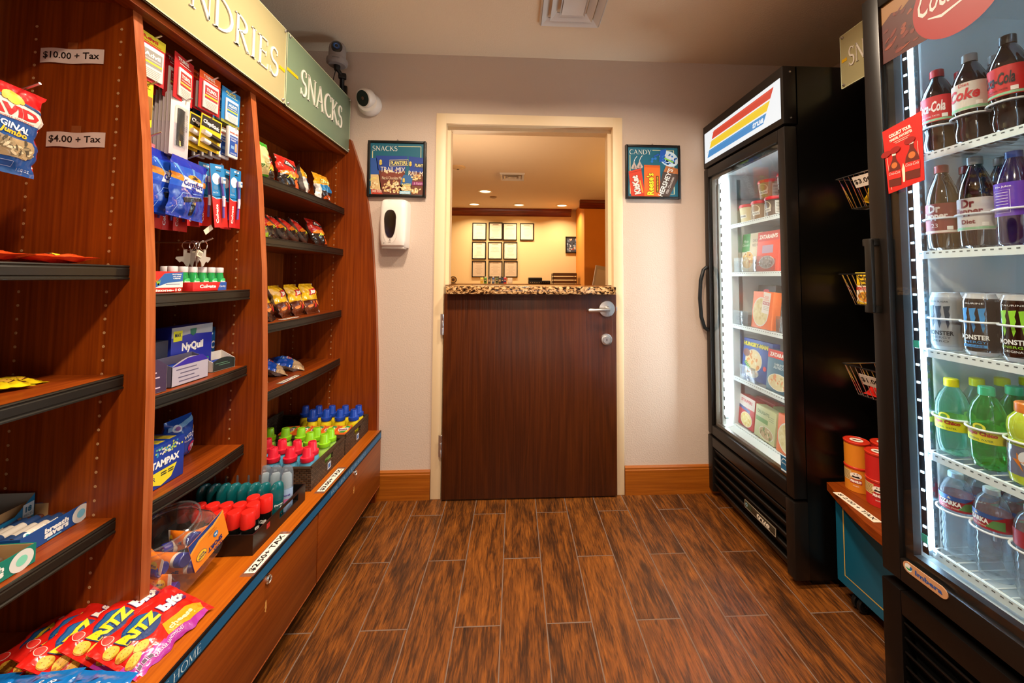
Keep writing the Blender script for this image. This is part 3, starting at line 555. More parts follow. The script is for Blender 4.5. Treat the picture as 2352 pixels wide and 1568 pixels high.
# ================================================================ THINGS ON THE DOOR WALL
def wall_poster(x0, x1, z0, z1, label, kind):
    t = thing('framed_poster', label, 'poster', ((x0 + x1) / 2, WY - .012, (z0 + z1) / 2))
    W, H = x1 - x0, z1 - z0; m = MB(); b = .013
    for a in (-1, 1):
        m.box(a * (W / 2 - b / 2) - b / 2, a * (W / 2 - b / 2) + b / 2, -.012, .012, -H / 2, H / 2, C('#120e0c'), 'satin', bev=.002); m.box(-W / 2 + b, W / 2 - b, -.0119, .012, a * (H / 2 - b / 2) - b / 2, a * (H / 2 - b / 2) + b / 2, C('#120e0c'), 'satin', bev=.002)
    m.build('frame', t)
    m = MB(); m.tube([(0, 0, H / 2 - .002), (-.004, 0, H / 2 + .006), (0, 0, H / 2 + .010), (.004, 0, H / 2 + .006), (0, 0, H / 2 - .002)], .0012, BLACK, 'blackmetal', 6); m.build('hanger', t)
    m = MB(); w, h = W / 2 - b, H / 2 - b; m.box(-w, w, -.006, .010, -h, h, C('#0a5f78'), 'paper'); f = plane_fn((0, -.006, 0), (1, 0, 0), (0, 0, 1))
    kx, ky = w / .5, h / .5     # unit square -.5..+.5
    g = lambda x, y, e: f(x * kx, y * ky, e)
    ln = C('#d9d3a0')
    if kind == 'snacks':
        m.line(g, [(.02, .44), (.45, .44), (.45, .1)], .014, ln); m.line(g, [(-.46, .34), (-.46, 0)], .014, ln)
        m.text('SNACKS', g, -.23, .395, .095, C('#e6e6dc'), w=.47, serif=True)
        def bag(pts, top, bot, ysp):
            m.poly(g, pts, bot, e=.0008); (x0, y0), (x1, y1), (x2, y2), (x3, y3) = pts
            m.poly(g, [(x0 + (x3 - x0) * ysp, y0 + (y3 - y0) * ysp), (x1 + (x2 - x1) * ysp, y1 + (y2 - y1) * ysp), (x2, y2), (x3, y3)], top, e=.0010)
        def nuts(cx, cy, rx, ry, n, seed, e):
            r = random.Random(seed)
            for k in range(n):
                a = r.uniform(0, 6.28); q = math.sqrt(r.random()); m.disc(g, cx + rx * q * math.cos(a), cy + ry * q * math.sin(a), .024, .015, C(r.choice(['#e3cf9c', '#d1b27a', '#efe0b8', '#b98a55', '#d8c890'])), rot=r.uniform(0, 180), e=e + k * .00001, n=10)
        bag([(-.28, -.5), (.10, -.5), (.20, .25), (-.40, .25)], C('#1f3f93'), C('#6a3226'), .62)
        nuts(-.08, -.36, .17, .13, 60, 1, .0014); m.disc(g, -.08, -.12, .21, .085, C('#7c3a2c'), e=.0022); nuts(-.08, -.06, .17, .03, 14, 2, .0023)
        for k in range(9): m.disc(g, -.06 + .02 * k, -.05 + .012 * math.sin(k * 2), .014, .014, C('#4a3a86'), e=.0026, n=10)
        m.rect(g, .04, .115, .35, .115, C('#20356c'), rot=3, e=.0015); m.line(g, [(-.135, .05), (.215, .068), (.215, .18), (-.135, .165), (-.135, .05)], .008, C('#e8dc9c'), e=.0018)
        m.text('PLANTERS', g, .04, .115, .075, C('#efe27c'), w=.31, rot=3, e=.002, bold=.02)
        m.text('TRAIL MIX', g, -.07, -.02, .10, C('#ece4d6'), w=.46, e=.0032, rot=-1)
        m.text('Nut & Chocolate Mix', g, -.08, -.18, .06, C('#e8d8b8'), w=.38, e=.0030)
        bag([(.28, -.5), (.56, -.5), (.50, .22), (.22, .25)], C('#1f3f93'), C('#6b3a2c'), .6)
        m.poly(g, [(.5, -.5), (.56, -.5), (.56, .25), (.5, .25)], BLACK, e=-.0004)
        m.rect(g, .42, .07, .16, .09, C('#20356c'), rot=-4, e=.0016); m.text('PLANT', g, .42, .07, .06, C('#efe27c'), w=.15, rot=-4, e=.0022, bold=.02)
        m.text('RAIL M', g, .36, -.085, .09, C('#ece4d6'), w=.27, e=.0022, rot=-3); nuts(.38, -.17, .09, .05, 20, 5, .0022); m.rect(g, .40, -.28, .2, .07, C('#8a2e6a'), e=.0026); m.text('& Raisin', g, .41, -.28, .045, C('#d8b8cc'), w=.16, e=.003); nuts(.36, -.42, .11, .05, 26, 6, .0024)
        bag([(-.47, -.5), (-.26, -.5), (-.38, .2), (-.5, .2)], C('#2b55a0'), C('#d6bb84'), .55); m.text('LANTERS', g, -.435, -.2, .045, C('#efe27c'), w=.14, rot=14, e=.002, bold=.02); nuts(-.40, -.34, .08, .09, 26, 7, .0016); m.poly(g, [(-.46, -.5), (-.25, -.5), (-.28, -.42), (-.47, -.40)], C('#b33a28'), e=.0026); m.text('Sweet Roasts', g, -.36, -.43, .07, C('#f0e8d8'), w=.18, e=.003)
        bag([(.06, -.5), (.26, -.5), (.31, -.13), (.09, -.11)], C('#31659e'), C('#d8c394'), .5); m.text('PLANTERS', g, .19, -.31, .05, C('#efe27c'), w=.17, e=.0045, bold=.02)
        nuts(.17, -.38, .07, .04, 16, 8, .0030); m.rect(g, .165, -.46, .2, .06, C('#8cc4dc'), e=.0048); m.text('Salted Peanuts', g, .165, -.46, .045, C('#e8f0f4'), w=.18, e=.0052)
        for (x, y, s) in ((-.30, .12, 1), (.26, .10, .9), (.14, -.22, .8)):       # plain peanut shapes, no character
            m.disc(g, x, y + .02 * s, .024 * s, .030 * s, C('#d9c25c'), e=.0044); m.disc(g, x, y - .022 * s, .028 * s, .034 * s, C('#cdb44e'), e=.0045)
    else:
        m.line(g, [(-.01, .44), (.42, .44), (.42, -.45), (.2, -.45)], .014, ln); m.line(g, [(-.46, .34), (-.46, -.45), (-.38, -.45)], .014, ln)
        m.text('CANDY', g, -.25, .40, .095, C('#e6e6dc'), w=.44, serif=True)
        for x, y, s in ((-.38, .08, 1), (-.27, .10, 1.05)):
            m.poly(g, [(x - .06 * s, y - .01), (x - .05 * s, y - .03), (x + .05 * s, y - .03), (x + .065 * s, y + .0), (x + .02, y + .08), (x + .0, y + .14), (x - .02, y + .08)], C('#b8aaa4'), e=.001); m.line(g, [(x, y + .12), (x + .02, y + .18), (x + .06, y + .23)], .012, C('#d8dde0'), e=.0012)
            m.poly(g, [(x - .02, y - .02), (x + .03, y - .02), (x + .012, y + .06)], C('#7c706c'), e=.0014)
        m.disc(g, .32, .27, .20, .15, C('#c6dff0'), rot=-28, e=.001); m.poly(g, [(.15, .44), (.27, .47), (.24, .22), (.12, .20)], C('#1554b8'), e=.0016)
        r = random.Random(3)
        for k in range(30):
            a = r.uniform(0, 6.28); q = math.sqrt(r.uniform(.15, 1)); m.disc(g, .33 + .15 * q * math.cos(a), .27 + .11 * q * math.sin(a), .018, .018, C('#1f6fc8'), e=.0018, n=10)
        m.text('Blueberry', g, .33, .30, .06, C('#e8e8f4'), w=.2, rot=-24, e=.0026, bold=.03); m.rect(g, .32, .24, .2, .03, C('#7fc24a'), rot=-24, e=.0024)
        for x, y in ((-.01, .26), (.05, .27), (-.02, .21)): m.disc(g, x, y, .026, .026, C('#1f6fc8'), e=.0012)
        m.line(g, [(.02, .31), (.12, .36)], .03, C('#1554b8'), e=.0012)
        m.poly(g, [(-.49, 0.0), (-.24, .07), (-.16, -.5), (-.44, -.5)], C('#c93a20'), e=.001); m.line(g, [(-.49, -.04), (-.23, .03)], .01, C('#a02a16'), e=.0012)
        m.text('KitKat', g, -.34, -.27, .13, C('#ecdcd8'), w=.38, rot=101, e=.0016, bold=.05, outline=C('#5a120c')); m.rect(g, -.24, -.30, .025, .26, C('#e8a23a'), rot=13, e=.0014)
        m.poly(g, [(-.18, .14), (.14, .13), (.14, -.5), (-.18, -.5)], C('#e0661c'), e=.0012); m.rect(g, -.02, .11, .32, .045, C('#c85412'), e=.0014)
        m.text("Reese's", g, -.06, -.25, .14, C('#f2df2c'), w=.44, rot=90, e=.0022, bold=.03, outline=C('#3c1408')); m.rect(g, .085, -.25, .05, .34, C('#4a2210'), e=.0016); m.text('2 PEANUT BUTTER CUPS', g, .085, -.25, .025, C('#f2df2c'), w=.3, rot=90, e=.0024, bold=.02)
        m.poly(g, [(.26, .13), (.5, .07), (.5, -.04), (.21, -.0)], C('#b06a38'), e=.0012)
        for k in range(3): m.line(g, [(.31 + k * .07, .11 - k * .017), (.26 + k * .075, 0)], .008, C('#7c4420'), e=.0014)
        m.poly(g, [(.20, .01), (.5, -.05), (.5, -.14), (.32, -.5), (.13, -.5), (.13, -.26)], C('#4a3a33'), e=.0015)
        m.text("HERSHEY'S", g, .245, -.21, .105, C('#e0e4e0'), w=.60, rot=68, e=.0022, bold=.02); m.text('Milk Chocolate', g, .335, -.27, .05, C('#e0d8d0'), w=.36, rot=68, e=.0022)
    m.build('poster_print', t)
wall_poster(-.803, -.492, 1.605, 1.914, 'square snacks poster in a black frame above the soap dispenser', 'snacks')
wall_poster(.617, .928, 1.616, 1.922, 'square candy poster in a black frame right of the half door', 'candy')
# hand sanitiser dispenser
t = thing('soap_dispenser', 'white wall dispenser with dark oval window under the snacks poster', 'dispenser', (-.643, WY, 1.455))
m = MB(); W, H, Dp = .071, .127, .095
def sup(u, v):   # rounded front shell
    return None
secs = [(-H, .88, .070), (-H + .01, .93, .086), (-H + .04, .97, Dp), (0, 1, Dp * 1.0), (H - .05, 1, Dp * .93), (H - .015, .97, Dp * .86), (H - .004, .90, Dp * .78), (H, .80, Dp * .70)]
vs = []; fs = []; n = 24
def sect(wd, dp, z):
    o = []
    for k in range(n):
        a = PI * k / (n - 1); c, s_ = math.cos(a), math.sin(a)
        o.append((-math.copysign(abs(c) ** .35, c) * W * wd, -dp * (abs(s_) ** .32), z))
    return o
for z, wd, dp in secs: vs += sect(wd, dp, z)
for i in range(len(secs) - 1):
    for k in range(n - 1): a = i * n + k; fs.append((a, a + 1, a + n + 1, a + n))
fs += [tuple(range(n))[::-1], tuple((len(secs) - 1) * n + k for k in range(n))]
m.add(vs, fs, C('#e9e2da'), 'plastic', False); m.build('housing', t)
fo = plane_fn((-.008, -Dp - .0005, 0), (1, 0, 0), (0, 0, 1)); m = MB()
ov = [(.031 * (1 if y_ > 0 else 1) * math.copysign(abs(math.cos(a)) ** .8, math.cos(a)) * (1 if math.sin(a) > 0 else .96), .015 + (.052 if math.sin(a) > 0 else .095) * math.copysign(abs(math.sin(a)) ** .9, math.sin(a))) for a in [2 * PI * k / 40 for k in range(40)] for y_ in (1,)]
vs = [fo(x, y, .002) for x, y in ov] + [fo(x * .97, y * .97, .0045) for x, y in ov]; fs = [(i, (i + 1) % 40, 40 + (i + 1) % 40, 40 + i) for i in range(40)] + [tuple(range(40, 80))]
m.add(vs, fs, C('#1a1410'), 'gloss', False); m.build('viewing_window', t)
m = MB(); m.line(fo, [(.034 * math.cos(PI + PI * k / 16), -.058 + .052 * math.sin(PI + PI * k / 16)) for k in range(17)], .0012, C('#b8aea4'), e=.0006); m.disc(fo, 0, -.088, .0018, .0025, BLACK); m.rect(fo, 0, -.096, .012, .003, C('#8a8078')); m.disc(fo, -.030, -.108, .0022, .0022, BLACK); m.text('SVAVO', fo, -.005, .113, .003, C('#8a8078'), w=.018); m.build('front_marking', t)
m = MB(); m.box(-W * .8, W * .8, -Dp * .75, -.012, -H - .008, -H + .001, C('#cfc6bc'), 'plastic', bev=.002); m.build('nozzle_tray', t)
# pan-tilt camera on a black bracket
t = thing('pan_tilt_camera', 'silver pan and tilt camera on a black bracket high in the corner', 'camera', (-.935, 1.99, 2.275), (math.radians(0), 0, math.radians(18)))
sil = C('#8d8480')
m = MB().lathe([(0, -.005), (.040, -.004), (.050, .004), (.052, .016), (.050, .026), (.044, .030), (0, .031)], 32, sil, 'plastic', caps=False); f = cyl_fn(.052, 0); m.text('AMCREST', f, 0, .014, .005, C('#3a3634'), w=.035, e=.001); m.build('base', t)
m = MB().lathe([(.041, .031), (.041, .060), (.041, .080), (.038, .098), (.030, .112), (.018, .120), (0, .123)], 32, sil, 'plastic', caps=False, sy=.92); m.build('head', t)
m = MB(); ff = plane_fn((0, -.039, 0), (1, 0, 0), (0, 0, 1))
vs = []; fs = []; n = 26
for j, (sc, pr) in enumerate(((1, 0), (.92, .004), (.5, .008), (0, .009))):
    for k in range(n):
        a = 2 * PI * k / n; x = .027 * sc * math.cos(a); z = .079 + .036 * sc * math.sin(a); zz = max(0, z - .09)
        vs.append((x, -.033 - pr + x * x * 8 + zz * zz * 16, z))
for j in range(3):
    for k in range(n): fs.append((j * n + k, j * n + (k + 1) % n, (j + 1) * n + (k + 1) % n, (j + 1) * n + k))
m.add(vs, fs, C('#0c0d10'), 'gloss', True); m.build('face_plate', t)
m = MB(); m.T = Matrix.Translation((0, -.042, .078)) @ Matrix.Rotation(PI / 2, 4, 'X')
m.lathe([(.017, 0), (.017, .005), (.012, .006)], 24, C('#173a66'), 'gloss', caps=False); m.lathe([(.012, .004), (.008, .003)], 24, C('#2c64a8'), 'gloss', caps=False); m.lathe([(.008, .003), (0, .005)], 24, C('#0a1420'), 'gloss', caps=False); m.build('lens', t)
m = MB(); bk = C('#0d0c0c'); m.lathe([(.012, -.03), (.016, -.018), (.016, -.004)], 16, bk, 'satin'); m.tube([(0, 0, -.02), (.012, .0, -.035), (.022, .015, -.05)], .010, bk, 'satin', 10); m.box(.006, .044, .0, .024, -.064, -.036, bk, 'satin', bev=.004); m.tube([(.024, .012, -.05), (.020, .05, -.09), (.028, .08, -.12)], .012, bk, 'satin', 10); m.box(.010, .044, .066, .084, -.165, -.07, bk, 'satin', bev=.006); m.build('bracket', t)
m = MB().tube([(-.004, 0, -.02), (-.014, .01, -.06), (-.03, .05, -.10), (-.034, .08, -.16)], .002, bk, 'satin', 6); m.build('cable', t)
# dome camera
t = thing('dome_camera', 'white round dome camera on the wall beside the snacks sign', 'camera', (-.803, WY, 2.115), (math.radians(90), 0, 0))
wc = C('#dcd5cd'); MB().lathe([(0, 0), (.062, 0), (.064, .012), (.060, .030), (.052, .046), (.040, .050), (0, .05)], 36, wc, 'plastic', caps=False).build('base', t)
m = MB(); Te = Matrix.Translation((-.012, .010, .066)) @ Matrix.Rotation(math.radians(24), 4, 'X') @ Matrix.Rotation(math.radians(-22), 4, 'Y'); m.T = Te
m.lathe([(.047, -.04), (.051, -.022), (.0505, -.004), (.046, .006), (.040, .008)], 32, wc, 'plastic', caps=False); m.build('eyeball', t)
m = MB(); m.T = Te; m.lathe([(.0405, .0065), (.037, .0055), (.014, .0045), (.013, .007), (.009, .007), (0, .006)], 32, C('#14100e'), 'gloss', caps=False); m.lathe([(.009, .0078), (.004, .009), (0, .009)], 20, C('#5a3a2a'), 'gloss', caps=False); m.build('lens_face', t)
# ================================================================ LEFT SHELVING UNIT
SX0, SX1 = -1.222, -.92          # back of the shelves, front of the shelves
LZ = .37                          # top of the ledge
unit = thing('shelving_unit', 'built-in cherry wood shelving unit with low drawers along the left wall', 'shelving', (0, 0, 0))
END = [(1.913, -.894), (1.727, -.829), (1.561, -.795), (1.396, -.77), (1.208, -.754), (1.022, -.74), (.791, -.728), (.563, -.720), (.10, -.716)]
INN = [(1.84, -.945), (1.5, -.905), (1.2, -.880), (.9, -.866), (.5, -.856), (LZ, -.855)]
def side_panel(name, prof, y0, y1, ztop, zbot, xb):
    pts = [(xb, zbot), (xb, ztop), (prof[0][1], ztop)] + [(x, z) for z, x in prof] + [(prof[-1][1], zbot)]
    T = Matrix(((1, 0, 0, 0), (0, 0, 1, 0), (0, 1, 0, 0), (0, 0, 0, 1)))
    m = MB().prism(pts, y0, y1, mat='cherry_z', T=T)
    o = m.build(name, unit)
    # lighter edge band on the front
    m = MB(); e = [(x, z) for z, x in prof]; vs = []
    for x, z in e: vs += [(x + .0012, y0, z), (x + .0012, y1, z)]
    m.add(vs, [(2 * i, 2 * i + 1, 2 * i + 3, 2 * i + 2) for i in range(len(e) - 1)], WHITE, 'edge_wood', True); m.build('edge_band', o)
    # rows of shelf-pin holes on the side that faces the camera
    m = MB(); m.T = Matrix.Translation((0, y0 - .0004, 0)) @ Matrix.Rotation(PI / 2, 4, 'X')
    z = zbot + .06
    while z < 1.80:
        for x in (-.965, -1.16): m.lathe([(.0034, 0), (.0028, .0004), (.0, .0002)], 10, C('#b08860'), 'satin', T=Matrix.Translation((x, z, 0)), caps=False)
        z += .032
    m.build('shelf_pin_hole', o, kind='stuff')
    return o
side_panel('end_panel', END, 2.078, 2.1055, 1.913, .0, SX0 - .02)
PY1, PY2 = .955, 1.372
side_panel('divider_panel', INN, PY1, PY1 + .024, 1.84, LZ, SX0)
side_panel('divider_panel', INN, PY2, PY2 + .028, 1.84, LZ, SX0)
Y0 = -.30
side_panel('divider_panel', INN, .20, .224, 1.84, LZ, SX0)
side_panel('end_panel', END, Y0, Y0 + .026, 1.913, 0, SX0 - .02)
MB().box(SX0 - .02, SX0, Y0, 2.078, LZ - .03, 1.86, mat='cherry_z').build('back_panel', unit)
MB().box(SX0, -.925, Y0 + .03, 2.076, 1.84, 1.858, mat='cherry_y').build('top_panel', unit)
m = MB(); m.box(-.938, -.918, Y0 + .03, 2.078, 1.858, 2.12, mat='cherry_y'); m.build('fascia_board', unit)
MB().box(-.955, -.917, Y0, 2.078, 1.825, 1.842, mat='cherry_y').build('valance_rail', unit)
# holes strip at the back of the left bay
def shelf(y0, y1, z, bow=.012, xf=SX1):
    n = 10; pts = [(SX0, y0), (SX0, y1)] + [(xf + bow * math.sin(PI * (1 - i / n)), y1 + (y0 - y1) * i / n) for i in range(n + 1)]
    o = MB().prism(pts[::-1], z - .028, z - .001, mat='cherry_y').build('shelf', unit)
    m = MB(); prof = [(0, 0), (.004, -.0005), (.0055, -.003), (.0035, -.005), (.0035, -.007), (.0050, -.009), (.0050, -.024), (.0035, -.026), (.0035, -.028), (.0062, -.030), (.0062, -.033), (0, -.034)]
    vs = []; k = len(prof)
    for i in range(n + 1):
        y = y0 + .001 + (y1 - y0 - .002) * i / n; x = xf + bow * math.sin(PI * i / n) + .0003
        vs += [(x + a, y, z + b) for a, b in prof]
    fs = [(i * k + j, i * k + (j + 1) % k, (i + 1) * k + (j + 1) % k, (i + 1) * k + j) for i in range(n) for j in range(k)] + [tuple(range(k))[::-1], tuple(n * k + j for j in range(k))]
    m.add(vs, fs, WHITE, 'black_trim'); m.build('edge_trim', o)
    return o
B1 = (.2245, PY1 - .0005); B2 = (PY1 + .0245, PY2 - .0005); B3 = (PY2 + .0285, 2.0775)
SH1 = (1.197, .942, .616); SH2 = (1.127, .867, .603); SH3 = (1.537, 1.318, .996, .744)
for z in SH1: shelf(*B1, z)
for z in SH2: shelf(*B2, z)
for z in SH3: shelf(*B3, z)
# ledge and drawers
LX = -.697
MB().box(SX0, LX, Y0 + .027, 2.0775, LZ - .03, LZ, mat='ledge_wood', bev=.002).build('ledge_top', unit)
m = MB(); m.box(LX - .001, LX + .0035, Y0 + .03, 2.0775, LZ - .008, LZ - .0005, C('#0c0a09'), 'satin'); m.build('black_nosing', unit)
strip = MB().box(LX - .001, LX + .003, Y0 + .03, 2.0775, LZ - .036, LZ - .009, C('#0e5a84'), 'satin')
strip.box(LX - .001, LX + .0035, Y0 + .03, 2.0775, LZ - .040, LZ - .0362, C('#0c0a09'), 'satin')
f = plane_fn((LX + .003, 0, LZ - .0225), (0, 1, 0), (0, 0, 1))
f2 = lambda x, y, e: Vector((LX + .003 + e, x, LZ - .0225 + y))
# reading direction on this face runs towards the door
strip.text('AT HOME', f2, .872, 0, .018, C('#c4dce6'), w=.112, e=.0006, serif=True)
strip.text('YOU ARE', f2, .66, 0, .015, C('#b8d0dc'), w=.095, e=.0006, serif=True) if False else None
strip.text('HOW ABOUT A REFRESHMENT', f2, 1.70, 0, .015, C('#9cbccc'), w=.34, e=.0006, serif=True)
strip.build('blue_trim_strip', unit)
MB().box(SX0, LX - .012, Y0 + .027, 2.0775, .10, LZ - .03, mat='cherry_y').build('base_cabinet', unit)
MB().box(SX0, -.80, Y0 + .03, 2.0775, 0, .10, C('#1a0e08'), 'matte').build('toe_kick', unit)
for y0, y1, yl in ((1.442, 2.074, 1.748), (.835, 1.436, 1.159), (.22, .829, .52)):
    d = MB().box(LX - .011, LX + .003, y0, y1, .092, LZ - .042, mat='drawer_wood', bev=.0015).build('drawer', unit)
    MB().box(LX - .011, LX + .0035, y0, y1, .0885, .0918, mat='edge_wood').build('edge_band', d)
    m = MB(); m.T = Matrix.Translation((LX + .003, yl, LZ - .048 - .006)) @ Matrix.Rotation(PI / 2, 4, 'Y')
    m.lathe([(.0, 0), (.0115, 0), (.0115, .004), (.009, .007), (.0085, .005), (0, .006)], 22, mat='chrome', caps=False); m.box(-.0035, .0035, -.001, .001, .006, .0068, BLACK, 'matte'); m.build('cylinder_lock', d)
    g = lambda x, y, e: Vector((LX + .003 + e, yl - .004 + x, .246 + y))
    m = MB(); m.poly(g, [(.004 * math.cos(a * PI / 8) + .0015 * math.sin(3 * a), .017 * math.sin(a * PI / 8)) for a in range(16)], C('#c48c48'), e=.0003, mat='matte'); m.build('worn_patch', d)
# sign panels: acrylic plates on screws
def sign(y0, y1, x, z0, z1, mat, word, wy0, wy1, lz0, lz1, lines, label, cat='sign', toward=1, nx=1):
    t = thing('sign_panel', label, cat, (x, (y0 + y1) / 2, (z0 + z1) / 2))
    yc, zc = (y0 + y1) / 2, (z0 + z1) / 2; H = (z1 - z0) / 2; W = (y1 - y0) / 2
    MB().box(-.003, .003, -W, W, -H, H, mat=mat, bev=.001).build('plate', t)
    # lighter polished edges
    m = MB()
    for a in (-1, 1): m.box(-.0035, .0035, a * (W - .0015) - .0015, a * (W - .0015) + .0015, -H, H, C('#cfd6b0'), 'gloss'); m.box(-.0035, .0035, -W, W, a * (H - .0015) - .0015, a * (H - .0015) + .0015, C('#d6d8b0'), 'gloss')
    m.build('polished_edge', t)
    fn = (lambda u, v, e: Vector((.003 + e, u, v))) if nx > 0 else (lambda u, v, e: Vector((-.003 - e, -u, v)))
    m = MB(); V, Fs, ww, hh = serif2d(word); kx = (wy1 - wy0) / ww; kz = lz1 - lz0; cu = (wy0 + wy1) / 2 - yc; cv = (lz0 + lz1) / 2 - zc
    if nx < 0: cu = -cu
    P = [(cu + a * kx, cv + b * kz) for a, b in V]; n = len(P)
    vs = [fn(a, b, .0002) for a, b in P] + [fn(a, b, .004) for a, b in P]; fs = []
    for q in Fs:
        fs.append(tuple(n + i for i in q)); k = len(q)
        for i in range(k): fs.append((q[i], q[(i + 1) % k], n + q[(i + 1) % k], n + q[i]))
    m.add(vs, fs, C('#efe9dc'), 'satin'); m.build('raised_lettering', t)
    for a, b in lines:
        m = MB(); m.box(*( (.0031, .0045) if nx > 0 else (-.0045, -.0031)), a - yc, b - yc, -.006 + (lz0 + lz1) / 2 - zc, .006 + (lz0 + lz1) / 2 - zc, C('#e8b40c'), 'satin'); m.build('yellow_bar', t)
    for a in (-1, 1):
        for b in (-1, 1):
            s_ = MB(); s_.T = Matrix.Translation((.003 * nx, a * (W - .014), b * (H - .012))) @ Matrix.Rotation(nx * PI / 2, 4, 'Y'); s_.lathe([(.0052, 0), (.0052, .004), (.003, .007), (0, .0075)], 14, mat='satin_nickel', caps=False); s_.build('screw', t)
    return t
sign(1.508, 2.085, -.905, 1.842, 2.138, 'sign_green', 'SNACKS', 1.605, 1.988, 1.935, 2.045, [(1.512, 1.587)], 'green acrylic snacks sign above the chip shelves', nx=1)
sign(.50, 1.503, -.905, 1.842, 2.138, 'sign_gold', 'SUNDRIES', .919, 1.454, 1.918, 2.022, [(1.462, 1.497)], 'pale gold acrylic sign with cut off lettering above the sundries shelves', nx=1)
# ================================================================ UPRIGHT FREEZER (white lit sign)
TX, TY0, TY1, TZ = 1.07, 1.45, 2.098, 2.03
fz = thing('display_freezer', 'black glass door freezer with striped lit header against the far wall', 'freezer', (0, 0, 0))
m = MB(); b_ = dict(mat='fridge_side')
m.box(TX + .055, XR - .06, TY0 + .0, TY0 + .035, .03, TZ, **b_); m.box(TX + .055, XR - .06, TY1 - .035, TY1, .03, TZ, **b_)
m.box(XR - .10, XR - .06, TY0 + .035, TY1 - .035, .03, TZ, **b_); m.box(TX + .06, XR - .10, TY0 + .035, TY1 - .035, 1.76, TZ, **b_); m.box(TX + .06, XR - .10, TY0 + .035, TY1 - .035, .03, .37, **b_)
m.box(TX + .08, TX + .15, TY0 + .02, TY0 + .10, 0, .03, **b_); m.box(TX + .08, TX + .15, TY1 - .10, TY1 - .02, 0, .03, **b_); m.box(XR - .2, XR - .12, TY0 + .02, TY1 - .02, 0, .03, **b_)
m.build('cabinet', fz)
m = MB(); lin = dict(mat='fridge_white'); ya, yb, xb = TY0 + .036, TY1 - .036, XR - .102
m.box(TX + .06, xb, ya, ya + .012, .371, 1.758, **lin); m.box(TX + .06, xb, yb - .012, yb, .371, 1.758, **lin); m.box(xb - .012, xb, ya + .012, yb - .012, .371, 1.758, **lin); m.box(TX + .06, xb, ya + .012, yb - .012, .371, .383, **lin); m.box(TX + .06, xb, ya + .012, yb - .012, 1.745, 1.758, **lin)
m.build('white_liner', fz)
m = MB()
for y in (ya + .013, yb - .017):
    for x in (TX + .16, xb - .1): m.box(x, x + .02, y, y + .004, .39, 1.72, C('#c8d0d4'), 'metal')
m.build('shelf_rail', fz)
# grille
gr = MB(); gr.box(TX - .002, TX + .055, TY0 - .002, TY0 + .045, .03, .318, mat='fridge_frame', bev=.003); gr.box(TX - .002, TX + .055, TY1 - .045, TY1, .03, .318, mat='fridge_frame', bev=.003)
gr.box(TX - .002, TX + .05, TY0 + .045, TY1 - .045, .268, .318, mat='fridge_frame', bev=.003); gr.box(TX + .035, TX + .05, TY0 + .045, TY1 - .045, .035, .268, C('#050505'), 'matte')
g_ = gr.build('grille', fz)
for k in range(5):
    z = .045 + k * .045; m = MB(); T = Matrix.Translation((TX + .016, 0, z + .012)) @ Matrix.Rotation(math.radians(-28), 4, 'Y')
    m.box(-.004, .004, TY0 + .046, TY1 - .046, -.024, .024, mat='fridge_frame', T=T, bev=.003); m.build('louvre', g_)
m = MB(); Tb = (TX - .006, TY0 + .12, .145); m.box(TX - .006, TX - .002, TY0 + .10, TY0 + .31, .124, .158, C('#3a3428'), 'satin', bev=.001)
fb = lambda u, v, e: Vector((TX - .006 - e, TY0 + .205 - u, .141 + v))
for a in (-1, 1): m.rect(fb, 0, a * .016, .21, .0016, C('#d8cdb4')); m.rect(fb, a * .104, 0, .0016, .034, C('#d8cdb4'))
m.rect(fb, -.078, 0, .046, .026, C('#35402c'), e=.0006); m.disc(fb, -.090, 0, .008, .008, C('#8fb4c8'), e=.0009); m.disc(fb, -.090, 0, .004, .004, C('#223018'), e=.0012)
m.text('true', fb, .025, 0, .020, C('#e8e0cc'), w=.085, e=.0008, bold=.03, shear=.3); m.rect(fb, .03, -.012, .08, .0018, C('#e8e0cc'), e=.0008); m.build('badge', g_)
# header
h = MB(); h.box(TX - .001, TX + .055, TY0 - .002, TY1, 1.792, TZ, mat='fridge_frame', bev=.004); h.box(TX + .055, TX + .06, TY0, TY1, 1.79, TZ - .004, mat='fridge_side')
for z in (1.815, 2.005): h.lathe([(.004, 0), (.004, .002), (0, .003)], 10, mat='satin_nickel', T=Matrix.Translation((TX + .03, TY0 - .002, z)) @ Matrix.Rotation(PI / 2, 4, 'X'), caps=False)
hd = h.build('header', fz)
m = MB(); hx = TX - .0015; fh = lambda u, v, e: Vector((hx - e, 1.771 - u, 1.902 + v))     # u to the right in the picture = towards camera
m.box(hx, hx + .004, 1.462, 2.080, 1.818, 1.986, C('#f4f8fa'), 'glow')
def para(u0, u1, v0, v1, sh, col, e): m.poly(fh, [(u0, v0), (u1, v0), (u1 + sh, v1), (u0 + sh, v1)], col, e=e, mat='glow')
LO, HI = -.245, .235
for i, (v0, v1, c, c2) in enumerate(((.027, .066, '#d8341c', '#e8684c'), (-.017, .020, '#f5cc10', '#f8dc58'), (-.062, -.024, '#1686c8', '#4aa6dc'))):
    sh = .022; off = v0 * .55
    para(LO + off, HI + off, v0, v1, sh, C(c), .0010); para(LO + off + .002, HI + off, v1 - .007, v1 - .005, .0, C(c2), .0014)
m.text('true', fh, .165, -.043, .026, C('#f2f6fa'), w=.075, e=.0018, bold=.03, shear=.3, mat='glow'); m.rect(fh, .185, -.055, .05, .002, C('#f2f6fa'), e=.0018, mat='glow')
m.build('lit_sign_face', hd)
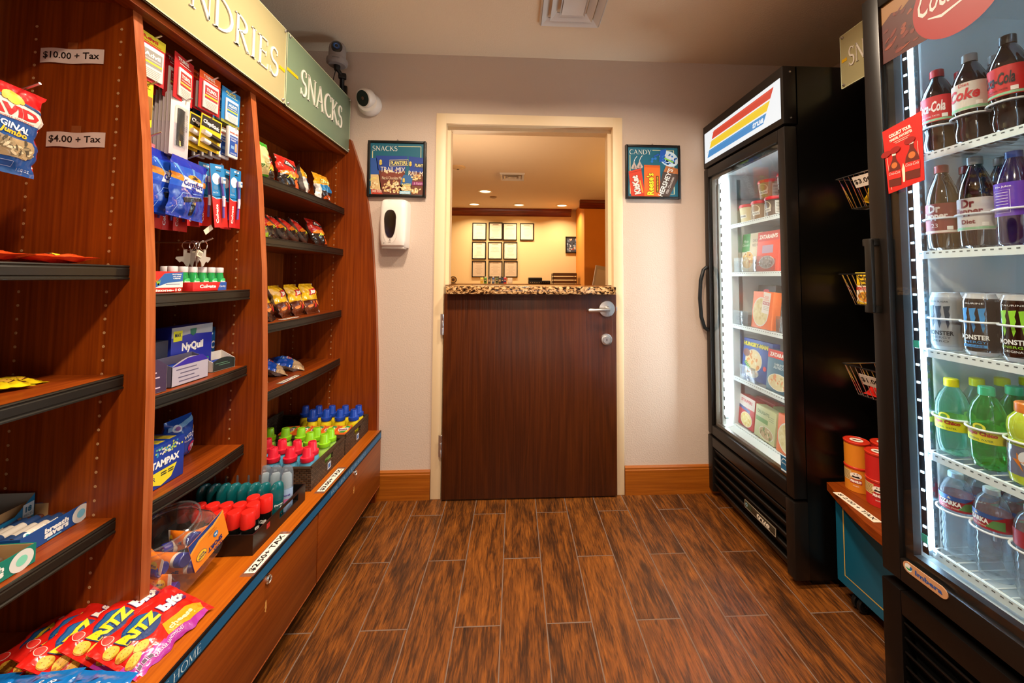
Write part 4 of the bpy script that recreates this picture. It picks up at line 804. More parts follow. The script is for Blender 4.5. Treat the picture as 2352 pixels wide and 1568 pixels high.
# door
dr = MB(); fw = .042; dz0, dz1 = .330, 1.782; dy0, dy1 = TY0 - .002, TY1
dr.box(TX, TX + .052, dy0, dy0 + fw, dz0, dz1, mat='fridge_frame', bev=.004); dr.box(TX, TX + .052, dy1 - fw, dy1, dz0, dz1, mat='fridge_frame', bev=.004)
dr.box(TX, TX + .052, dy0 + fw, dy1 - fw, dz0, dz0 + .05, mat='fridge_frame', bev=.004); dr.box(TX, TX + .052, dy0 + fw, dy1 - fw, dz1 - .05, dz1, mat='fridge_frame', bev=.004)
fdoor = dr.build('door', fz)
m = MB(); a0, a1, c0, c1 = dy0 + fw, dy1 - fw, dz0 + .05, dz1 - .05
for (p, q, r_, s_) in ((a0, a0 + .018, c0, c1), (a1 - .018, a1, c0, c1), (a0 + .018, a1 - .018, c0, c0 + .02), (a0 + .018, a1 - .018, c1 - .02, c1)): m.box(TX + .016, TX + .034, p, q, r_, s_, C('#5c564e'), 'metal')
m.build('glass_spacer', fdoor)
MB().box(TX + .012, TX + .014, a0, a1, c0, c1, mat='pane').build('glass_pane', fdoor)
m = MB(); xs = [(-.002, 1.235), (-.022, 1.22), (-.040, 1.16), (-.046, 1.06), (-.040, .96), (-.022, .90), (-.002, .885)]
m.tube([(TX + x, TY1 - .022, z) for x, z in xs], .010, C('#1a2024'), 'satin', 10); m.build('handle', fdoor)
m = MB(); fe = lambda u, v, e: Vector((TX + .0115 - e, dy0 + fw + .022 - u, .43 + v)); m.rect(fe, 0, 0, .044, .062, C('#12608c')); m.disc(fe, 0, .006, .017, .017, C('#d8e8f0'), e=.0005); m.disc(fe, 0, .004, .0155, .0155, C('#12608c'), e=.0007); m.text('energy', fe, 0, .002, .007, C('#e8f2f8'), w=.026, e=.001); m.rect(fe, 0, -.025, .04, .006, C('#d8e8f0'), e=.0005); m.build('energy_sticker', fdoor)
# strips of diodes inside the door jambs
for y, s in ((TY1 - .062, -1), (TY0 + .062, 1)):
    m = MB(); m.box(TX + .062, TX + .080, y - .006, y + .006, .42, 1.70, C('#8a9498'), 'metal'); o = m.build('light_strip', fz)
    m = MB()
    for k in range(26): z = .44 + k * .049; m.box(TX + .0605, TX + .0625, y - .005, y + .005, z, z + .026, C('#dff2ff'), 'glow_strong'); m.box(TX + .064, TX + .078, y + s * .006, y + s * .0075, z, z + .026, C('#dff2ff'), 'glow_strong')
    m.build('diode_row', o)
area('freezer_lamp', (TX + .075, TY1 - .075, 1.07), .02, 28, (.86, .95, 1), rot=(math.radians(90), 0, math.radians(0 + 28)), size_y=1.28)
area('freezer_lamp', (TX + .075, TY0 + .075, 1.07), .02, 20, (.86, .95, 1), rot=(math.radians(-90), 0, math.radians(-28)), size_y=1.28)
FSH = (1.468, 1.206, .926, .646, .392)
def wire_shelf(parent, x0, x1, y0, y1, z, nose='#e8f2f4', nw=26):
    m = MB(); wc = C('#dfe8ea')
    m.box(x0, x0 + .004, y0, y1, z - .022, z - .001, C(nose), 'satin'); fs_ = lambda u, v, e: Vector((x0 - e, y0 + u, z + v))
    k = int((y1 - y0) / .016)
    for i in range(k): m.rect(fs_, .01 + i * .016, -.007, .007, .003, C('#4a5a60'), e=.0004)
    m.tube([(x0 + .008, y0, z - .003), (x0 + .008, y1, z - .003)], .0028, wc, 'satin', 6); m.tube([((x0 + x1) / 2, y0, z - .006), ((x0 + x1) / 2, y1, z - .006)], .0028, wc, 'satin', 6); m.tube([(x1, y0, z - .003), (x1, y1, z - .003)], .0028, wc, 'satin', 6)
    for i in range(nw): y = y0 + .008 + (y1 - y0 - .016) * i / (nw - 1); m.tube([(x0 + .004, y, z - .0016), (x1, y, z - .0016)], .0014, wc, 'satin', 5)
    return m.build('wire_shelf', parent)
for z in FSH: wire_shelf(fz, TX + .12, 1.68, TY0 + .052, TY1 - .052, z)
# ================================================================ DRINKS COOLER (nearest, right edge)
KX, KY1, KY0, KZ = 1.065, 1.092, .40, 2.035
ck = thing('drinks_cooler', 'black glass door drinks cooler at the right edge, filled with bottles and cans', 'cooler', (0, 0, 0))
m = MB(); b_ = dict(mat='fridge_side')
m.box(KX + .065, XR - .04, KY1 - .035, KY1 - .004, .02, KZ, **b_); m.box(KX + .065, XR - .04, KY0, KY0 + .03, .02, KZ, **b_); m.box(XR - .09, XR - .04, KY0 + .03, KY1 - .035, .02, KZ, **b_)
m.box(KX + .065, XR - .09, KY0 + .03, KY1 - .035, 1.97, KZ, **b_); m.box(KX + .065, XR - .09, KY0 + .03, KY1 - .035, .02, .385, **b_)
m.box(KX + .09, KX + .15, KY1 - .1, KY1 - .04, 0, .02, **b_); m.box(XR - .2, XR - .12, KY0 + .04, KY1 - .04, 0, .02, **b_); m.box(KX + .09, KX + .15, KY0 + .04, KY0 + .1, 0, .02, **b_)
m.build('cabinet', ck)
m = MB(); ya, yb, xb = KY0 + .031, KY1 - .036, XR - .092; lin = dict(mat='fridge_white')
m.box(KX + .066, xb, ya, ya + .01, .386, 1.968, **lin); m.box(KX + .066, xb, yb - .01, yb, .386, 1.968, **lin); m.box(xb - .01, xb, ya + .01, yb - .01, .386, 1.968, **lin); m.box(KX + .066, xb, ya + .01, yb - .01, .386, .396, **lin); m.box(KX + .066, xb, ya + .01, yb - .01, 1.958, 1.968, **lin)
m.build('white_liner', ck)
m = MB()
for x in (KX + .10, xb - .08): m.box(x, x + .022, yb - .014, yb - .0105, .41, 1.9, C('#b8c4cc'), 'metal')
for x in (KX + .10,):
    fk = lambda u, v, e: Vector((x + .011 - u, yb - .014 - e, v))
    for k in range(60): m.rect(fk, 0, .43 + k * .024, .006, .010, C('#20282c'))
m.build('shelf_rail', ck)
gr = MB(); gr.box(KX, KX + .05, KY1 - .05, KY1 + .004, .0, .318, mat='fridge_black', bev=.003); gr.box(KX, KX + .05, KY0, KY0 + .05, .0, .318, mat='fridge_black', bev=.003); gr.box(KX, KX + .05, KY0 + .05, KY1 - .05, .255, .318, mat='fridge_black', bev=.003); gr.box(KX + .035, KX + .05, KY0 + .05, KY1 - .05, .02, .255, C('#040404'), 'matte')
gk = gr.build('grille', ck)
for k in range(6):
    T = Matrix.Translation((KX + .016, 0, .03 + k * .038)) @ Matrix.Rotation(math.radians(-35), 4, 'Y'); MB().box(-.003, .003, KY0 + .051, KY1 - .051, -.020, .020, mat='fridge_black', T=T, bev=.003).build('louvre', gk)
dr = MB(); fw = .052; dz0, dz1 = .345, 2.022; dy0, dy1 = KY0, KY1
dr.box(KX, KX + .058, dy1 - fw, dy1, dz0, dz1, mat='fridge_frame', bev=.003); dr.box(KX, KX + .058, dy0, dy0 + fw, dz0, dz1, mat='fridge_frame', bev=.003)
dr.box(KX, KX + .058, dy0 + fw, dy1 - fw, dz0, dz0 + .062, mat='fridge_frame', bev=.003); dr.box(KX, KX + .058, dy0 + fw, dy1 - fw, dz1 - .05, dz1, mat='fridge_frame', bev=.003)
kdoor = dr.build('door', ck)
m = MB(); a0, a1, c0, c1 = dy0 + fw, dy1 - fw, dz0 + .062, dz1 - .05
for (p, q, r_, s_) in ((a0, a0 + .022, c0, c1), (a1 - .022, a1, c0, c1), (a0 + .022, a1 - .022, c0, c0 + .02), (a0 + .022, a1 - .022, c1 - .02, c1)): m.box(KX + .018, KX + .04, p, q, r_, s_, C('#0e1214'), 'satin')
m.build('glass_spacer', kdoor)
MB().box(KX + .010, KX + .012, a0, a1, c0, c1, mat='pane').build('glass_pane', kdoor)
m = MB(); m.box(KX - .028, KX - .016, dy1 - .030, dy1 - .008, 1.075, 1.29, C('#15130f'), 'satin', bev=.003); m.box(KX - .024, KX + .002, dy1 - .030, dy1 + .002, 1.27, 1.292, C('#15130f'), 'satin', bev=.003); m.box(KX - .024, KX + .002, dy1 - .030, dy1 + .002, 1.073, 1.095, C('#15130f'), 'satin', bev=.003); m.build('handle', kdoor)
# printed film across the top of the glass
fk = lambda u, v, e: Vector((KX + .0095 - e, a1 - u, v)); m = MB()
m.poly(fk, [(0, 1.800), (.135, 1.800), (.135, 1.972), (0, 1.972)], C('#45120a'), e=.0004)
m.poly(fk, [(0, 1.915), (.03, 1.935), (.06, 1.925), (.10, 1.95), (.135, 1.955), (.135, 1.972), (0, 1.972)], C('#8a6030'), e=.0006)
r = random.Random(2)
for k in range(34): m.disc(fk, r.uniform(.01, .125), r.uniform(1.815, 1.93), r.uniform(.004, .014), r.uniform(.002, .006), C(r.choice(['#641e0c', '#35100a', '#7a3214', '#58180c'])), rot=r.uniform(0, 60), e=.0007 + k * .00001, n=12)
m.disc(fk, .192, 1.877, .104, .104, C('#8c1012'), e=.0012, n=48)
W_ = C('#c8c4c0')
def st(p, wd, e=.0016): m.line(fk, [(.197 + x * .8, 1.887 + y * .8) for x, y in p], (([q * .8 for q in wd]) if isinstance(wd, list) else wd * .8), W_, e=e)
m.text('Coca-Cola', fk, .192, 1.895, .064, W_, w=.180, e=.0018, bold=.01, shear=.35); st([(-.09, -.045), (-.05, -.060), (.01, -.048), (.09, -.058)], [.003, .010, .006, .002])
m.build('printed_film', kdoor)
m = MB(); fi = lambda u, v, e: Vector((KX - e, .99 - u, .375 + v))
m.prism([(a_, b_) for a_, b_ in [(-.040 - .014 * math.sin(PI * k / 8), .014 * math.cos(PI * k / 8)) for k in range(9)] + [(.040 + .014 * math.sin(PI * k / 8), -.014 * math.cos(PI * k / 8)) for k in range(9)]], 0, .0025, C('#b98a64'), 'satin', T=Matrix(((0, 0, -1, KX), (-1, 0, 0, .975), (0, 1, 0, .398), (0, 0, 0, 1)))); fi = lambda u, v, e: Vector((KX - .0025 - e, .975 - u * .68, .398 + v * .72))
m.disc(fi, -.058, 0, .014, .014, C('#d8ddd8')); m.poly(fi, [(-.070, -.002), (-.060, -.009), (-.048, -.006), (-.045, .006), (-.055, -.002)], C('#2a9a4a'), e=.0006); m.poly(fi, [(-.048, -.006), (-.042, .006), (-.050, .010), (-.052, .002)], C('#1c5ca8'), e=.0007)
m.text('Imbera', fi, .015, 0, .017, C('#1c4c96'), w=.095, e=.0006, bold=.03); m.build('brand_badge', kdoor)
for y, s in ((KY1 - .060, -1), (KY0 + .060, 1)):
    m = MB(); m.box(KX + .068, KX + .086, y - .008, y + .008, .42, 1.93, C('#aebcc8'), 'metal'); o = m.build('light_strip', ck); m = MB()
    for k in range(30): z = .44 + k * .049; m.box(KX + .0665, KX + .0683, y - .004, y + .004, z, z + .006, C('#d8f0ff'), 'glow_strong')
    for z in (.45, .98, 1.5): m.box(KX + .0660, KX + .069, y - .008, y + .008, z, z + .02, C('#58d8b8'), 'satin')
    m.build('diode_row', o)
area('cooler_lamp', (KX + .085, KY1 - .074, 1.18), .02, 12, (.60, .82, 1), rot=(math.radians(90), 0, math.radians(28)), size_y=1.5)
area('cooler_lamp', (KX + .085, KY0 + .074, 1.18), .02, 12, (.60, .82, 1), rot=(math.radians(-90), 0, math.radians(-28)), size_y=1.5)
KSH = (1.525, 1.252, .980, .700, .437); KSX = 1.145
for z in KSH:
    o = wire_shelf(ck, KSX, 1.72, KY0 + .05, KY1 - .055, z, '#dcecf4', 22)
# promotional poster stuck to the glass
t = thing('promotional_poster', 'small red soda poster stuck on the drinks cooler glass', 'poster', (KX - .0005, 0, 0))
m = MB(); fp = lambda u, v, e: Vector((-e, 1.000 - u, 1.515 + v * .80))
m.poly(fp, [(-.040, .105), (.068, .125), (.068, -.105), (-.028, -.125)], C('#b8170f'), e=.0010)
m.add([fp(-.040, .105, 0), fp(.068, .125, 0), fp(.068, -.105, 0), fp(-.028, -.125, 0)], [(3, 2, 1, 0)], C('#b8170f'), 'paper')
m.text('COLLECT YOUR', fp, .010, .083, .013, C('#f2e6d8'), w=.062, rot=10, e=.0014, bold=.05); m.text('MARVEL FAVORITES', fp, .012, .067, .010, C('#f2e6d8'), w=.062, rot=10, e=.0014, bold=.03)
for k in range(2): m.rect(fp, .014, .056 - k * .006, .045 - k * .012, .002, C('#e8b8a8'), rot=10, e=.0014)
m.line(fp, [(-.030, .02), (-.018, -.112)], .0015, C('#e8a898'), e=.0014); m.line(fp, [(.055, .03), (.058, -.085), (.045, -.09)], .0015, C('#e8a898'), e=.0014)
for cx_, cy_, s in ((-.008, -.050, 1.05), (.040, -.034, 1.15)):
    b = [(-.004, .055), (.004, .055), (.005, .04), (.014, .018), (.017, -.005), (.016, -.05), (-.016, -.05), (-.017, -.005), (-.014, .018), (-.005, .04)]
    m.poly(fp, [(cx_ + x * s, cy_ + y * s) for x, y in b], C('#5c1a0c'), e=.0016); m.rect(fp, cx_, cy_ - .012 * s, .034 * s, .026 * s, C('#c8221a'), e=.002); m.text('Coca-Cola', fp, cx_, cy_ - .006 * s, .009 * s, W_, w=.030 * s, e=.0024, shear=.3); m.disc(fp, cx_, cy_ + .02 * s, .008 * s, .010 * s, C('#b8642c'), e=.0018)
    m.rect(fp, cx_, cy_ + .057 * s, .010 * s, .008 * s, C('#e8dcd0'), e=.002)
for q_, (cx_, cy_) in enumerate(((.036, .040), (-.030, .018), (-.004, .024))): m.disc(fp, cx_, cy_, .015, .011, C('#8c0f0a'), rot=20, e=.0026 + .0003 * q_)
m.poly(fp, [(.014, -.095), (.019, -.095), (.021, -.05), (.016, -.03), (.012, -.05)], C('#e8d0b8'), e=.0016)
m.build('poster_sheet', t)
# ================================================================ SNACK RACK between freezer and cooler
rk = thing('snack_rack', 'narrow wheeled snack rack with teal base between freezer and drinks cooler', 'rack', (0, 0, 0))
RY0, RY1 = 1.10, 1.435
n = 12; pts = [(1.60, RY0), (1.60, RY1), (1.19, RY1)] + [(1.19 - .065 * math.sin(PI * .5 * i / n) - .02 * i / n, RY1 - (RY1 - RY0) * i / n) for i in range(1, n + 1)]
MB().prism(pts[::-1], .372, .400, mat='cherry_y').build('counter_top', rk)
bse = MB().box(1.205, 1.60, RY0 + .01, RY1 - .02, .062, .371, mat='teal_lam').build('base_cabinet', rk)
m = MB(); fr_ = lambda u, v, e: Vector((1.205 - e, RY1 - .02 - u, v)); m.line(fr_, [(.033, .36), (.033, .098), (.28, .098)], .005, C('#c8a24a')); m.build('gold_line', bse)
MB().box(1.585, 1.60, RY0, RY1, .40, 2.14, C('#0a0808'), 'satin').build('back_panel', rk)
for x, y in ((1.235, RY1 - .085), (1.235, RY0 + .06), (1.55, RY1 - .085), (1.55, RY0 + .06)):
    m = MB(); m.T = Matrix.Translation((x, y, .026)) @ Matrix.Rotation(PI / 2, 4, 'X'); 
    for zz in (-.018, .004): m.lathe([(.006, zz), (.023, zz), (.026, zz + .003), (.026, zz + .011), (.023, zz + .014), (.006, zz + .014)], 24, C('#0c0c0c'), 'satin')
    m.lathe([(.004, -.02), (.004, .02)], 10, mat='chrome'); m.T = Matrix(); m.box(x - .014, x + .014, y - .02, y + .02, .045, .062, C('#101010'), 'satin', bev=.003); m.build('caster', rk)
sign(1.13, 1.425, 1.297, 1.925, 2.14, 'sign_gold', 'SNACKS', 1.170, 1.385, 1.998, 2.070, [(1.395, 1.418)], 'pale gold snacks sign half hidden behind the drinks cooler', nx=-1)
# ================================================================ PRODUCTS ON THE LEFT
ORD = ['first', 'second', 'third', 'fourth', 'fifth', 'sixth', 'seventh', 'eighth', 'ninth', 'tenth', 'eleventh', 'twelfth', 'thirteenth']
R_ = math.radians
def bag_fn(w, h, d, seed=0, crimp=.06, wr=.0016):
    r = random.Random(seed); ks = [(r.uniform(4, 13), r.uniform(3, 11), r.uniform(0, 6.3), r.uniform(.3, 1)) for _ in range(5)]
    def S(x, z, e, side=-1):
        u = min(1, max(0, x / w + .5)); v = min(1, max(0, z / h)); q = abs(2 * u - 1); vv = (v - crimp) / (1 - 2 * crimp)
        ex = max(0, 1 - q ** 2.2) ** .6; ez = max(0, 1 - abs(2 * vv - 1) ** 3.2) ** .65 if 0 < vv < 1 else 0
        n = sum(a * math.sin(kx * u * 2 + kz * v * 2 + p) for kx, kz, p, a in ks) * wr * (ex ** .5)
        n += wr * .8 * math.sin(u * 42 + seed) * (1 - ez) * (ex > 0) * ex
        y = d / 2 * ex * ez + n * (.35 + .65 * ez)
        xx = x * (1 - .05 * math.sin(PI * v)) + wr * (1.6 * math.sin(v * 17 + seed) * q + .8 * math.sin(v * 41 + 2 * seed) * q)
        return Vector((xx, side * (max(y, -.0002) + .0003 * ex) + (-e if side < 0 else e), z - (.0 if abs(vv - .5) < .5 else 0)))
    return S
def bag(name, w, h, d, colf, deco=None, seed=0, nu=22, nv=26, back=None, mat='film', crimp=.06, wr=.0016, parent=None):
    S = bag_fn(w, h, d, seed, crimp, wr); m = MB()
    m.grid(lambda u, v: S((u - .5) * w, v * h, 0), nu, nv, mat=mat, colf=colf)
    m.grid(lambda u, v: S((u - .5) * w, v * h, 0, 1), nu // 2, nv // 2, mat=mat, col=back or colf(.5, .9), flip=True)
    if deco: deco(m, lambda x, z, e: S(x, z, e))
    return m.build(name, parent)
def blob(m, f, pts, col, e=.0004, ml=.012, mat='film'): m.poly(f, pts, col, e=e, maxlen=ml, mat=mat)
# ---- wall hooks
HX = SX0 + .001
def hook(tip, label):
    x, y, z = tip; m = MB(); m.tube([(HX, y, z - .014), (x - .040, y, z - .014), (x - .030, y, z - .012), (x, y, z)], .0024, mat='satin_nickel', seg=8); m.box(HX - .001, HX + .003, y - .012, y + .012, z - .03, z + .004, mat='satin_nickel')
    tag(m.build('peg_hook'), label, 'hook')
# ---- carded goods: local frame front faces -y, hanging from (0,0,0)
def card(name, w, h, col, top, blis, blcol, label, cat, group=None, deco=None, bd=.005, bmat='paper', bcy=None):
    t = thing(name, label, cat, group=group)
    m = MB(); zt = .012; m.box(-w / 2, w / 2, -.0006, .0006, zt - h, zt, C(col), 'paper'); f = plane_fn((0, -.0006, zt - h), (1, 0, 0), (0, 0, 1))
    m.rect(f, 0, h - top * h / 2, w, top * h, C(col), e=.0001); m.rect(f, 0, h - .012, .016, .004, C('#241c18'), e=.0004)
    if deco: deco(m, f, w, h)
    m.build('backing_card', t)
    if blis:
        bw, bh = blis; cz = zt - h + (bcy or .40) * h; m = MB(); m.box(-bw / 2, bw / 2, -.0008 - bd, -.0008, cz - bh / 2, cz + bh / 2, C(blcol), bmat, bev=.002); g = plane_fn((0, -.0008 - bd, cz), (1, 0, 0), (0, 0, 1)); t['_g'] = 0
        card.face(m, g, bw, bh) if card.face else None; m.build('packet', t)
        del t['_g']
    return t
RZ = (0, 0, PI / 2)
FXX = -.962
def face_med(name, c1, c2, tc='#f4f0e8'):
    def f(m, g, w, h):
        m.rect(g, 0, h * .12, w * .84, h * .5, C(c1)); m.text(name, g, 0, h * .22, h * .13, C(tc), w=w * .66, e=.0006, bold=.03); m.rect(g, 0, -.02 * h, w * .84, h * .06, C(c2), e=.0005)
        for k in range(5): m.rect(g, 0, -h * (.22 + k * .055), w * (.78 - .05 * k), h * .018, C('#9a948c'))
        m.rect(g, 0, h * .08, w * .7, h * .03, C('#d8b8b0'), e=.0006)
    return f
def top_text(s, tc, band=None, bot=None):
    def f(m, g, w, h):
        if band: m.rect(g, 0, h * .9, w, h * .2, C(band), e=.0002)
        if bot: m.rect(g, 0, h * .04, w, h * .08, C(bot), e=.0002)
        m.text(s, g, -w * .05, h * .90, h * .075, C(tc), w=w * .56, e=.0006, bold=.03); m.rect(g, w * .05, h * .82, w * .6, h * .012, C(tc), e=.0005)
    return f
hook((-.945, 1.037, 1.812), 'metal peg hook holding the painkiller card nearest the divider'); hook((-.945, 1.132, 1.802), 'metal peg hook holding the red painkiller cards'); hook((-.945, 1.232, 1.802), 'metal peg hook holding the orange topped painkiller card'); hook((-.945, 1.309, 1.795), 'metal peg hook holding the blue painkiller cards')
hook((-.945, 1.031, 1.683), 'metal peg hook with the yellow pack beside the combs'); hook((-.945, 1.139, 1.690), 'metal peg hook holding the row of combs'); hook((-.945, 1.215, 1.664), 'metal peg hook holding the lip balm cards'); hook((-.945, 1.325, 1.677), 'metal peg hook holding the white bandage packs')
hook((-.945, 1.05, 1.555), 'metal peg hook holding the pink razor bag'); hook((-.945, 1.173, 1.535), 'metal peg hook holding the blue razor bags'); hook((-.945, 1.262, 1.532), 'metal peg hook holding the middle toothbrush cards'); hook((-.945, 1.338, 1.532), 'metal peg hook holding the rightmost toothbrush cards')
hook((-.945, 1.238, 1.29), 'metal peg hook carrying the key rings'); hook((-.93, .776, 1.547), 'metal peg hook carrying the sunflower seed bags')
card.face = face_med('Advil', '#8c8a86', '#d8c832')
t = card('painkiller_card', .082, .125, '#b8252c', .2, (.066, .085), '#ddd8d0', 'yellow topped painkiller card half hidden by the wooden divider', 'medicine card', deco=top_text('Advil', '#c01c1c', '#d9cf2c')); t.location = (FXX, 1.026, 1.794); t.rotation_euler = RZ
card.face = face_med('TYLENOL', '#a03030', '#c8b84a')
t = card('painkiller_card', .082, .130, '#b3141c', .2, (.054, .082), '#d6cfc8', 'front red painkiller card on the second hook of the top row', 'medicine card', deco=top_text('TYLENOL', '#f2ece6', '#9c1018')); mk = Many(t); mk((FXX, 1.128, 1.790), (0, 0, PI / 2 + .18))
for k in range(3): mk((FXX - .022 - .02 * k, 1.124 - .004 * k, 1.790), (0, 0, PI / 2 + .12), 'red painkiller card, ' + ('directly', 'two places', 'three places')[k] + ' behind the front one of the top row')
card.face = face_med('TYLENOL', '#9c3038', '#d8c832')
t = card('painkiller_card', .082, .118, '#b3141c', .2, (.060, .082), '#cfc8c4', 'red painkiller card with orange top beside the blue cards', 'medicine card', deco=top_text('TYLENOL', '#f6f0e6', '#e2581c')); mk = Many(t); mk((FXX, 1.222, 1.790), RZ); mk((FXX - .02, 1.222, 1.790), RZ, 'red painkiller card hidden behind the orange topped one')
card.face = face_med('ALEVE', '#2a6ca8', '#d8c832')
t = card('painkiller_card', .082, .118, '#1473b4', .2, (.056, .075), '#e0e2e2', 'front bright blue painkiller card at the right of the top row', 'medicine card', deco=top_text('ALEVE', '#e2d86a', None, '#8a8a2c')); mk = Many(t)
mk((FXX, 1.312, 1.785), RZ)
for k in range(4): mk((FXX - .022 * (k + 1), 1.306 - .004 * k, 1.785), RZ, ('second', 'third', 'fourth', 'rearmost')[k] + ' bright blue painkiller card counted from the front one')
card.face = None
t = card('tissue_pack', .05, .12, '#e2c21a', .2, (.04, .06), '#8a5a24', 'yellow carded pack left of the black combs', 'pack', deco=top_text('CARMEX', '#3a2408')); mk = Many(t); mk((FXX - .004, 1.018, 1.672), RZ); mk((FXX - .024, 1.018, 1.672), RZ, 'yellow carded pack hanging behind its twin left of the combs')
# combs
t = thing('comb_card', 'front white card with a black pocket comb', 'comb', group=None)
m = MB(); w, h = .062, .178; m.box(-w / 2, w / 2, -.001, .001, .012 - h, .012, C('#cfc2c8'), 'paper', bev=.0008); f = plane_fn((0, -.001, .012 - h), (1, 0, 0), (0, 0, 1)); m.rect(f, 0, h * .75, w * .9, h * .45, C('#e2d8d0')); m.rect(f, 0, h - .012, .014, .003, C('#3a3230')); m.text('POCKET COMB', f, .022, h * .58, .006, C('#4a2a3a'), w=.05, rot=90, e=.0005); m.build('backing_card', t)
m = MB(); m.box(-.010, .006, -.005, -.001, -.135, -.028, C('#141312'), 'plastic', bev=.0015)
for k in range(34): m.box(.006, .013, -.0042, -.0022, -.131 + k * .003, -.1294 + k * .003, C('#141312'), 'plastic')
m.build('comb', t); m = MB(); m.box(-.018, .020, -.008, -.0012, -.140, -.022, C('#ffffff'), 'clear', bev=.003); m.build('clear_blister', t)
mk = Many(t); mk((FXX, 1.122, 1.678), RZ)
for k in range(9): mk((FXX - .0095 * (k + 1), 1.121 - .0010 * k, 1.678), (0, R_(0), PI / 2), 'white comb card, ' + ORD[k] + ' behind the front comb card', group='comb cards behind the front one')
# lip balm
def lip(m, f, w, h):
    m.rect(f, 0, h * .80, w * .92, h * .32, C('#17140f')); m.text('ChapStick', f, 0, h * .76, h * .15, C('#f4f0ea'), w=w * .80, rot=-8, e=.0006, bold=.03)
t = card('lip_balm_card', .070, .105, '#e0b412', .2, None, None, 'front yellow and black lip balm card', 'lip balm', deco=lip)
for k in range(2):
    m = MB(); T = Matrix.Translation((-.030, -.0075, -.045 - k * .026)) @ Matrix.Rotation(R_(8), 4, 'Y') @ Matrix.Rotation(PI / 2, 4, 'Y'); m.lathe([(0, 0), (.0075, 0), (.0075, .022)], 16, C('#e4ddd4'), 'plastic', T=T, caps=False); m.lathe([(.0075, .022), (.0075, .058), (0, .058)], 16, C('#2a2420'), 'plastic', T=T, caps=False); m.build('lip_balm_stick', t)
mk = Many(t); mk((FXX + .01, 1.222, 1.655), (0, R_(4), PI / 2 - .12)); mk((FXX - .012, 1.208, 1.652), (0, R_(5), PI / 2 - .12), 'middle yellow lip balm card'); mk((FXX - .036, 1.196, 1.652), (0, R_(3), PI / 2 - .1), 'rearmost yellow lip balm card beside the combs')
# bandages
t = thing('bandage_pack', 'front white and blue bandage pack with red heading', 'bandages')
m = MB(); w, h = .046, .105; m.box(-w / 2, w / 2, -.010, .002, .012 - h, .012, C('#e6e2dc'), 'plastic', bev=.004); f = plane_fn((0, -.010, .012 - h), (1, 0, 0), (0, 0, 1)); m.text('BAND-AID', f, 0, h * .80, h * .06, C('#c02a1c'), w=w * .8, bold=.03); m.rect(f, 0, h * .40, w * .8, h * .62, C('#1c4a9c')); m.text('FLEXIBLE', f, 0, h * .64, h * .05, C('#e8ecf2'), w=w * .7, e=.0006); m.text('FABRIC', f, -.002, h * .56, h * .05, C('#e8ecf2'), w=w * .5, e=.0006); m.rect(f, w * .22, h * .36, w * .22, h * .28, C('#c89a7c'), e=.0006); m.rect(f, -w * .1, h * .34, w * .3, h * .1, C('#6c9cd0'), e=.0005); m.text('ASSORTED', f, 0, h * .14, h * .04, C('#e8ecf2'), w=w * .6, e=.0006); m.build('case', t)
mk = Many(t); mk((FXX, 1.318, 1.662), RZ)
for k in range(4): mk((FXX - .024 * (k + 1), 1.312 - .003 * k, 1.658), RZ, ORD[k] + ' white bandage pack behind the front one')
# razors
def razor(m, f):
    w, h = .130, .172
    def up(pts): return [(x * w, z * h) for x, z in pts]
    for sgn in (-1, 1):
        blob(m, f, up([(0, .55), (sgn * .5, .62), (sgn * .5, .72), (sgn * .1, .66)]), C('#d8842a'), e=.0004)
    blob(m, f, up([(-.30, .50), (.34, .50), (.30, .66), (-.26, .70)]), C('#c9d3e6'), e=.0006)
    for a in (-.25, 0, .25): blob(m, f, up([(a - .02, .64), (a + .02, .64), (a * 1.7 + .06, .86), (a * 1.7 - .04, .86)]), C('#5f97d8'), e=.0005)
    m.disc(f, .06 * w, .70 * h, .024, .0075, C('#e8a01c'), e=.0010, rot=-4, maxlen=.01); m.text('BIC', f, .06 * w, .70 * h, .0095, C('#16120e'), w=.026, rot=-4, e=.0014, bold=.06)
    m.text('Comfort', f, .02 * w, .59 * h, .017, C('#1c2c8c'), w=.076, e=.0012, bold=.03, maxlen=.01); m.text('3', f, .04 * w, .475 * h, .022, C('#1c2c9c'), w=.018, e=.0013, bold=.05)
    blob(m, f, up([(-.26, .33), (.30, .41), (.32, .36), (-.20, .25)]), C('#23262e'), e=.0010); blob(m, f, up([(-.20, .35), (.26, .41), (.26, .395), (-.20, .335)]), C('#8c98a8'), e=.0012)
    blob(m, f, up([(.02, .29), (.10, .30), (.14, .08), (.04, .06)]), C('#1c1f26'), e=.0010); m.line(f, up([(-.36, .27), (-.26, .40), (.30, .46)]), .0015, C('#8cb4e8'), e=.0012, maxlen=.02); m.line(f, up([(-.45, .12), (-.30, .2), (-.38, .04)]), .001, C('#9cc4f0'), e=.0012)
o = bag('razor_bag', .130, .172, .026, lambda u, v: C('#1b3fa8') if v < .5 else C('#2454c0') if v < .86 else C('#1c2fa4'), razor, seed=3)
tag(o, 'front blue bag of disposable razors', 'razors'); mk = Many(o); mk((-.958, 1.150, 1.338), (0, R_(3), PI / 2 + .04)); mk((-.982, 1.115, 1.344), (0, R_(2), PI / 2 + .1), 'middle blue bag of disposable razors'); mk((-1.006, 1.085, 1.348), (0, R_(4), PI / 2 + .1), 'rearmost blue bag of disposable razors')
o = bag('razor_bag', .085, .14, .02, lambda u, v: C('#c8707c') if v > .3 else C('#d89aa0'), lambda m, f: (m.disc(f, .018, .095, .012, .010, C('#f0e6e4'), e=.0006), m.text('BIC', f, .018, .095, .007, C('#b02a3a'), w=.016, e=.001), blob(m, f, [(-.03, .02), (.03, .03), (.03, .06), (-.02, .05)], C('#e8b4b8'))), seed=5)
